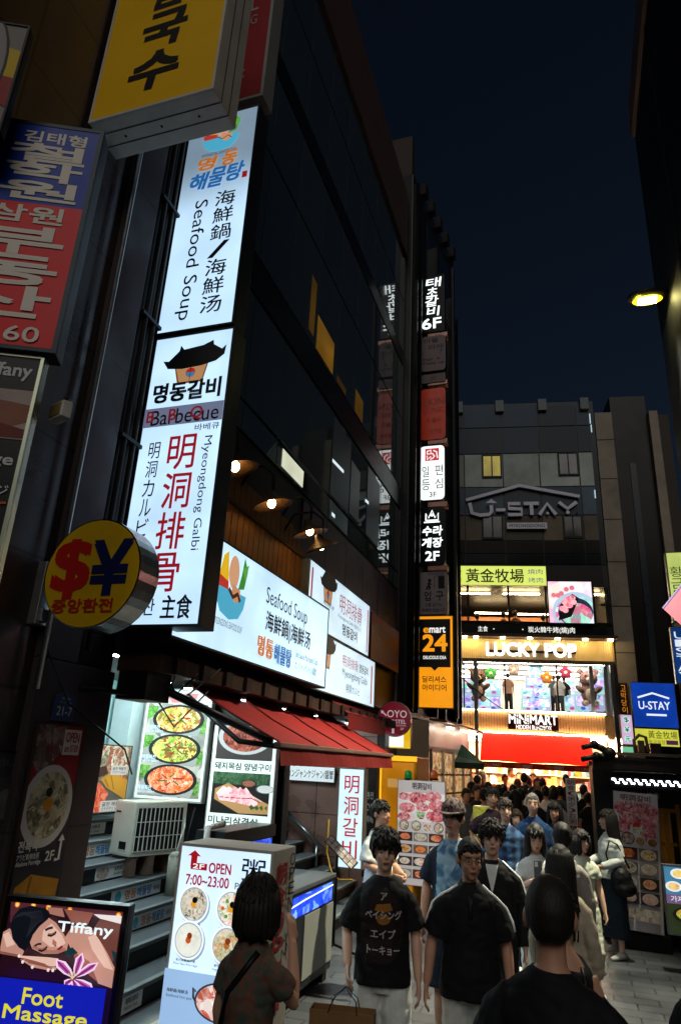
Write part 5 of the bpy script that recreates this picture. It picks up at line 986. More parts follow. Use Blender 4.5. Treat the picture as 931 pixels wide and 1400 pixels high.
_nt = RB.node_tree; _tr = _nt.nodes.new('ShaderNodeBsdfTranslucent'); _tr.inputs[0].default_value = (*lin('#ff2a1c'), 1); _mx = _nt.nodes.new('ShaderNodeMixShader'); _mx.inputs[0].default_value = .45
_nt.links.new(_nt.nodes['Principled BSDF'].outputs[0], _mx.inputs[1]); _nt.links.new(_tr.outputs[0], _mx.inputs[2]); _nt.links.new(_mx.outputs[0], _nt.nodes['Material Output'].inputs[0])
for i in range(12):
    f0, f1 = i/12, (i+1)/12; lerp = lambda p, q, f: (p[0]+(q[0]-p[0])*f)
    za = (a[1]+b[1])/2; zc_ = (c2[1]+d2[1])/2
    mb.add([(lerp(a, b, f0), -.2, za), (lerp(a, b, f1), -.2, za), (lerp(c2, d2, f1), -1.3, zc_+.012*math.sin(i+1)), (lerp(c2, d2, f0), -1.3, zc_+.012*math.sin(i))], [(0, 1, 2, 3)], RB)
mb.build('canopy', ra, world=False)
P = Panel(d2[0]-c2[0], .15); P.r(0, 0, 1, 1, D('#8d1512', .7))
for x in (.04, .31, .58, .83): P.t('MINI', x, .3, x+.06, .8, D('#c8702a', .5, 0), .03); P.t('MART', x+.07, .3, x+.15, .8, D('#c9b8b0', .5, 0), .03)
for q, nm in ((P.art, 'valance'), (P.let, 'lettering')): q.v = [(x+(c2[0]+d2[0])/2, y-1.31, z+zc_-.16) for x, y, z in q.v]; q.build(nm, ra, world=False)
# ground floor shop room: bright warm
bb_(-4.5, 1.1, .2, 6, .001, .14, D('#c9a57c', .4), 'shop_floor'); bb_(-4.5, XR-.15, 5.5, 5.99, .14, z1a-.06, D('#e8c79a', .6), 'shop_back_wall')
for i in range(5): bb_(-4.2, 1.0, .4+1.05*i, .55+1.05*i, z1a-.09, z1a-.052, L('#ffd6a2', 150.0), 'strip_lamp')
def shelf(x, y, rz, lab, wd=1.6, ht=2.0, gcol=None):
    t = thing('goods_shelf', lab, 'shelf', mat=BM @ Matrix.Translation((x, y, .141)) @ Matrix.Rotation(rz, 4, 'Z'), group='shelves inside the bright shop')
    mb = MB(); mb.box(-wd/2, wd/2, .0, .04, 0, ht, D('#d9c3a0', .5))
    for k in range(6): mb.box(-wd/2, wd/2, -.35, 0, .05+k*ht/6, .08+k*ht/6, D('#e0cdb0', .5))
    mb.build('rack', t, world=False); g = MB()
    cols = ['#d96a4a', '#e8d9c0', '#c94a5a', '#f0c060', '#b8d0d8', '#e8a0a8', '#8d5a3a', '#f3e8d8', '#6a9ab0', '#d9903a']
    for k in range(6):
        xx = -wd/2+.02
        while xx < wd/2-.12:
            ww = rnd.uniform(.06, .16); hh = rnd.uniform(.12, ht/6-.06); g.box(xx, xx+ww-.012, -.33+rnd.uniform(0, .08), -.02, .081+k*ht/6, .081+k*ht/6+hh, D(rnd.choice(cols), .5, 0)); xx += ww
    tag(g.build('goods', t, world=False), kind='stuff')
for i, (x, y, rz, lab) in enumerate(((-3.6, 5.3, 0, 'goods shelf in the far left corner of the bright shop'), (-1.9, 5.35, 0, 'goods shelf on the back wall left of middle'), (-.2, 5.35, 0, 'goods shelf on the back wall right of middle'), (-3.3, 3.0, 1.2, 'goods shelf angled near the left shop entrance'), (.75, 3.4, -1.57, 'goods shelf along the right wall of the bright shop'), (.55, 1.0, -.3, 'goods shelf near the right entrance post'), (-1.0, 3.6, .05, 'low island goods shelf in the middle of the shop'))):
    shelf(x, y, rz, lab, 1.6, 1.25 if 'island' in lab else 2.1)
# claw machines, bears and flowers behind the toy shop glass
cm0 = None; cml = []
def claw(px, py, off, s, lab):
    a = bp(px, py, off); t = thing('toy_machine', lab, 'toy machine', mat=BM @ Matrix.Translation((a[0], off, max(a[1], z1b+.031))) @ Matrix.Scale(s, 4), group='toy machines behind the glass')
    i = len(cml); cml.append(t)
    mb = MB(); mb.box(-.25, .25, 0, .45, 0, .5, L(['#a8dcea', '#d0e6f0', '#b8c4f0', '#c8f0ea'][i % 4], .75, .2, False)); mb.build('cabinet', t, world=False)
    mb = MB(); mb.poly([(-.2, -.004, .16), (.2, -.004, .16), (.2, -.004, .46), (-.2, -.004, .46)], FOOD([['#2a6a9a', '#8ad0e8', '#e8f4ff', '#d080d0'], ['#5a3a9a', '#b090f0', '#f0d0ff', '#60c0e0'], ['#208a8a', '#90e8e0', '#f8f8ff', '#f0a0c0']][i % 3], 9, 1.0, i*1.9)); mb.build('display_window', t, world=False)
    mb = MB(); n = 12; mb.poly([(.08*math.cos(6.283*k/n), -.006, .085+.055*math.sin(6.283*k/n)) for k in range(n)], L(['#d04ab0', '#3a5ad0', '#f0f0ff'][i % 3], .9, 0, False)); mb.build('coin_dial', t, world=False)
zz = 'toy machine '
for (px, py, off, lab) in ((722, 972, .9, 'bottom left of the middle pyramid'), (733, 972, .9, 'bottom middle of the pyramid'), (744, 972, .9, 'bottom right of the pyramid'), (722, 957, 1.0, 'second row left of the pyramid'), (733, 957, 1.0, 'second row middle of the pyramid'), (744, 957, 1.0, 'second row right of the pyramid'), (727, 942, 1.1, 'third row left of the pyramid'), (738, 942, 1.1, 'third row right of the pyramid'), (733, 928, 1.2, 'at the top of the pyramid')):
    claw(px, py, off, .72, zz+lab)
for (px, py, off, lab) in ((661, 972, 1.2, 'on the floor behind the brown bear'), (674, 972, 1.3, 'on the floor beside the standing shopper'), (661, 952, 1.4, 'upper one behind the brown bear'), (675, 950, 1.5, 'upper one left of the shopper'), (640, 971, .5, 'in the left corner of the window'), (640, 948, .6, 'upper one in the left corner'), (782, 972, 1.2, 'on the floor left of the pale bear'), (797, 972, 1.1, 'on the floor under the pale bear'), (782, 951, 1.4, 'upper one left of the pale bear'), (816, 971, .5, 'at the bottom in the right corner'), (817, 948, .6, 'in the middle of the right corner'), (817, 926, .7, 'at the top of the right corner')):
    claw(px, py, off, .9, zz+lab)
def bear(px, py, s, col, bel, lab):
    a = bp(px, py, .5); t = thing('plush_bear', lab, 'plush toy', mat=BM @ Matrix.Translation((a[0], .5, a[1])) @ Matrix.Scale(s, 4), group='plush bears in the window')
    c = D(col, .9, .15, 12); b = D(bel, .9, .1, 12)
    mb = MB(); mb.ell((0, 0, .32), .2, .15, .26, c); mb.ell((0, -.09, .3), .12, .08, .17, b)
    for sx in (-1, 1): mb.ell((sx*.22, -.06, .42), .07, .07, .15, c, rot=Matrix.Rotation(sx*.9, 3, 'Y')); mb.ell((sx*.13, -.12, .07), .09, .14, .08, c); mb.ell((sx*.13, -.25, .07), .07, .03, .065, b)
    mb.build('body', t, world=False)
    mb = MB(); mb.ell((0, -.02, .72), .24, .2, .21, c)
    for sx in (-1, 1): mb.ell((sx*.19, 0, .9), .085, .05, .085, c)
    mb.ell((0, -.19, .66), .09, .06, .07, b); mb.build('head', t, world=False)
    mb = MB(); mb.ell((0, -.25, .69), .03, .02, .022, INK)
    for sx in (-1, 1): mb.ell((sx*.09, -.2, .76), .022, .015, .025, INK)
    mb.build('face', t, world=False)
bear(654, 959, 1.0, '#6a4a38', '#c9a888', 'brown plush bear hanging at the left of the shop window'); bear(806, 966, 1.1, '#8d6a66', '#e0ccb8', 'pale pinkish plush bear hanging at the right of the shop window')
for px, py, cc_, lab in ((670.5, 920.5, '#3f8f3a', 'green five petal flower decoration in the shop window'), (702, 915.5, '#8d7468', 'taupe flower decoration hanging near the middle'), (747, 926.5, '#c9781f', 'orange flower decoration above the pyramid'), (772.5, 919.5, '#8d1f45', 'wine red flower decoration right of the orange one')):
    a = bp(px, py, .4); t = thing('flower_decoration', lab, 'decoration', mat=BM @ Matrix.Translation((a[0], .4, a[1])), group='flower decorations')
    mb = MB()
    for k in range(5): an = 1.5708+k*1.2566; mb.ell((.1*math.cos(an), 0, .1*math.sin(an)), .085, .03, .085, D(cc_, .6, .05), 12, 6)
    mb.build('petals', t, world=False); mb = MB(); mb.ell((0, -.02, 0), .05, .025, .05, D('#e8d8a0', .6), 10, 6); mb.build('centre', t, world=False)

# stone tower and blue hotel signs to the right of the glass building
twr = thing('stone_tower', 'dark stone stair tower with pale side pillars right of the glass building', 'building', mat=BM)
STO = D('#8d8374', .6, .35, .9, 0, .2, 12); TD = D('#110e0b', .4, .3, 1.5)
def tb(p0, p1, p2, d0, d1, m, nm):
    a, b = bp(*p0), bp(*p1); c_ = bp(*p2); bb_(a[0], b[0], d0, d1, 0, a[1], m, nm, twr)
h_ = bp(850, 540)[1]; u0, u1 = bp(835, 560)[0], bp(877, 560)[0]+.15
bb_(XR+.02, u0-.02, -.05, 3, 0, bp(820, 565)[1], STO, 'pale_pillar', twr); bb_(u0, u1, .12, 4, 0, h_, TD, 'core', twr); bb_(u0+.42, u0+.6, .09, .119, 0, h_-2.4, D('#2b3238', .3, .2), 'glass_strip', twr)
bb_(u1+.02, u1+.28, -.08, 3, 0, bp(893, 563)[1], STO, 'pale_pillar', twr); bb_(u1+.30, u1+.62, .0, 3, 0, bp(893, 563)[1]-.1, D('#3b342c', .6, .2), 'pale_pillar', twr); bb_(u1+.64, u1+9, .3, 5, 0, 9.6, D('#15161a', .6, .2), 'side_wing', twr)
for k in range(9): bb_(XR+.018, u0-.018, -.056, -.0505, 1.3+1.35*k, 1.33+1.35*k, D('#3a352f', .6), 'joint', twr)
a = bp(834, 940, -.08); mb = MB()
def ustay(P):
    wv = L('#e6f0fb', 1.0, 0, False); P.l([(.13, .34), (.48, .23), (.86, .34)], .05, wv); P.t('U-STAY', .14, .42, .86, .6, wv, .02); P.r(.30, .70, .76, .745, wv)
sign('hotel_sign', 'square blue lit hotel sign with white roof line and letters', 'sign', BP(-.3), ((861, 933), (922, 934), (866, 990), (927, 1000)), .2, L('#0c3fae', .75, .3), D('#6d7480', .4), .012, ustay)
sign('small_restaurant_sign', 'small yellow lit sign with dark characters below the blue hotel sign', 'sign', BP(-.3), ((867, 996), (927, 997), (868, 1020), (929, 1021)), .2, L('#d9dc4a', .85, .15), D('#6d7040', .4), .01, lambda P: (P.t('黃金牧場', .30, .10, .97, .56, L('#15140a', .05, 0, False), .0), P.t('황금목장', .30, .64, .68, .9, L('#8d5a2a', .5, 0, False)), P.r(.7, .64, .97, .9, L('#5a2a5a', .6, 0, False))))
sign('currency_strip_sign', 'narrow pink lit sign with currency symbols in mint circles', 'sign', BP(-.3), ((848, 977), (864, 977), (849, 1018), (866, 1018)), .15, L('#e0b8dc', .85, .1), ALU, .01, lambda P: [(P.e(.5, y, .30, L('#b8f0e0', .95, 0, False)), P.t(c, .3, y-.09, .7, y+.09, INK, .01)) for c, y in (('$', .17), ('¥', .5), ('元', .82))])
sign('green_strip_sign', 'short mint green lit panel under the pink currency sign', 'sign', BP(-.28), ((850, 1021), (869, 1021), (851, 1032), (870, 1032)), .15, L('#7ad0a0', .8, .1), ALU, .0)
sign('orange_vertical_letters', 'dim vertical orange letters on the pale pillar', 'sign', BP(-.1), ((846, 934), (858, 934), (847, 978), (859, 978)), .05, D('#2a1d12', .5), BLACK, .0, lambda P: P.v('고박당이', .2, .05, .8, .95, L('#e08a2a', .7, 0, False), .0))

# ================================================================ RIGHT SIDE
rb = thing('dark_side_building', 'black building looming at the upper right with pale tiled wall section', 'building', (5, 3, 0))
RX = 1.66; TLR = TILE('#333638', '#2c2f31', '#161819', 1.1, .7, rough=.45, msize=.012, axis='x', bump=.2, speck=.15)
zc0 = onx(890, 376, RX).z; ycw = onx(912, 240, RX).y; yend = 9.95
BLW = D('#101114', .5, .2, 2)
MB().box(RX, 9, 3.5, yend, 8.4, 12.55, D('#0a0a0c', .5, .2)).build('upper_wall', rb)
MB().box(RX-.06, 9, 3.5, yend, 12.553, 13.2, D('#7a7068', .5, .15)).build('parapet', rb)
MB().box(RX+.004, 9, ycw, yend-.004, 3.3, 8.395, TLR).build('tiled_wall', rb); MB().box(RX+.01, 9, 3.5, ycw-.004, 3.3, 8.395, BLW).build('dark_wall', rb)
MB().box(RX+.05, 9, 3.5, yend-.01, 0, 3.295, D('#1b1c1e', .5, .2)).build('ground_floor', rb)
MB().box(RX-.02, RX+.0, ycw-.05, ycw+.05, 3.3, 12.5, BLACK).build('corner_trim', rb)
lx = ony(884, 407, 9.0)
ll = bpy.data.lights.new('street_lamp_light', 'AREA'); ll.shape = 'DISK'; ll.size = .35; ll.energy = 230; ll.color = (1, .95, .72); ll.spread = math.radians(56)
sl = thing('street_lamp', 'glowing yellowish oval wall lamp at the right against the night sky', 'street lamp', lx)
mb = MB(); mb.ell((0, 0, .03), .27, .17, .07, D('#5b5b52', .4, .1, 3, .5), 24, 10); mb.build('lamp_head', sl, world=False)
mb = MB(); n = 24; mb.poly([(.20*math.cos(6.2832*k/n), .12*math.sin(6.2832*k/n), -.043) for k in range(n)], L('#e6d624', 2.6, .1, False)); mb.build('lens', sl, world=False)
for i in range(3):
    for j in range(2): mb = MB(); mb.box(-.125+.085*i, -.048+.085*i, -.07+.075*j, -.005+.075*j, -.062, -.046, L('#fff2a0', 30.0)); mb.build('led_module', sl, world=False)
llo = bpy.data.objects.new('street_lamp_light', ll); COL.objects.link(llo); llo.parent = sl; llo.location = (0, 0, -.09); llo.rotation_euler = (math.radians(-10), math.radians(17), 0)
mb = MB(); mb.tube([(.2, 0, .05), (.5, 0, .12), (RX-lx.x+.02, 0, .12)], .03, DARKMETAL, 8); mb.build('arm', sl, world=False)
# hanging vertical signs at right edge
sign('yellow_vertical_sign', 'yellow green lit vertical sign cut by the right edge', 'sign', ('y', 11.2), ((911, 757), (960, 750), (916, 850), (962, 850)), .12, L('#cfe07a', .8, .2), ALU, .02, lambda P: P.v('황금목장', .05, .2, .45, .9, L('#4a5a1a', .3, 0, False)))
sign('blue_vertical_sign', 'narrow blue lit vertical sign with white letters below the yellow one', 'sign', ('y', 11.2), ((917, 857), (960, 857), (922, 935), (962, 935)), .12, L('#12408a', .6, .2), ALU, .015, lambda P: P.v('U-STAY', .08, .06, .45, .95, L('#e6f0fb', .9, 0, False), .0))
pk = thing('pink_canopy_sign', 'pink lightbox underside with lavender edge poking in at the right', 'sign', (1.5, 8, 4))
q0 = ony(907, 833, 8.2)
mb = MB(); A = q0; Bq = ony(945, 785, 8.2); Cq = ony(945, 868, 7.2)
E3 = Vector((0, 0, .0)); mb.poly([A, Cq, Cq+(Bq-A), Bq], L('#e87a88', .62, .2)); mb.build('lit_underside', pk)
nrm = (Cq-A).cross(Bq-A).normalized(); 
if nrm.dot(A-CC) < 0: nrm = -nrm
mb = MB(); mb.prism([A+nrm*.004, Cq+nrm*.004, Cq+(Bq-A)+nrm*.004, Bq+nrm*.004], nrm*.12, D('#8d80a8', .4, .1)); mb.build('case', pk)
mb = MB(); e1 = (Cq-A).normalized(); e2 = (Bq-A).normalized(); mb.prism([A-e1*.05-nrm*.01, Bq-e1*.05-nrm*.01, Bq-nrm*.01, A-nrm*.01], nrm*.14, L('#9a8fc0', .45, .1)); mb.build('edge_trim', pk)
# shop front facing the alley on the right, folded awning and LED strip
rs = thing('corner_shop', 'dark closed corner shop with yellow framed door behind the barbecue banner', 'shop front', (1.5, 11.2, 0))
MB().box(.22, 6, 11.2, 14, 0, 2.2, D('#1c1b1c', .5, .25, 3)).build('wall', rs); MB().box(.18, 6, 11.1, 14, 2.203, 2.25, D('#2a2724', .5)).build('roof_slab', rs)
YF = D('#a8701c', .4, .2, 4)
for (px, a, b) in ((884, 1100, 1230), (893, 1100, 1215), (905, 1105, 1240), (922, 1100, 1260)):
    p, q = ony(px, a, 11.18), ony(px+3, b, 11.18); MB().box(p.x, p.x+.05, 11.15, 11.195, max(q.z, 0.02), p.z, YF).build('door_frame', rs)
p, q = ony(884, 1104, 11.17), ony(926, 1112, 11.17); MB().box(p.x, q.x, 11.16, 11.194, p.z-.05, p.z, YF).build('door_frame', rs)
p, q = ony(886, 1150, 11.17), ony(926, 1156, 11.17); MB().box(p.x, q.x, 11.16, 11.194, p.z-.04, p.z, YF).build('door_frame', rs)
p, q = ony(886, 1108, 11.19), ony(930, 1250, 11.19); MB().box(p.x, q.x, 11.197, 11.1985, max(.05, q.z), p.z, L('#7a4a12', .10, .6, False)).build('door_glass', rs)
p, q = ony(846, 1076, 11.18), ony(882, 1092, 11.18); P = Panel(q.x-p.x, p.z-q.z); P.t('고기국수시장', .05, .1, .95, .9, D('#7a2c1c', .5, 0), .02)
P.let.v = [(x+(p.x+q.x)/2, y+11.195, z+q.z) for x, y, z in P.let.v]; P.let.build('wall_lettering', rs)
def a_2110(P):
    wv = D('#b9bcc4', .5, 0); P.t('21-10', .1, .42, .9, .84, wv, .03); P.t('명동8길', .25, .14, .75, .3, wv)
sign('house_number_plate', 'small dark blue house number plate reading 21-10 by the banner', 'sign', ('y', 11.17), ((885, 1078), (900, 1078), (885, 1091), (900, 1091)), .02, D('#141c38', .4), ALU, .005, a_2110)
le = thing('led_strip', 'white glowing chain pattern LED strip under the folded awning', 'light strip', (1.0, 11, 2))
p, q = ony(836, 1067, 11.0), ony(945, 1075, 11.0); WL = L('#f0f4ff', 18.0)
mb = MB(); mb.box(p.x-.02, q.x, 11.012, 11.03, p.z-.09, p.z+.05, BLACK); mb.build('back_strip', le)
i = 0; x = p.x
mb = MB()
while x < q.x-.1:
    mb.box(x, x+.045, 11.0, 11.011, p.z+.01, p.z+.03, WL); mb.box(x+.05, x+.095, 11.0, 11.011, p.z-.035, p.z-.015, WL); mb.box(x+.04, x+.055, 11.0, 11.0105, p.z-.014, p.z+.009, WL); x += .10
mb.build('led_chain', le)
fa = thing('folded_awning', 'dark folded awning cassette with black arms above the LED strip', 'awning', (.9, 10.5, 2.2))
p = ony(809, 1040, 10.5); q = ony(945, 1046, 10.5)
mb = MB(); mb.box(p.x, q.x, 10.45, 10.75, p.z-.12, p.z+.06, D('#241d1c', .5, .15)); mb.build('cassette', fa, bevel=.03)
mb = MB(); mb.box(p.x+.2, q.x, 10.42, 10.9, p.z+.1, p.z+.125, D('#6d5f50', .4, .15, 5, .3)); mb.build('top_plate', fa)
for (a, b, c_) in (((835, 1030), (812, 1018), (796, 1022)), ((838, 1036), (815, 1034), (795, 1038))):
    A, Bq, Cq = ony(*a, 10.5), ony(*b, 10.4), ony(*c_, 10.3); mb = MB(); mb.tube([A, Bq], .045, BLACK, 8); mb.tube([Bq, Cq], .035, BLACK, 8); mb.ell(Bq, .06, .06, .06, BLACK); mb.build('folding_arm', fa)
mb = MB(); mb.ell(ony(832, 1030, 10.45), .09, .08, .08, BLACK); mb.build('joint', fa)
mb = MB(); mb.tube([ony(832, 1028, 10.5), ony(827, 1003, 10.5)], .008, BLACK, 6); mb.build('crank', fa)
bx = thing('rooftop_fixture', 'beige ring shaped fixture box on top of the folded awning', 'fixture', ony(876, 1030, 10.7))
p = ony(876, 1030, 10.7); pts = [ony(x, y, 10.7) for x, y in ((868, 1029), (866, 1012), (873, 1005), (882, 1008), (886, 1028))]
mb = MB(); mb.tube(pts, .022, D('#8d7a60', .5), 8); mb.build('ring', bx); a, b = ony(871, 1012, 10.72), ony(882, 1030, 10.72); mb = MB(); mb.box(a.x, b.x, 10.72, 10.86, b.z, a.z, D('#7a6a58', .5, .15)); mb.build('box', bx, bevel=.015)
a, b = ony(888, 1016, 10.75), ony(905, 1033, 10.75); solid('brown_box', 'small brown box beside the ring fixture on the folded awning', 'box', MB().box(a.x, b.x, 10.75, 10.95, b.z, a.z, D('#4a3a30', .5, .15)), bevel=.01)
# leaning barbecue banner on the right
def a_ban(P):
    P.r(0, 0, 1, 1, D('#d0c8ca', .5, .04)); P.t('明洞갈비', .16, .015, .84, .062, D('#5a2028', .5, 0), .03); P.t('B.B.Q', .26, .07, .56, .10, D('#b01c28', .5, 0), .03); P.t('韓國烤肉', .6, .068, .84, .098, D('#b01c28', .5, 0), .01)
    F_me = FOOD(['#6a1418', '#b0404a', '#d98a90', '#c8606a', '#e8c0c0', '#8d2028'], 24, 0, 21); P.r(.02, .11, .98, .36, FOOD(['#c9c4c2', '#e0d8d8', '#b5a6a4'], 6, 0, 4))
    for (x, y, r) in ((.14, .12, .14), (.55, .16, .24), (.85, .13, .15), (.3, .18, .2), (.8, .2, .2), (.2, .26, .16), (.75, .3, .18)): P.e(x, y, r, F_me, r*.34)
    P.e(.5, .25, .09, D('#c8282c', .4)); P.p([(.4, .26), (.62, .25), (.66, .29), (.42, .3)], FOOD(['#3a6a2c', '#e8e4d8', '#8aa05a'], 30)); dish(P, .3, .345, .13, FOOD(['#d9d2c4', '#8d3a2a', '#f0e8d8'], 40), D('#2a2624', .4), .04); dish(P, .58, .36, .10, FOOD(['#c9a070', '#8d6a3a'], 40), D('#d9d4d0', .4), .03); dish(P, .84, .36, .1, FOOD(['#b07a3a', '#7a3a1a'], 40), D('#d9d4d0', .4), .03)
    fs = [['#c8501c', '#e08a3a', '#8d2a12'], ['#c9a060', '#e8c890', '#8d5a2a'], ['#d9d4c8', '#a8907a', '#6a5a4a'], ['#d9cfc0', '#b0927a', '#f0e8d8'], ['#8d7a6a', '#c9b59a', '#5a4a3a'], ['#c8603a', '#e0a070', '#f0d0b0'], ['#b0988a', '#d9ccc0', '#8d4a3a'], ['#d9a89a', '#e8ccc0', '#b07060']]
    for j in range(4):
        for i in range(2):
            x0 = .08+.45*i; y0 = .41+.105*j; P.r(x0, y0, x0+.42, y0+.085, D(['#4a2c24', '#6a6058', '#8d8680', '#3a3634'][(i+j) % 4], .4, .15)); dish(P, x0+.21, y0+.043, .15, FOOD(fs[i+2*j], 34, 0, i+j*3.1), D('#d0ccc8', .4) if (i+j) % 3 else D('#1e1c1c', .4), .034)
    for i in range(2): P.r(.03+.38*i, .84, .37+.58*i, .925, FOOD(['#8d7a6a', '#c9bcae', '#6a6a50', '#d9d0c8', '#a8806a'], 14, 0, i*5))
sign('leaning_barbecue_banner', 'tall leaning barbecue photo banner behind the woman in white cardigan', 'banner', ('y', 10.7), ((826, 1083), (888, 1083), (846, 1272), (908, 1276)), .03, D('#d0c8ca', .5), ALU, .006, a_ban, rollz=math.radians(3.0))
bs = thing('low_plinth', 'black low plinth board under the leaning barbecue banner', 'plinth', (.7, 10.9, 0)); p, q = ony(848, 1275, 10.75), ony(912, 1290, 10.75); mb = MB(); mb.box(p.x-.05, q.x+.05, 10.74, 11.0, 0, max(.1, p.z), BLACK); mb.build('board', bs)
def a_rm(P):
    P.r(0, 0, 1, .42, L('#4a8ab0', .7, .2, False)); P.r(0, .42, 1, .56, L('#8a6a9a', .5, .1, False)); P.r(0, .56, 1, 1, L('#3a4a2a', .4, .2, False))
    for (x, y, c1) in ((.35, .1, '#e0b020'), (.2, .3, '#d06a2a'), (.75, .1, '#c9b060'), (.7, .3, '#d0502a')): P.e(x, y, .2, L('#e8eef0', .9, 0, False), .08); P.e(x, y, .14, FOOD([c1, '#f0d890', c1], 30, .9, x), .055)
    P.t('가자미구이', .1, .44, .9, .53, L('#e8e0f0', .8, 0, False), .02); P.e(.55, .72, .45, L('#2a1c14', .4, 0, False), .13); P.e(.55, .71, .36, FOOD(['#8d4a1a', '#d09a3a', '#5a8a2a', '#e0c060', '#a83a1a'], 20, .9, 6), .10); P.e(.6, .88, .3, FOOD(['#d0e040', '#8ab02a', '#e8f080'], 20, 1.0, 7), .06)
sign('right_menu_lightbox', 'lit food menu lightbox at the right edge behind the person in black', 'lightbox', ('y', 9.8), ((905, 1182), (968, 1186), (912, 1280), (974, 1282)), .1, L('#b8d8e8', .8, .1), D('#5b6066', .4), .02, a_rm)
# overhead cable
oc = thing('overhead_cable', 'thin black cable drooping across the toy shop window', 'cable', (-1.5, 19, 5))
A, Bq = ony(622, 918, 16.8), ony(790, 1004, 19.4); MB().tube([A+(Bq-A)*t-Vector((0, 0, .35*4*t*(1-t))) for t in [i/10 for i in range(11)]], .012, BLACK, 5).build('cable', oc)

# ================================================================ PEOPLE
from mathutils.bvhtree import BVHTree
def vox(mb, name, parent, size, mat, smooth=2, wr=0.0, wf=7.0, mats=None, pick=None):
    """one continuous surface grown round overlapping closed shapes"""
    me = bpy.data.meshes.new('tmp'); me.from_pydata(mb.v, [], mb.f); me.update()
    bm = bmesh.new(); bm.from_mesh(me); bmesh.ops.recalc_face_normals(bm, faces=bm.faces); bm.to_mesh(me); bm.free()
    o = bpy.data.objects.new('tmp', me); COL.objects.link(o)
    r = o.modifiers.new('r', 'REMESH'); r.mode = 'VOXEL'; r.voxel_size = size; r.use_smooth_shade = True
    s = o.modifiers.new('s', 'SMOOTH'); s.factor = .5; s.iterations = smooth
    dg = bpy.context.evaluated_depsgraph_get(); dg.update()
    out = bpy.data.meshes.new_from_object(o.evaluated_get(dg)); bpy.data.objects.remove(o); bpy.data.meshes.remove(me)
    out.name = name
    if wr:
        n = len(out.vertices); co = np.zeros(n*3); no = np.zeros(n*3); out.vertices.foreach_get('co', co); out.vertices.foreach_get('normal', no)
        co = co.reshape(-1, 3); no = no.reshape(-1, 3); sd = rnd.uniform(0, 50)
        d = np.array([noise.noise(Vector((p[0]*wf+sd, p[1]*wf, p[2]*wf*.55)))*wr+(abs(noise.noise(Vector((p[0]*wf*1.5+p[2]*3, p[1]*wf*1.5+sd, p[2]*wf*1.9-p[0]*4))))-.25)*wr*1.3 for p in co])
        co = co+no*d[:, None]; out.vertices.foreach_set('co', co.ravel()); out.update()
    for m in (mats or [mat]): out.materials.append(m)
    if pick:
        for p in out.polygons: p.material_index = pick(p.center)
    ob = bpy.data.objects.new(name, out); COL.objects.link(ob); ob.parent = parent; MW[ob.name] = MW[parent.name]
    return ob
def HAIR(c=(.008, .006, .005)):
    k = ('H', tuple(c))
    if k in _mc: return _mc[k]
    m, nt, p = _new('hair'); tc = nt.nodes.new('ShaderNodeTexCoord'); mp = nt.nodes.new('ShaderNodeMapping'); mp.inputs['Scale'].default_value = (160, 160, 9)
    nz = nt.nodes.new('ShaderNodeTexNoise'); nz.inputs['Scale'].default_value = 1; cr = nt.nodes.new('ShaderNodeValToRGB'); cr.color_ramp.elements[0].color = (*[v*.5 for v in c], 1); cr.color_ramp.elements[1].color = (*[v*2.0 for v in c], 1)
    nt.links.new(tc.outputs['Object'], mp.inputs[0]); nt.links.new(mp.outputs[0], nz.inputs['Vector']); nt.links.new(nz.outputs['Fac'], cr.inputs[0]); nt.links.new(cr.outputs[0], p.inputs['Base Color'])
    bpn = nt.nodes.new('ShaderNodeBump'); bpn.inputs['Strength'].default_value = .7; bpn.inputs['Distance'].default_value = .004; nt.links.new(nz.outputs['Fac'], bpn.inputs['Height']); nt.links.new(bpn.outputs[0], p.inputs['Normal'])
    p.inputs['Roughness'].default_value = .6; p.inputs['Specular IOR Level'].default_value = .3; _mc[k] = m; return m
def CLOTH(c, c2=None, kind=None, sc=40.0):
    if not kind: return D(c, .85, .18, 9, 0, .25, 220, .25)
    k = ('CL', c, c2, kind, sc)
    if k in _mc: return _mc[k]
    m, nt, p = _new('cloth'); p.inputs['Roughness'].default_value = .85; p.inputs['Specular IOR Level'].default_value = .25
    tc = nt.nodes.new('ShaderNodeTexCoord'); cr = nt.nodes.new('ShaderNodeValToRGB'); cr.color_ramp.elements[0].color = (*lin(c), 1); cr.color_ramp.elements[1].color = (*lin(c2), 1)
    if kind == 'plaid':
        sep = nt.nodes.new('ShaderNodeSeparateXYZ'); nt.links.new(tc.outputs['Object'], sep.inputs[0]); ms = []
        for ax in (0, 2):
            a = nt.nodes.new('ShaderNodeMath'); a.operation = 'MULTIPLY'; a.inputs[1].default_value = sc; nt.links.new(sep.outputs[ax], a.inputs[0]); s = nt.nodes.new('ShaderNodeMath'); s.operation = 'SINE'; nt.links.new(a.outputs[0], s.inputs[0]); ms.append(s)
        ad = nt.nodes.new('ShaderNodeMath'); ad.operation = 'ADD'; nt.links.new(ms[0].outputs[0], ad.inputs[0]); nt.links.new(ms[1].outputs[0], ad.inputs[1])
        mr = nt.nodes.new('ShaderNodeMapRange'); mr.inputs[1].default_value = -1.4; mr.inputs[2].default_value = 1.4; nt.links.new(ad.outputs[0], mr.inputs[0]); nt.links.new(mr.outputs[0], cr.inputs[0])
    else:
        nz = nt.nodes.new('ShaderNodeTexNoise'); nz.inputs['Scale'].default_value = sc; nz.inputs['Detail'].default_value = 3; nz.inputs['Distortion'].default_value = 1.5; nt.links.new(tc.outputs['Object'], nz.inputs['Vector']); nt.links.new(nz.outputs['Fac'], cr.inputs[0])
        cr.color_ramp.elements[0].position = .4; cr.color_ramp.elements[1].position = .6
    nt.links.new(cr.outputs[0], p.inputs['Base Color']); _mc[k] = m; return m
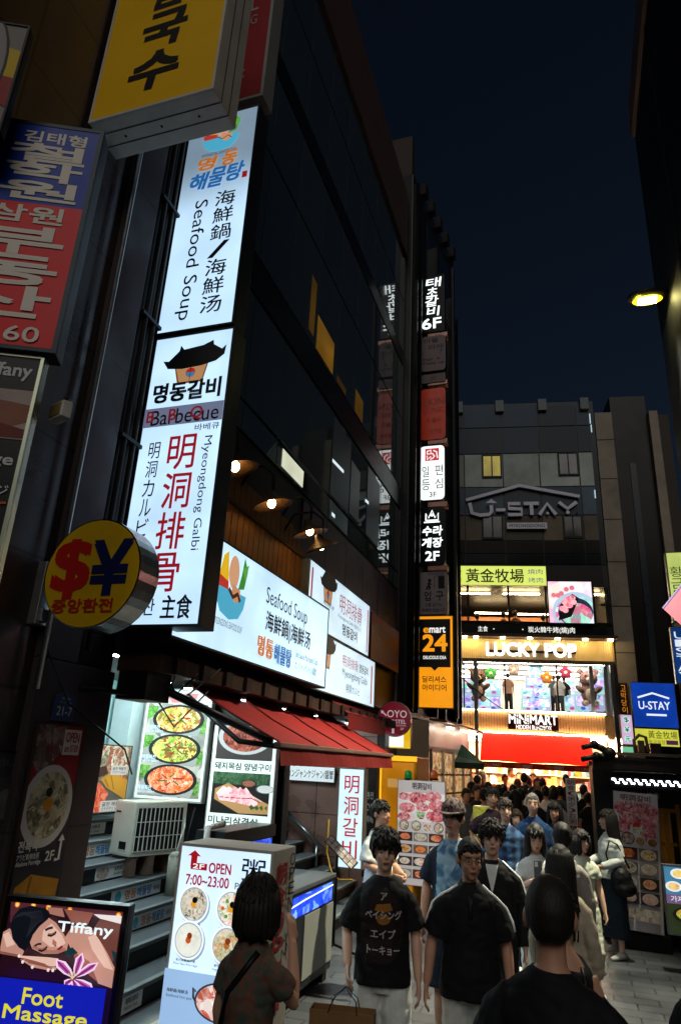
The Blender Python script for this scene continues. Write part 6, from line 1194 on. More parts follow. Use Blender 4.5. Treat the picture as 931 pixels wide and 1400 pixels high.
SKIN = D('#b98a70', .5, .08, 14, 0, .08, 300, .4); SKINP = D('#c9a08a', .5, .08, 14, 0, .08, 300, .4)
ARM = {'hang': ((.245, .03, 1.14), (.262, -.05, .90)), 'fwd': ((.235, -.02, 1.14), (.235, -.17, .94)), 'back': ((.25, .10, 1.15), (.25, .12, .91)),
       'phone': ((.23, -.06, 1.16), (.07, -.27, 1.27)), 'hold': ((.23, .0, 1.15), (.10, -.24, 1.08)), 'out': ((.23, .02, 1.17), (.17, -.30, 1.10)), 'hip': ((.33, .10, 1.18), (.20, -.0, 1.02)), 'up': ((.22, -.12, 1.22), (.10, -.19, 1.46))}
def person(label, px, py, dz, rz, top, bottom=('trousers', '#30343a'), hair=('short', None), skin=SKIN, female=False, arms=('hang', 'hang'), step=.0, det=1, turn=0.0, nod=0.0, z0=0.0, wide=1.0, hgt=None, group='people in the crowded alley', ztop=None):
    q = CC+ray(px, py)*dz
    h = (q.z-z0) if hgt is None else hgt
    s = h/1.785
    root = thing('person', label, 'person', mat=Matrix.Translation((q.x, q.y, z0)) @ Matrix.Rotation(math.radians(rz), 4, 'Z') @ Matrix.Scale(s, 4), group=group)
    vs = {0: .019, 1: .012, 2: .0075}[det]; W = wide*(.82 if female else .89)
    sh = .185*W; hp = .088*(.9 if female else 1)
    HT = Matrix.Translation((0, .0, 1.5)) @ Matrix.Rotation(math.radians(turn), 4, 'Z') @ Matrix.Rotation(math.radians(nod), 4, 'X') @ Matrix.Scale(1.08, 4) @ Matrix.Translation((0, 0, -1.5))
    # ---- body
    b = MB(); m = skin
    b.tube([(0, .01, .86), (0, .01, .97), (0, .01, 1.10), (0, .012, 1.27), (0, .018, 1.40), (0, .02, 1.455), (0, .015, 1.50)], [.145*W, .15*W, .13*W, .150*W, .150*W, .085, .05], m, 14, ry=[.10, .105, .09, .105, .09, .065, .05], up=(1, 0, 0))
    b.tube([(0, .02, 1.44), (0, .008, 1.53), (0, 0, 1.60)], [.058*W**.5, .052*W**.5, .05], m, 12)
    pts = []
    for i, sx in enumerate((-1, 1)):
        e, wr = ARM[arms[i]] if isinstance(arms[i], str) else arms[i]; k = W
        S = Vector((sx*sh*.92, .018, 1.375)); Ee = Vector((sx*e[0]*k, e[1], e[2])); Wr = Vector((sx*wr[0]*k, wr[1], wr[2])); pts.append((S, Ee, Wr))
        b.tube([S, S.lerp(Ee, .5), Ee, Ee.lerp(Wr, .35), Wr], [.036, .043, .037, .038, .027], m, 10)
        hd = (Wr-Ee).normalized(); sd = Vector((sx, 0, 0)); sd = (sd-hd*sd.dot(hd)).normalized() if abs(hd.x) < .9 else Vector((0, 0, 1)); fw = hd.cross(sd)*sx
        # palm: broad along fw, thin along sd
        pc = Wr+hd*.05
        b.tube([Wr-hd*.01, Wr+hd*.03, Wr+hd*.075, Wr+hd*.10], [.024, .034, .040, .036], m, 10, ry=[.018, .016, .015, .012], up=fw)
        if det >= 1:
            cur = -sd
            for f in range(4):
                o = (f-1.5)*.0215; L_ = (.062, .072, .068, .052)[f]; p0 = Wr+hd*.085+fw*o; p1 = p0+hd*L_*.55+cur*.008; p2 = p1+hd*L_*.40+cur*.028
                b.tube([p0, p1, p2], [.0095, .009, .0075], m, 7)
            t0 = Wr+hd*.025+fw*(-.03 if rz < 90 or rz > 270 else -.03); t1 = t0+hd*.035-fw*.02+cur*.012; t2 = t1+hd*.03+cur*.015; b.tube([t0, t1, t2], [.013, .011, .008], m, 7)
    legs = []
    for sx in (-1, 1):
        fy = step*sx; lift = 0.0
        Hp = Vector((sx*hp, .01, .90)); K = Vector((sx*(hp+.012), -fy*.55-.01, .49)); A = Vector((sx*(hp+.015), -fy*.9+.02, .085+(.05 if fy < -.02 else 0))); legs.append((Hp, K, A))
        b.tube([Hp, Hp.lerp(K, .5), K, K.lerp(A, .35), A], [.083 if not female else .074, .070 if not female else .064, .052, .053, .034], m, 12)
        b.tube([A+Vector((0, .035, -.045)), A+Vector((0, -.05, -.05)), A+Vector((0, -.13, -.062)), A+Vector((0, -.16, -.066))], [.032, .038, .036, .02], m, 10, ry=[.03, .032, .022, .014])
    hb = MB()
    hb.ell((0, .012, 1.655), .074, .093, .098, m, 18, 12); hb.ell((0, -.018, 1.598), .058, .074, .084, m, 18, 12); hb.ell((0, -.06, 1.545), .026, .026, .024, m); hb.ell((0, -.05, 1.665), .058, .04, .022, m)
    if det >= 1:
        hb.tube([(0, -.086, 1.642), (0, -.104, 1.612), (0, -.103, 1.598)], [.009, .013, .010], m, 8); hb.ell((0, -.092, 1.575), .022, .012, .0085, m)
        for sx in (-1, 1): hb.ell((sx*.076, .012, 1.625), .012, .022, .034, m); hb.ell((sx*.034, -.068, 1.603), .024, .018, .02, m)
    b.add([HT @ Vector(v) for v in hb.v], hb.f, m)
    vox(b, 'body', root, vs, skin, 3 if det < 2 else 7)
    # ---- face details
    def local(mb): mb.v = [tuple(HT @ Vector(v)) for v in mb.v]; return mb
    facing = (abs(((rz+180) % 360)-180) < 110)
    if det >= 1 and facing:
        DKB = D('#0d0a09', .25, 0)
        for sx in (-1, 1):
            e = MB(); e.ell((sx*.031, -.0825, 1.636), .0135, .006, .0062, D('#a8998d', .3, 0), 10, 6); e.ell((sx*.031, -.0868, 1.636), .0056, .003, .005, DKB, 8, 5); local(e).build('eye', root, world=False)
            e = MB(); e.tube([(sx*.014, -.090, 1.655), (sx*.032, -.0885, 1.660), (sx*.05, -.076, 1.654)], .0027, HAIR(), 6); local(e).build('eyebrow', root, world=False)
        e = MB(); e.ell((0, -.1005, 1.5755), .021, .005, .006, D('#8a4a44', .4, 0), 10, 6); local(e).build('mouth', root, world=False)
    # ---- top
    tk, tc = top[0], top[1]; tm = tc if not isinstance(tc, str) else CLOTH(tc)
    hem = {'tee': .86, 'polo': .84, 'jacket': .83, 'blouse': .90, 'cardigan': .93, 'tank': .9, 'dress': .45, 'tunic': .62}[tk]
    t = MB(); x = .014+(.012 if tk in ('tee', 'polo', 'jacket', 'cardigan') else 0)
    zs = [(hem, .205*W+x*.4, .152), (1.0, .192*W+x*.4, .142), (1.12, .164*W+x, .122), (1.27, .178*W+x*.6, .130), (1.355, .186*W+x*.6, .116), (1.40, .180*W, .104), (1.432, .146*W, .092), (1.462, .102, .082), (1.488, .072, .070)]
    if tk in ('dress', 'tunic'): zs[0] = (hem, .25*W, .22); zs.insert(1, (.85, .19*W, .14))
    if female: zs = [(z, rx*(.9 if 1.05 < z < 1.2 else .98), ry*(.9 if 1.05 < z < 1.2 else 1.04 if 1.2 < z < 1.35 else 1)) for z, rx, ry in zs]
    if tk == 'tank': zs = zs[:-2]+[(1.41, .10*W, .085)]
    t.tube([(0, .012+.006*(z > 1.4), z) for z, _, _ in zs], [a for _, a, _ in zs], tm, 20, ry=[c for _, _, c in zs], up=(1, 0, 0))
    if tk != 'tank':
        for (S, Ee, Wr) in pts:
            sg = -1 if S.x > 0 else 1; S2 = S+Vector((sg*.06, 0, -.03)); S3 = S+Vector((sg*.014, 0, .002))
            if tk in ('jacket', 'cardigan'): t.tube([S2, S3, S.lerp(Ee, .18), S.lerp(Ee, .5), Ee, Ee.lerp(Wr, .5), Ee.lerp(Wr, .97)], [.036, .054, .064, .066, .060, .056, .044], tm, 12)
            elif tk in ('dress', 'blouse', 'tunic'): t.tube([S2, S3, S.lerp(Ee, .18), S.lerp(Ee, .4), S.lerp(Ee, .62)], [.036, .054, .063, .070, .073], tm, 12)
            else: t.tube([S2, S3, S.lerp(Ee, .18), S.lerp(Ee, .45), S.lerp(Ee, .86)], [.036, .055, .066, .074, .082], tm, 12)
    if tk in ('polo',):
        t.tube([(0, .02, 1.46), (0, .015, 1.505)], [.078, .066], tm, 14)
    so_ = vox(t, {'jacket': 'jacket', 'cardigan': 'cardigan', 'dress': 'dress', 'tunic': 'tunic'}.get(tk, 'shirt'), root, vs*1.15, tm, 2, .0085 if det else .004, 8)
    # ---- bottom
    bk, bc = bottom; bmn = bc if not isinstance(bc, str) else CLOTH(bc or '#222222')
    g = MB()
    if bk == 'skirt':
        g.tube([(0, .012, 1.03), (0, .012, .9), (0, .0, .55), (0, .0, .24)], [.160*W, .186*max(W, .95), .20*max(W, .95), .205*max(W, .95)], bmn, 20, ry=[.116, .138, .155, .165], up=(1, 0, 0))
        vox(g, 'skirt', root, vs*1.2, bmn, 2, .010, 7)
    elif bk != 'none':
        g.tube([(0, .012, 1.0), (0, .012, .9), (0, .012, .82)], [.152*W, .168*W, .158*W], bmn, 18, ry=[.112, .122, .115], up=(1, 0, 0))
        for (Hp, K, A) in legs:
            if bk == 'shorts': g.tube([Hp+Vector((0, 0, -.02)), Hp.lerp(K, .5), K+Vector((0, 0, -.02))], [.10, .102, .105], bmn, 14)
            else: g.tube([Hp+Vector((0, 0, -.02)), Hp.lerp(K, .5), K, K.lerp(A, .5), A+Vector((0, 0, -.02))], [.098, .094, .083, .08, .078], bmn, 14)
        vox(g, 'shorts' if bk == 'shorts' else 'trousers', root, vs*1.15, bmn, 2, .008, 7)
    # ---- shoes where the feet can show
    if det >= 1 or bk != 'trousers':
        for (Hp, K, A) in legs:
            f = MB(); f.tube([A+Vector((0, .055, -.045)), A+Vector((0, -.02, -.04)), A+Vector((0, -.12, -.055)), A+Vector((0, -.185, -.064))], [.038, .042, .044, .026], D('#b9b5ae', .6, .1), 12, ry=[.042, .045, .03, .02]); f.build('shoe', root, world=False)
    # ---- hair
    hk, hc = hair; hm = HAIR(hc) if hc else HAIR(); H = MB()
    seg, ring = (28, 18) if det else (16, 11); cx, cy_, cz = 0, .014, 1.652; rr = {'short': (.083, .104, .112), 'crop': (.079, .099, .105), 'thick': (.092, .110, .119), 'bob': (.100, .115, .125), 'long': (.088, .108, .116), 'bun': (.083, .104, .112), 'cap': (.080, .100, .09)}[hk]
    fl = {'short': 1.672, 'crop': 1.685, 'thick': 1.652, 'bob': 1.662, 'long': 1.672, 'bun': 1.668, 'cap': 1.60}[hk]
    def low(y): return fl if y < -.055 else (fl+(1.60-fl)*(y+.055)/.055 if y < 0 else 1.60-.05*min(1, y/.07))
    vs_, fs_ = [], []; sd = rnd.uniform(0, 90)
    for i in range(ring+1):
        th = math.pi*.78*i/ring
        for j in range(seg):
            ph = 2*math.pi*j/seg; d = Vector((math.sin(th)*math.cos(ph), math.sin(th)*math.sin(ph), math.cos(th))); k = 1+.05*noise.noise(d*3.2+Vector((sd, 0, 0)))+(.035*noise.noise(d*9+Vector((0, sd, 0))) if hk in ('thick', 'short') else 0)
            vs_.append(Vector((cx+rr[0]*d.x*k, cy_+rr[1]*d.y*k, cz+rr[2]*d.z*k)))
    for i in range(ring):
        for j in range(seg):
            f = (i*seg+j, (i+1)*seg+j, (i+1)*seg+(j+1) % seg, i*seg+(j+1) % seg); c_ = sum((vs_[a] for a in f), Vector())/4
            if c_.z > low(c_.y)+.008*math.sin(c_.x*160): fs_.append(f)
    H.add(vs_, fs_, hm, True)
    if hk == 'bob':
        for k in range(22):
            an = math.radians(-48+276*k/21); x_, y_ = .090*math.cos(an), .015+.098*math.sin(an); H.tube([(x_*.96, y_*.96+.001, 1.70), (x_*1.06, y_*1.05, 1.62), (x_*1.04, y_*1.04, 1.545), (x_*.9, y_*.92, 1.505+.01*math.sin(k*2.1))], [.02, .024, .024, .012], hm, 8)
    if hk == 'long':
        for k in range(26):
            an = math.radians(-32+244*k/25); x_, y_ = .082*math.cos(an), .018+.094*math.sin(an); ln = 1.22+.05*math.sin(k*1.7) if y_ > -.02 else 1.30
            H.tube([(x_*.72, y_*.72+.004, 1.735), (x_*.98, y_*.98, 1.69), (x_*1.07, y_*1.05, 1.60), (x_*1.06, y_*1.0+.008, 1.48), (x_*1.22, y_*.72+.055, 1.38), (x_*1.15, y_*.72+.06, ln)], [.004, .014, .020, .022, .022, .008], hm, 7)
    if det >= 1 and hk in ('thick', 'short', 'crop', 'bob', 'long', 'bun'):
        rl = random.Random(int(abs(px*7+py)))
        for k in range({'thick': 80, 'short': 70, 'crop': 40, 'bob': 24, 'long': 20, 'bun': 20}[hk]):
            fr_ = k % 2 == 0 if hk in ('thick', 'short') else True
            ph = rl.uniform(-2.5, -.64) if fr_ else rl.uniform(0, 6.28); th = rl.uniform(.75, 1.1) if fr_ else rl.uniform(.15, 1.5 if hk in ('thick', 'short', 'crop') else .8)
            d = Vector((math.sin(th)*math.cos(ph), math.sin(th)*math.sin(ph), math.cos(th))); dn = Vector((math.cos(th)*math.cos(ph), math.cos(th)*math.sin(ph), -math.sin(th)))
            sw = Vector((rl.uniform(-.5, .5), rl.uniform(-.3, .3), rl.uniform(-.1, .4 if hk != 'long' else .0))); a = Vector((cx+rr[0]*d.x, cy_+rr[1]*d.y, cz+rr[2]*d.z))*1.0
            ln = {'thick': .05, 'short': .035, 'crop': .022, 'bob': .05, 'long': .05, 'bun': .03}[hk]*rl.uniform(.6, 1.2); u = (dn+sw*.5).normalized()
            H.tube([a-d*.008, a+u*ln*.5+d*.004, a+u*ln-d*(.004 if fr_ else .001)], [.011, .009, .002] if hk != 'crop' else [.007, .006, .002], hm, 5)
    if hk == 'bun': H.ell((0, .115, 1.69), .045, .042, .045, hm)
    if det == 2:
        rl = random.Random(int(px*3+py))
        for k in range({'thick': 420, 'short': 380, 'crop': 0, 'bob': 300, 'long': 300, 'bun': 300}[hk] if hk != 'cap' else 0):
            ph = rl.uniform(0, 6.2832); th = math.acos(1-rl.random()*.95); ln = {'thick': .55, 'short': .4, 'crop': .22, 'bob': .6, 'long': .6, 'bun': .5}[hk]*rl.uniform(.6, 1.2); sw = rl.uniform(-.35, .35); of = rl.uniform(1.0, 1.035 if hk != 'crop' else 1.010); q_ = []
            for i in range(4):
                t2 = min(th+ln*i/3, 1.75); p2 = ph+sw*i/3; o2 = of+(.02*i/3 if hk in ('thick', 'short') else 0); d = Vector((math.sin(t2)*math.cos(p2), math.sin(t2)*math.sin(p2), math.cos(t2))); q_.append(Vector((cx+rr[0]*d.x*o2, cy_+rr[1]*d.y*o2, cz+rr[2]*d.z*o2)))
            if q_[-1].z < low(q_[-1].y)-.005: continue
            H.tube(q_, [.0028, .0032, .0026, .0008] if hk != 'crop' else [.0012, .0018, .0016, .0006], hm, 4)
    local(H)
    ho = H.build('hair', root, world=False); sm_ = ho.modifiers.new('thick', 'SOLIDIFY'); sm_.thickness = .010; sm_.offset = -1
    if hk == 'cap':
        c3 = MB(); n = 22; cm = CLOTH('#121216', '#7a6662', 'blot', 22); vs_ = []; fs_ = []
        for i in range(9):
            th = math.pi*.5*i/8
            for j in range(n): ph = 6.2832*j/n; vs_.append((.092*math.sin(th)*math.cos(ph), .012+.112*math.sin(th)*math.sin(ph), 1.675+.10*math.cos(th)))
        for i in range(8):
            for j in range(n): fs_.append((i*n+j, (i+1)*n+j, (i+1)*n+(j+1) % n, i*n+(j+1) % n))
        c3.add(vs_, fs_, cm, True); c3.prism([(.085*math.cos(a), -.06-.11*math.sin(a), 1.672-.012*math.sin(a)) for a in [math.pi*k/10 for k in range(11)]], (0, 0, .008), cm); local(c3).build('cap', root, world=False)
    return root, so_, pts, legs, s
def on_shirt(root, shirt, P, x0, z0, m_front=-1):
    """lay a print (panel centred at x0, bottom z0) on the cloth surface"""
    bv = BVHTree.FromPolygons([v.co for v in shirt.data.vertices], [tuple(p.vertices) for p in shirt.data.polygons])
    for q, nm in ((P.art, 'shirt_print'), (P.let, 'shirt_lettering')):
        if not q.v: continue
        bm = bmesh.new(); me = bpy.data.meshes.new('t'); me.from_pydata(q.v, [], q.f); bm.from_mesh(me); 
        for i, f in enumerate(bm.faces): f.material_index = q.m[i]
        if nm == 'shirt_print': bmesh.ops.triangulate(bm, faces=bm.faces); bmesh.ops.subdivide_edges(bm, edges=bm.edges, cuts=3, use_grid_fill=True)
        for v in bm.verts:
            k = -v.co.y; x, z = v.co.x+x0, v.co.z+z0; h = bv.ray_cast(Vector((x, m_front*-1*-1.0 if False else (-1.0 if m_front < 0 else 1.0), z)), Vector((0, 1.0 if m_front < 0 else -1.0, 0)))
            y = h[0].y if h[0] else -.12
            v.co = Vector((x, y-.002-k*.8, z))
        out = bpy.data.meshes.new(nm); bm.to_mesh(out); bm.free()
        for mt in q.mats: out.materials.append(mt)
        o = bpy.data.objects.new(nm, out); COL.objects.link(o); o.parent = root; MW[o.name] = MW[root.name]
def wpt(root, p): return MW[root.name] @ Vector(p)
def stripe(root, shirt, pts, name, mat, w=.006, off=.0):
    """narrow tape that follows the cloth"""
    bv = BVHTree.FromPolygons([v.co for v in shirt.data.vertices], [tuple(p.vertices) for p in shirt.data.polygons]); q = []
    for p in pts:
        h = bv.find_nearest(Vector(p)); q.append(h[0]+h[1]*.003)
    MB().tube(q, w, mat, 6, ry=w).build(name, root, world=False)

BLK_T = '#0c0c0f'
# --- foreground
r, sh_, pts, lg, s = person('woman with black bob seen from behind in patterned blouse before the porridge lightbox', 357, 1196, 3.2, 158, ('blouse', CLOTH('#3f4a42', '#6a4438', 'blot', 13)), ('skirt', '#202226'), ('bob', None), SKIN, True, ('up', 'hang'), 0, 2, 25)
stripe(r, sh_, [(-.12, .08, 1.47), (-.06, .14, 1.38), (.02, .14, 1.27), (.10, .13, 1.15), (.16, .08, 1.02), (.18, .02, .93)], 'bag_strap', BLACK, .016)
r1, sh_, pts, lg, s1 = person('young man in black printed T-shirt and white shorts carrying a paper bag', 527, 1131, 4.5, 14, ('tee', BLK_T), ('shorts', '#c9cdca'), ('thick', None), SKINP, False, (((.275, .06, 1.13), (.25, -.12, .97)), 'hang'), .05, 2, 6, 4)
P = Panel(.27, .42); br = D('#1d1312', .8, .1); P.e(.5, .5, .5, br, .5, 28); og = D('#8a5a1c', .8, .1); P.p([(.33, .2), (.66, .18), (.72, .27), (.5, .31), (.28, .28)], og); P.e(.5, .40, .17, og, .075)
cw = D('#a8a4a4', .8, .05); P.t('ア', .42, .04, .58, .14, cw, .03); P.t('ベイシング', .06, .28, .94, .40, cw, .03); P.t('エイプ', .2, .54, .80, .66, cw, .03); P.t('トーキョー', .12, .76, .9, .87, cw, .03)
on_shirt(r1, sh_, P, 0, .99)
hw = wpt(r1, pts[0][2]+Vector((0, -.02, -.13)))
pb = thing('paper_bag', 'brown paper shopping bag hanging from the hand of the man in the black T-shirt', 'bag', (hw.x-.01, hw.y-.02, hw.z-.39), rz=.15)
KB = D('#7a5a3a', .8, .15, 5, 0, .2, 30); mb = MB()
for (x0, x1, y0, y1) in ((-.19, .19, -.06, -.057), (-.19, .19, .057, .06), (-.19, -.187, -.056, .056), (.187, .19, -.056, .056)): mb.box(x0, x1, y0, y1, 0, .30, KB)
mb.box(-.186, .186, -.056, .056, 0, .004, KB); mb.build('bag_body', pb, world=False)
for y in (-.064, .064):
    mb = MB(); mb.tube([(-.08, y, .29), (-.06, y*.6, .35), (.01, y*.2, .41), (.08, y*.6, .35), (.09, y, .29)], .003, BLACK, 6); mb.build('handle', pb, world=False)
r2, sh_, pts, lg, s2 = person('man with glasses in black polo with white piping and pale trousers', 641, 1142, 4.4, 8, ('polo', '#0d0e10'), ('trousers', '#c4c8c4'), ('crop', None), SKIN, False, (((.27, .02, 1.14), (.30, -.03, .90)), 'hang'), .06, 2, 14, 6, 0, 1.06)
PW_ = D('#eceeee', .7, 0); 
for sx in (-1, 1): stripe(r2, sh_, [(sx*.09, .0, 1.49), (sx*.15, .0, 1.47), (sx*.2, .0, 1.43), (sx*.245, .02, 1.36), (sx*.27, .03, 1.28), (sx*.28, .03, 1.22)], 'white_piping', PW_, .010)
stripe(r2, sh_, [(0, -.12, 1.44), (0, -.14, 1.38), (0, -.15, 1.31)], 'button_placket', D('#1a1b1e', .6, 0), .014)
T = Matrix.Translation((0, 0, 1.5)) @ Matrix.Rotation(math.radians(14), 4, 'Z') @ Matrix.Rotation(math.radians(6), 4, 'X') @ Matrix.Scale(1.08, 4) @ Matrix.Translation((0, 0, -1.5)); mb = MB()
for sx in (-1, 1):
    mb.tube([T @ Vector((sx*.033+.024*math.cos(a), -.096, 1.636+.016*math.sin(a))) for a in [6.2832*k/14 for k in range(15)]], .0018, BLACK, 6); mb.tube([T @ Vector((sx*.057, -.095, 1.64)), T @ Vector((sx*.08, .01, 1.64))], .0016, BLACK, 5)
mb.tube([T @ Vector((-.01, -.097, 1.64)), T @ Vector((.01, -.097, 1.64))], .0016, BLACK, 5); mb.build('glasses', r2, world=False)
r, sh_, pts, lg, s = person('tall man in patterned cap and blue tie-dye baseball shirt behind the polo man', 619, 1092, 5.7, 0, ('tee', CLOTH('#8aa9bd', '#44698a', 'blot', 9)), ('shorts', '#1d2430'), ('cap', None), SKIN, False, ('hang', 'hang'), 0, 1, -6)
sh_.data.materials.append(CLOTH('#141d2a'))
for pl_ in sh_.data.polygons:
    if abs(pl_.center.x) > .118+.05*max(0, 1.3-pl_.center.z): pl_.material_index = 1
person('man in plain white T-shirt looking aside before the yellow booth', 521, 1093, 7.2, 62, ('tee', '#d4d8d4'), ('trousers', '#c9c9c4'), ('short', None), SKIN, False, ('hold', 'hold'), 0, 1, 10)
r, sh_, pts, lg, s = person('young man in black track jacket with white sleeve stripes over white T-shirt', 671, 1120, 5.35, 4, ('jacket', '#0e1014'), ('trousers', '#15161a'), ('thick', None), SKINP, False, ('hang', 'hang'), .06, 2, 6)
for i, (S, Ee, Wr) in enumerate(pts):
    sx = -1 if i == 0 else 1
    for k in (-1, 0, 1):
        o = Vector((sx*.07, k*.016, .0)); stripe(r, sh_, [Vector((sx*.1, k*.016, 1.5))]+[S.lerp(Ee, t)+o for t in (0, .25, .5, .75, 1)]+[Ee.lerp(Wr, t)+o for t in (.3, .6, .9)], 'white_stripe', PW_, .0055)
P = Panel(.11, .2); P.p([(.05, 0), (.95, 0), (.75, .5), (.5, 1), (.25, .5)], D('#c9ccc9', .8, .05)); on_shirt(r, sh_, P, 0, 1.26)
r, sh_, pts, lg, s = person('short haired man from behind in dark shirt, largest in the foreground', 748, 1190, 2.42, 172, ('tee', '#101116'), ('trousers', '#15161a'), ('crop', (.012, .009, .007)), SKIN, False, ('hang', 'hang'), 0, 2, 12, -4, 0, 1.12)
r, sh_, pts, lg, s = person('woman with bare shoulder and black strap half hidden behind the foreground man', 764, 1213, 3.35, 185, ('tank', '#17181c'), ('skirt', '#22262c'), ('short', None), SKIN, True, ('hang', 'hang'), 0, 1)
stripe(r, sh_, [(.09, .06, 1.42), (.11, .12, 1.36), (.11, .13, 1.25), (.11, .13, 1.12)], 'shoulder_strap', BLACK, .016); stripe(r, sh_, [(-.09, .06, 1.42), (-.11, .12, 1.36), (-.11, .13, 1.25)], 'shoulder_strap', BLACK, .016)
r, sh_, pts, lg, s = person('long haired woman from behind in beige top with a small tan backpack', 764, 1154, 4.8, 176, ('cardigan', '#a89c88'), ('skirt', '#b5ae9c'), ('long', None), SKIN, True, ('hang', 'hang'), 0, 1)
mb = MB(); mb.ell((.06, .19, 1.2), .14, .07, .17, D('#8d7a5c', .6, .2, 9)); mb.tube([(.02, .15, 1.40), (.05, .24, 1.34), (.1, .15, 1.38)], .01, D('#6a5638', .6), 6); mb.build('backpack', r, world=False)
r, sh_, pts, lg, s = person('woman with long black hair in white T-shirt dress looking at her phone', 730, 1125, 6.6, 12, ('tunic', '#cfd4d2'), ('skirt', '#cdd2d0'), ('long', None), SKINP, True, ('phone', 'hold'), 0, 1, 0, 14)
hw = wpt(r, pts[0][2]+Vector((.02, -.08, .06)))
P = Panel(.16, .1); k = D('#2c2e32', .8, 0); P.t('Brooklyn', .1, .05, .9, .35, k); P.r(.1, .5, .9, .58, k); P.r(.2, .7, .8, .78, k); on_shirt(r, sh_, P, 0, 1.18)
ph = thing('mobile_phone', 'mobile phone held by the woman in the white T-shirt dress', 'phone', hw, rz=.2)
mb = MB(); mb.box(-.036, .036, 0, .009, -.03, .115, D('#5b6068', .3, .1, 9, .3)); mb.build('case', ph, world=False, bevel=.003); mb = MB(); mb.box(-.028, .0, -.003, -.0005, .065, .105, D('#d0d4da', .3)); mb.build('camera_module', ph, world=False)
person('woman with dark hair pinned up seen from behind between phone woman and girl', 767, 1123, 6.0, 190, ('cardigan', '#8d8880'), ('skirt', '#a8a294'), ('bun', None), SKIN, True, ('hang', 'hang'), 0, 1)
person('girl with blunt bangs in pale green dress left of the cardigan woman', 793, 1134, 7.3, 20, ('dress', '#c4c8b4'), ('skirt', '#b8bca8'), ('bob', None), SKINP, True, ('hang', 'hang'), 0, 1, 14)
r, sh_, pts, lg, s = person('woman in white cardigan and long navy skirt with black bag on her arm', 829, 1110, 8.8, -50, ('cardigan', '#cdd2cc'), ('skirt', '#1a2630'), ('long', None), SKINP, True, ('out', 'hold'), .03, 2, -22, hgt=1.66)
bgp = wpt(r, (.20, -.02, .93)); bg_ = thing('shoulder_bag', 'black slouchy shoulder bag on the arm of the woman in white cardigan', 'bag', bgp)
mb = MB(); mb.ell((0, 0, 0), .13, .09, .15, BLACK, 16, 10); mb.ell((.02, 0, -.08), .15, .10, .10, BLACK); vox(mb, 'bag_body', bg_, .018, D('#101113', .55, .15), 2, .012, 9)
mb = MB(); mb.tube([(-.12, 0, .12), (-.16, -.01, .28), (-.11, -.03, .44), (-.02, .0, .40), (.1, .0, .14)], .011, BLACK, 7); mb.build('strap', bg_, world=False)
r, sh_, pts, lg, s = person('person in black shirt with bare arm cut off by the right edge', 985, 1222, 2.75, 176, ('tee', '#0f1013'), ('trousers', '#1c1e22'), ('short', None), SKIN, False, ('hang', 'hang'), 0, 1)
# --- middle distance
person('bearded young man in blue plaid shirt behind the track jacket man', 690, 1090, 8.1, 6, ('tee', CLOTH('#16233a', '#3f5f86', 'plaid', 60)), ('trousers', '#2a2c30'), ('short', (.02, .012, .008)), SKINP, False, ('hang', 'hang'), .04, 1, 8)
person('grey haired man in blue collared shirt in the middle of the crowd', 727, 1083, 9.0, 4, ('polo', '#1f3d66'), ('trousers', '#2b2c30'), ('crop', (.16, .15, .14)), SKINP, False, ('hang', 'hang'), 0, 1, 0, 0, 0, 1.08)
person('man with glasses in dark plum T-shirt with a hand on his hip', 673, 1075, 9.8, 10, ('tee', '#2a1824'), ('trousers', '#24262a'), ('short', None), SKIN, False, ('hip', 'hang'), 0, 1, 0)
person('woman with long dark hair in grey top right of the grey haired man', 757, 1095, 9.2, -6, ('cardigan', '#2c2a2a'), ('skirt', '#24262a'), ('long', None), SKIN, True, ('hang', 'hang'), 0, 1, 0)
person('small woman partly hidden between plaid shirt man and grey haired man', 705, 1106, 9.6, 0, ('blouse', '#5a3f38'), ('skirt', '#24262a'), ('long', (.03, .015, .01)), SKINP, True, det=0)
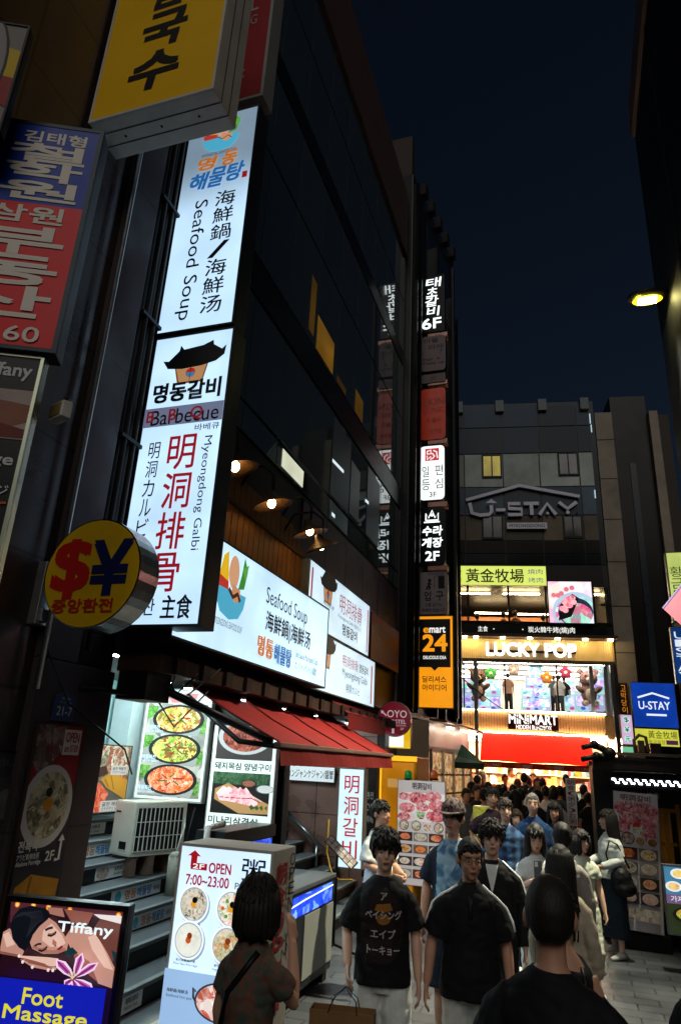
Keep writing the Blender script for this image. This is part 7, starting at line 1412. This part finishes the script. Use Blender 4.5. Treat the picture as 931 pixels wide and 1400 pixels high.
far = [
 (630, 1063, 15.5, 90, 'tee', '#8d8d86', 'short', 0, 'man in pale shirt at the left edge of the bright entrance'),
 (652, 1072, 13.5, 20, 'tee', '#1c2024', 'short', 0, 'dark shirted man near the yellow boxes left of the crowd'),
 (645, 1068, 14.5, 170, 'tee', '#241f20', 'thick', 0, 'dark haired person just left behind the plum T-shirt man'),
 (661, 1077, 12.5, 200, 'tee', '#cfd2d0', 'short', 0, 'person in white T-shirt beside the plum T-shirt man'),
 (687, 1063, 14.0, 176, 'tee', '#141416', 'short', 0, 'man in black seen from behind under the red awning'),
 (698, 1048, 19.5, 30, 'tee', '#d9c9a8', 'short', 1, 'man in cream shirt standing tall inside the bright shop'),
 (709, 1054, 20.5, 10, 'tee', '#3a2c28', 'short', 1, 'head of a dark haired shopper right of the cream shirt man'),
 (716, 1056, 16.5, 185, 'tee', '#101012', 'short', 1, 'man in black T-shirt seen from behind in the shop doorway'),
 (707, 1064, 16.0, 178, 'blouse', '#6a4a3a', 'bun', 1, 'red haired woman with hair up near the shop doorway'),
 (728, 1055, 19.0, 20, 'tee', '#e0c8a0', 'short', 1, 'shopper in pale shirt facing out right of the doorway man'),
 (734, 1062, 17.0, -15, 'blouse', '#5a2a22', 'long', 1, 'woman with reddish long hair facing out of the shop'),
 (745, 1070, 14.5, 182, 'tee', '#e0d4c4', 'short', 0, 'man in cream T-shirt from behind right of the red haired woman'),
 (755, 1069, 15.0, 190, 'tee', '#1d1d20', 'thick', 0, 'dark clothed person just behind the backpack wearer'),
 (756, 1075, 13.0, 180, 'tee', '#d9d2c8', 'short', 0, 'person in white top with pink straps seen from behind'),
 (773, 1058, 17.0, 176, 'tee', '#241c1c', 'short', 1, 'dark shopper beside the vertical breakfast banner'),
 (727, 1074, 13.0, 184, 'cardigan', '#202024', 'short', 0, 'person in dark jacket right behind the grey haired man'),
 (733, 1079, 12.0, 180, 'tee', '#17181c', 'thick', 0, 'black haired person over the right shoulder of grey haired man'),
 (704, 1079, 12.3, 178, 'cardigan', '#1a1a1e', 'long', 0, 'long haired woman from behind left of the grey haired man'),
 (694, 1081, 11.5, 182, 'blouse', '#3a302c', 'bun', 0, 'woman with pinned hair from behind above the plaid shirt man'),
 (711, 1077, 12.8, 180, 'tee', '#25282c', 'short', 0, 'hooded dark person over the left shoulder of grey haired man'),
 (701, 1071, 14.2, 184, 'tee', '#4a3a30', 'short', 0, 'brown shirted person deeper in the crowd behind long haired woman'),
 (641, 1054, 18.5, 40, 'blouse', '#4a2c22', 'long', 1, 'long haired woman browsing at the left of the bright shop'),
 (659, 1052, 19.5, 150, 'blouse', '#2c2422', 'long', 1, 'second long haired woman browsing left of the cream shirt man'),
 (637, 1077, 13.0, 30, 'tee', '#5a5f62', 'short', 0, 'grey shirted person at the left of the crowd beside the yellow boxes'),
 (667, 1067, 15.6, 175, 'tee', '#c9bfae', 'short', 0, 'person in sand coloured T-shirt walking away toward the shop'),
 (682, 1072, 13.6, 186, 'blouse', '#8a3a34', 'long', 0, 'woman in brick red blouse from behind in the crowd'),
 (719, 1066, 15.2, 178, 'tee', '#d6d6d0', 'short', 0, 'person in off white T-shirt above the grey haired man'),
 (741, 1063, 16.6, 190, 'blouse', '#2f3d4a', 'bun', 1, 'woman in slate blue blouse right of the doorway'),
 (764, 1067, 15.3, 172, 'tee', '#4a5a4a', 'short', 0, 'person in olive green T-shirt near the breakfast banner'),
 (690, 1057, 18.2, 10, 'tee', '#f0e0c4', 'short', 1, 'shop clerk in cream facing out behind the man in black'),
 (721, 1059, 18.2, 160, 'blouse', '#c98a7a', 'long', 1, 'long haired shopper in salmon blouse in the doorway'),
 (653, 1059, 17.5, 120, 'tee', '#1a1718', 'short', 1, 'dark shopper between the two browsing women')]
for (px, py, dz, rz, tk, tc, hk, ins, lab) in far:
    z0 = .142 if ins else 0
    q = CC+ray(px, py)*dz; h = min(1.80, max(1.52, q.z-z0))
    z0 = max(0.0, q.z-h) if ins else 0.0
    person(lab, px, py, dz, rz, (tk, tc), ('trousers', '#2a2a2e'), (hk, (.09, .03, .015) if 'red' in lab.split()[0:3] or 'reddish' in lab else None), SKIN, tk == 'blouse', det=0, hgt=h, z0=z0, turn=rnd.uniform(-15, 15))
for px, py, tk, tc, bt_, lab in ((797, 1072, 'tee', '#121214', ('shorts', '#8d7a66'), 'man in black T-shirt and beige shorts at the right of the entrance'), (803, 1083, 'dress', '#0f0f12', ('none', ''), 'woman in short black dress standing before the right entrance')):
    person(lab, px, py, 15.5 if px < 800 else 14.6, 178 if px < 800 else 172, (tk, tc), bt_, ('short' if px < 800 else 'bun', None), SKIN, px > 800, det=0)
# vertical breakfast banner in the crowd
sign('breakfast_banner', 'narrow white vertical banner with dark red characters above the crowd', 'banner', ('y', 13.8), ((773, 1064), (787, 1064), (775, 1128), (789, 1130)), .02, D('#d9d2cc', .6), ALU, .0, lambda P: P.v('朝食(粥夕)お粥', .15, .03, .85, .97, D('#7a1c28', .6, 0), .01))
bp_ = ony(782, 1128, 13.82); pst = thing('banner_post', 'thin metal post carrying the narrow breakfast banner', 'post', (bp_.x, 13.83, 0)); MB().tube([(bp_.x, 13.84, 0), (bp_.x, 13.84, bp_.z+.1)], .015, STEEL, 6).build('post', pst)
# people behind the glass of the upper floors
for (px, py, off, rz, tc, lab, bot) in ((694, 927, 1.0, 180, '#a87c68', 'man in dusty pink T-shirt among the toy machines', '#24262a'), (764, 939, 1.1, 200, '#d0ccc8', 'shopper in white bending beside the toy pyramid', '#3a3c40'), (771, 938, 1.3, 190, '#1c1d22', 'shopper in black at the toy machines', '#1a1a1e'), (757, 941, 1.2, 160, '#5a5f66', 'grey clad shopper next to the toy pyramid', '#2a2c30')):
    a = bp(px, py, off); q = BM @ Vector((a[0], off, 0)); dzz = (q-CC).dot(CF); q2 = CC+ray(px, py)*((Vector((q.x, q.y, 0))-Vector((0, 0, 0))).xy.length/ray(px, py).xy.length)
    person(lab, px, py, (q2-CC).length/ray(px, py).length, rz, ('tee', tc), ('trousers', bot), ('short', None), SKIN, False, det=0, hgt=max(1.2, q2.z-z1b-.03), z0=z1b+.031, group='people behind the upper windows')
for (px, py, lab) in ((652, 838, 'left diner seen through the restaurant window'), (688, 836, 'middle diner seen through the restaurant window'), (704, 834, 'dark diner right of the middle one'), (742, 840, 'diner closest to the video screen')):
    a = bp(px, py, .9); q = BM @ Vector((a[0], .9, 0)); q2 = CC+ray(px, py)*(q.xy.length/ray(px, py).xy.length)
    person(lab, px, py, (q2-CC).length/ray(px, py).length, 160, ('tee', '#4a2c20'), ('trousers', '#2a2a2e'), ('short', None), SKIN, False, det=0, hgt=1.5, z0=q2.z-1.5, group='people behind the upper windows')
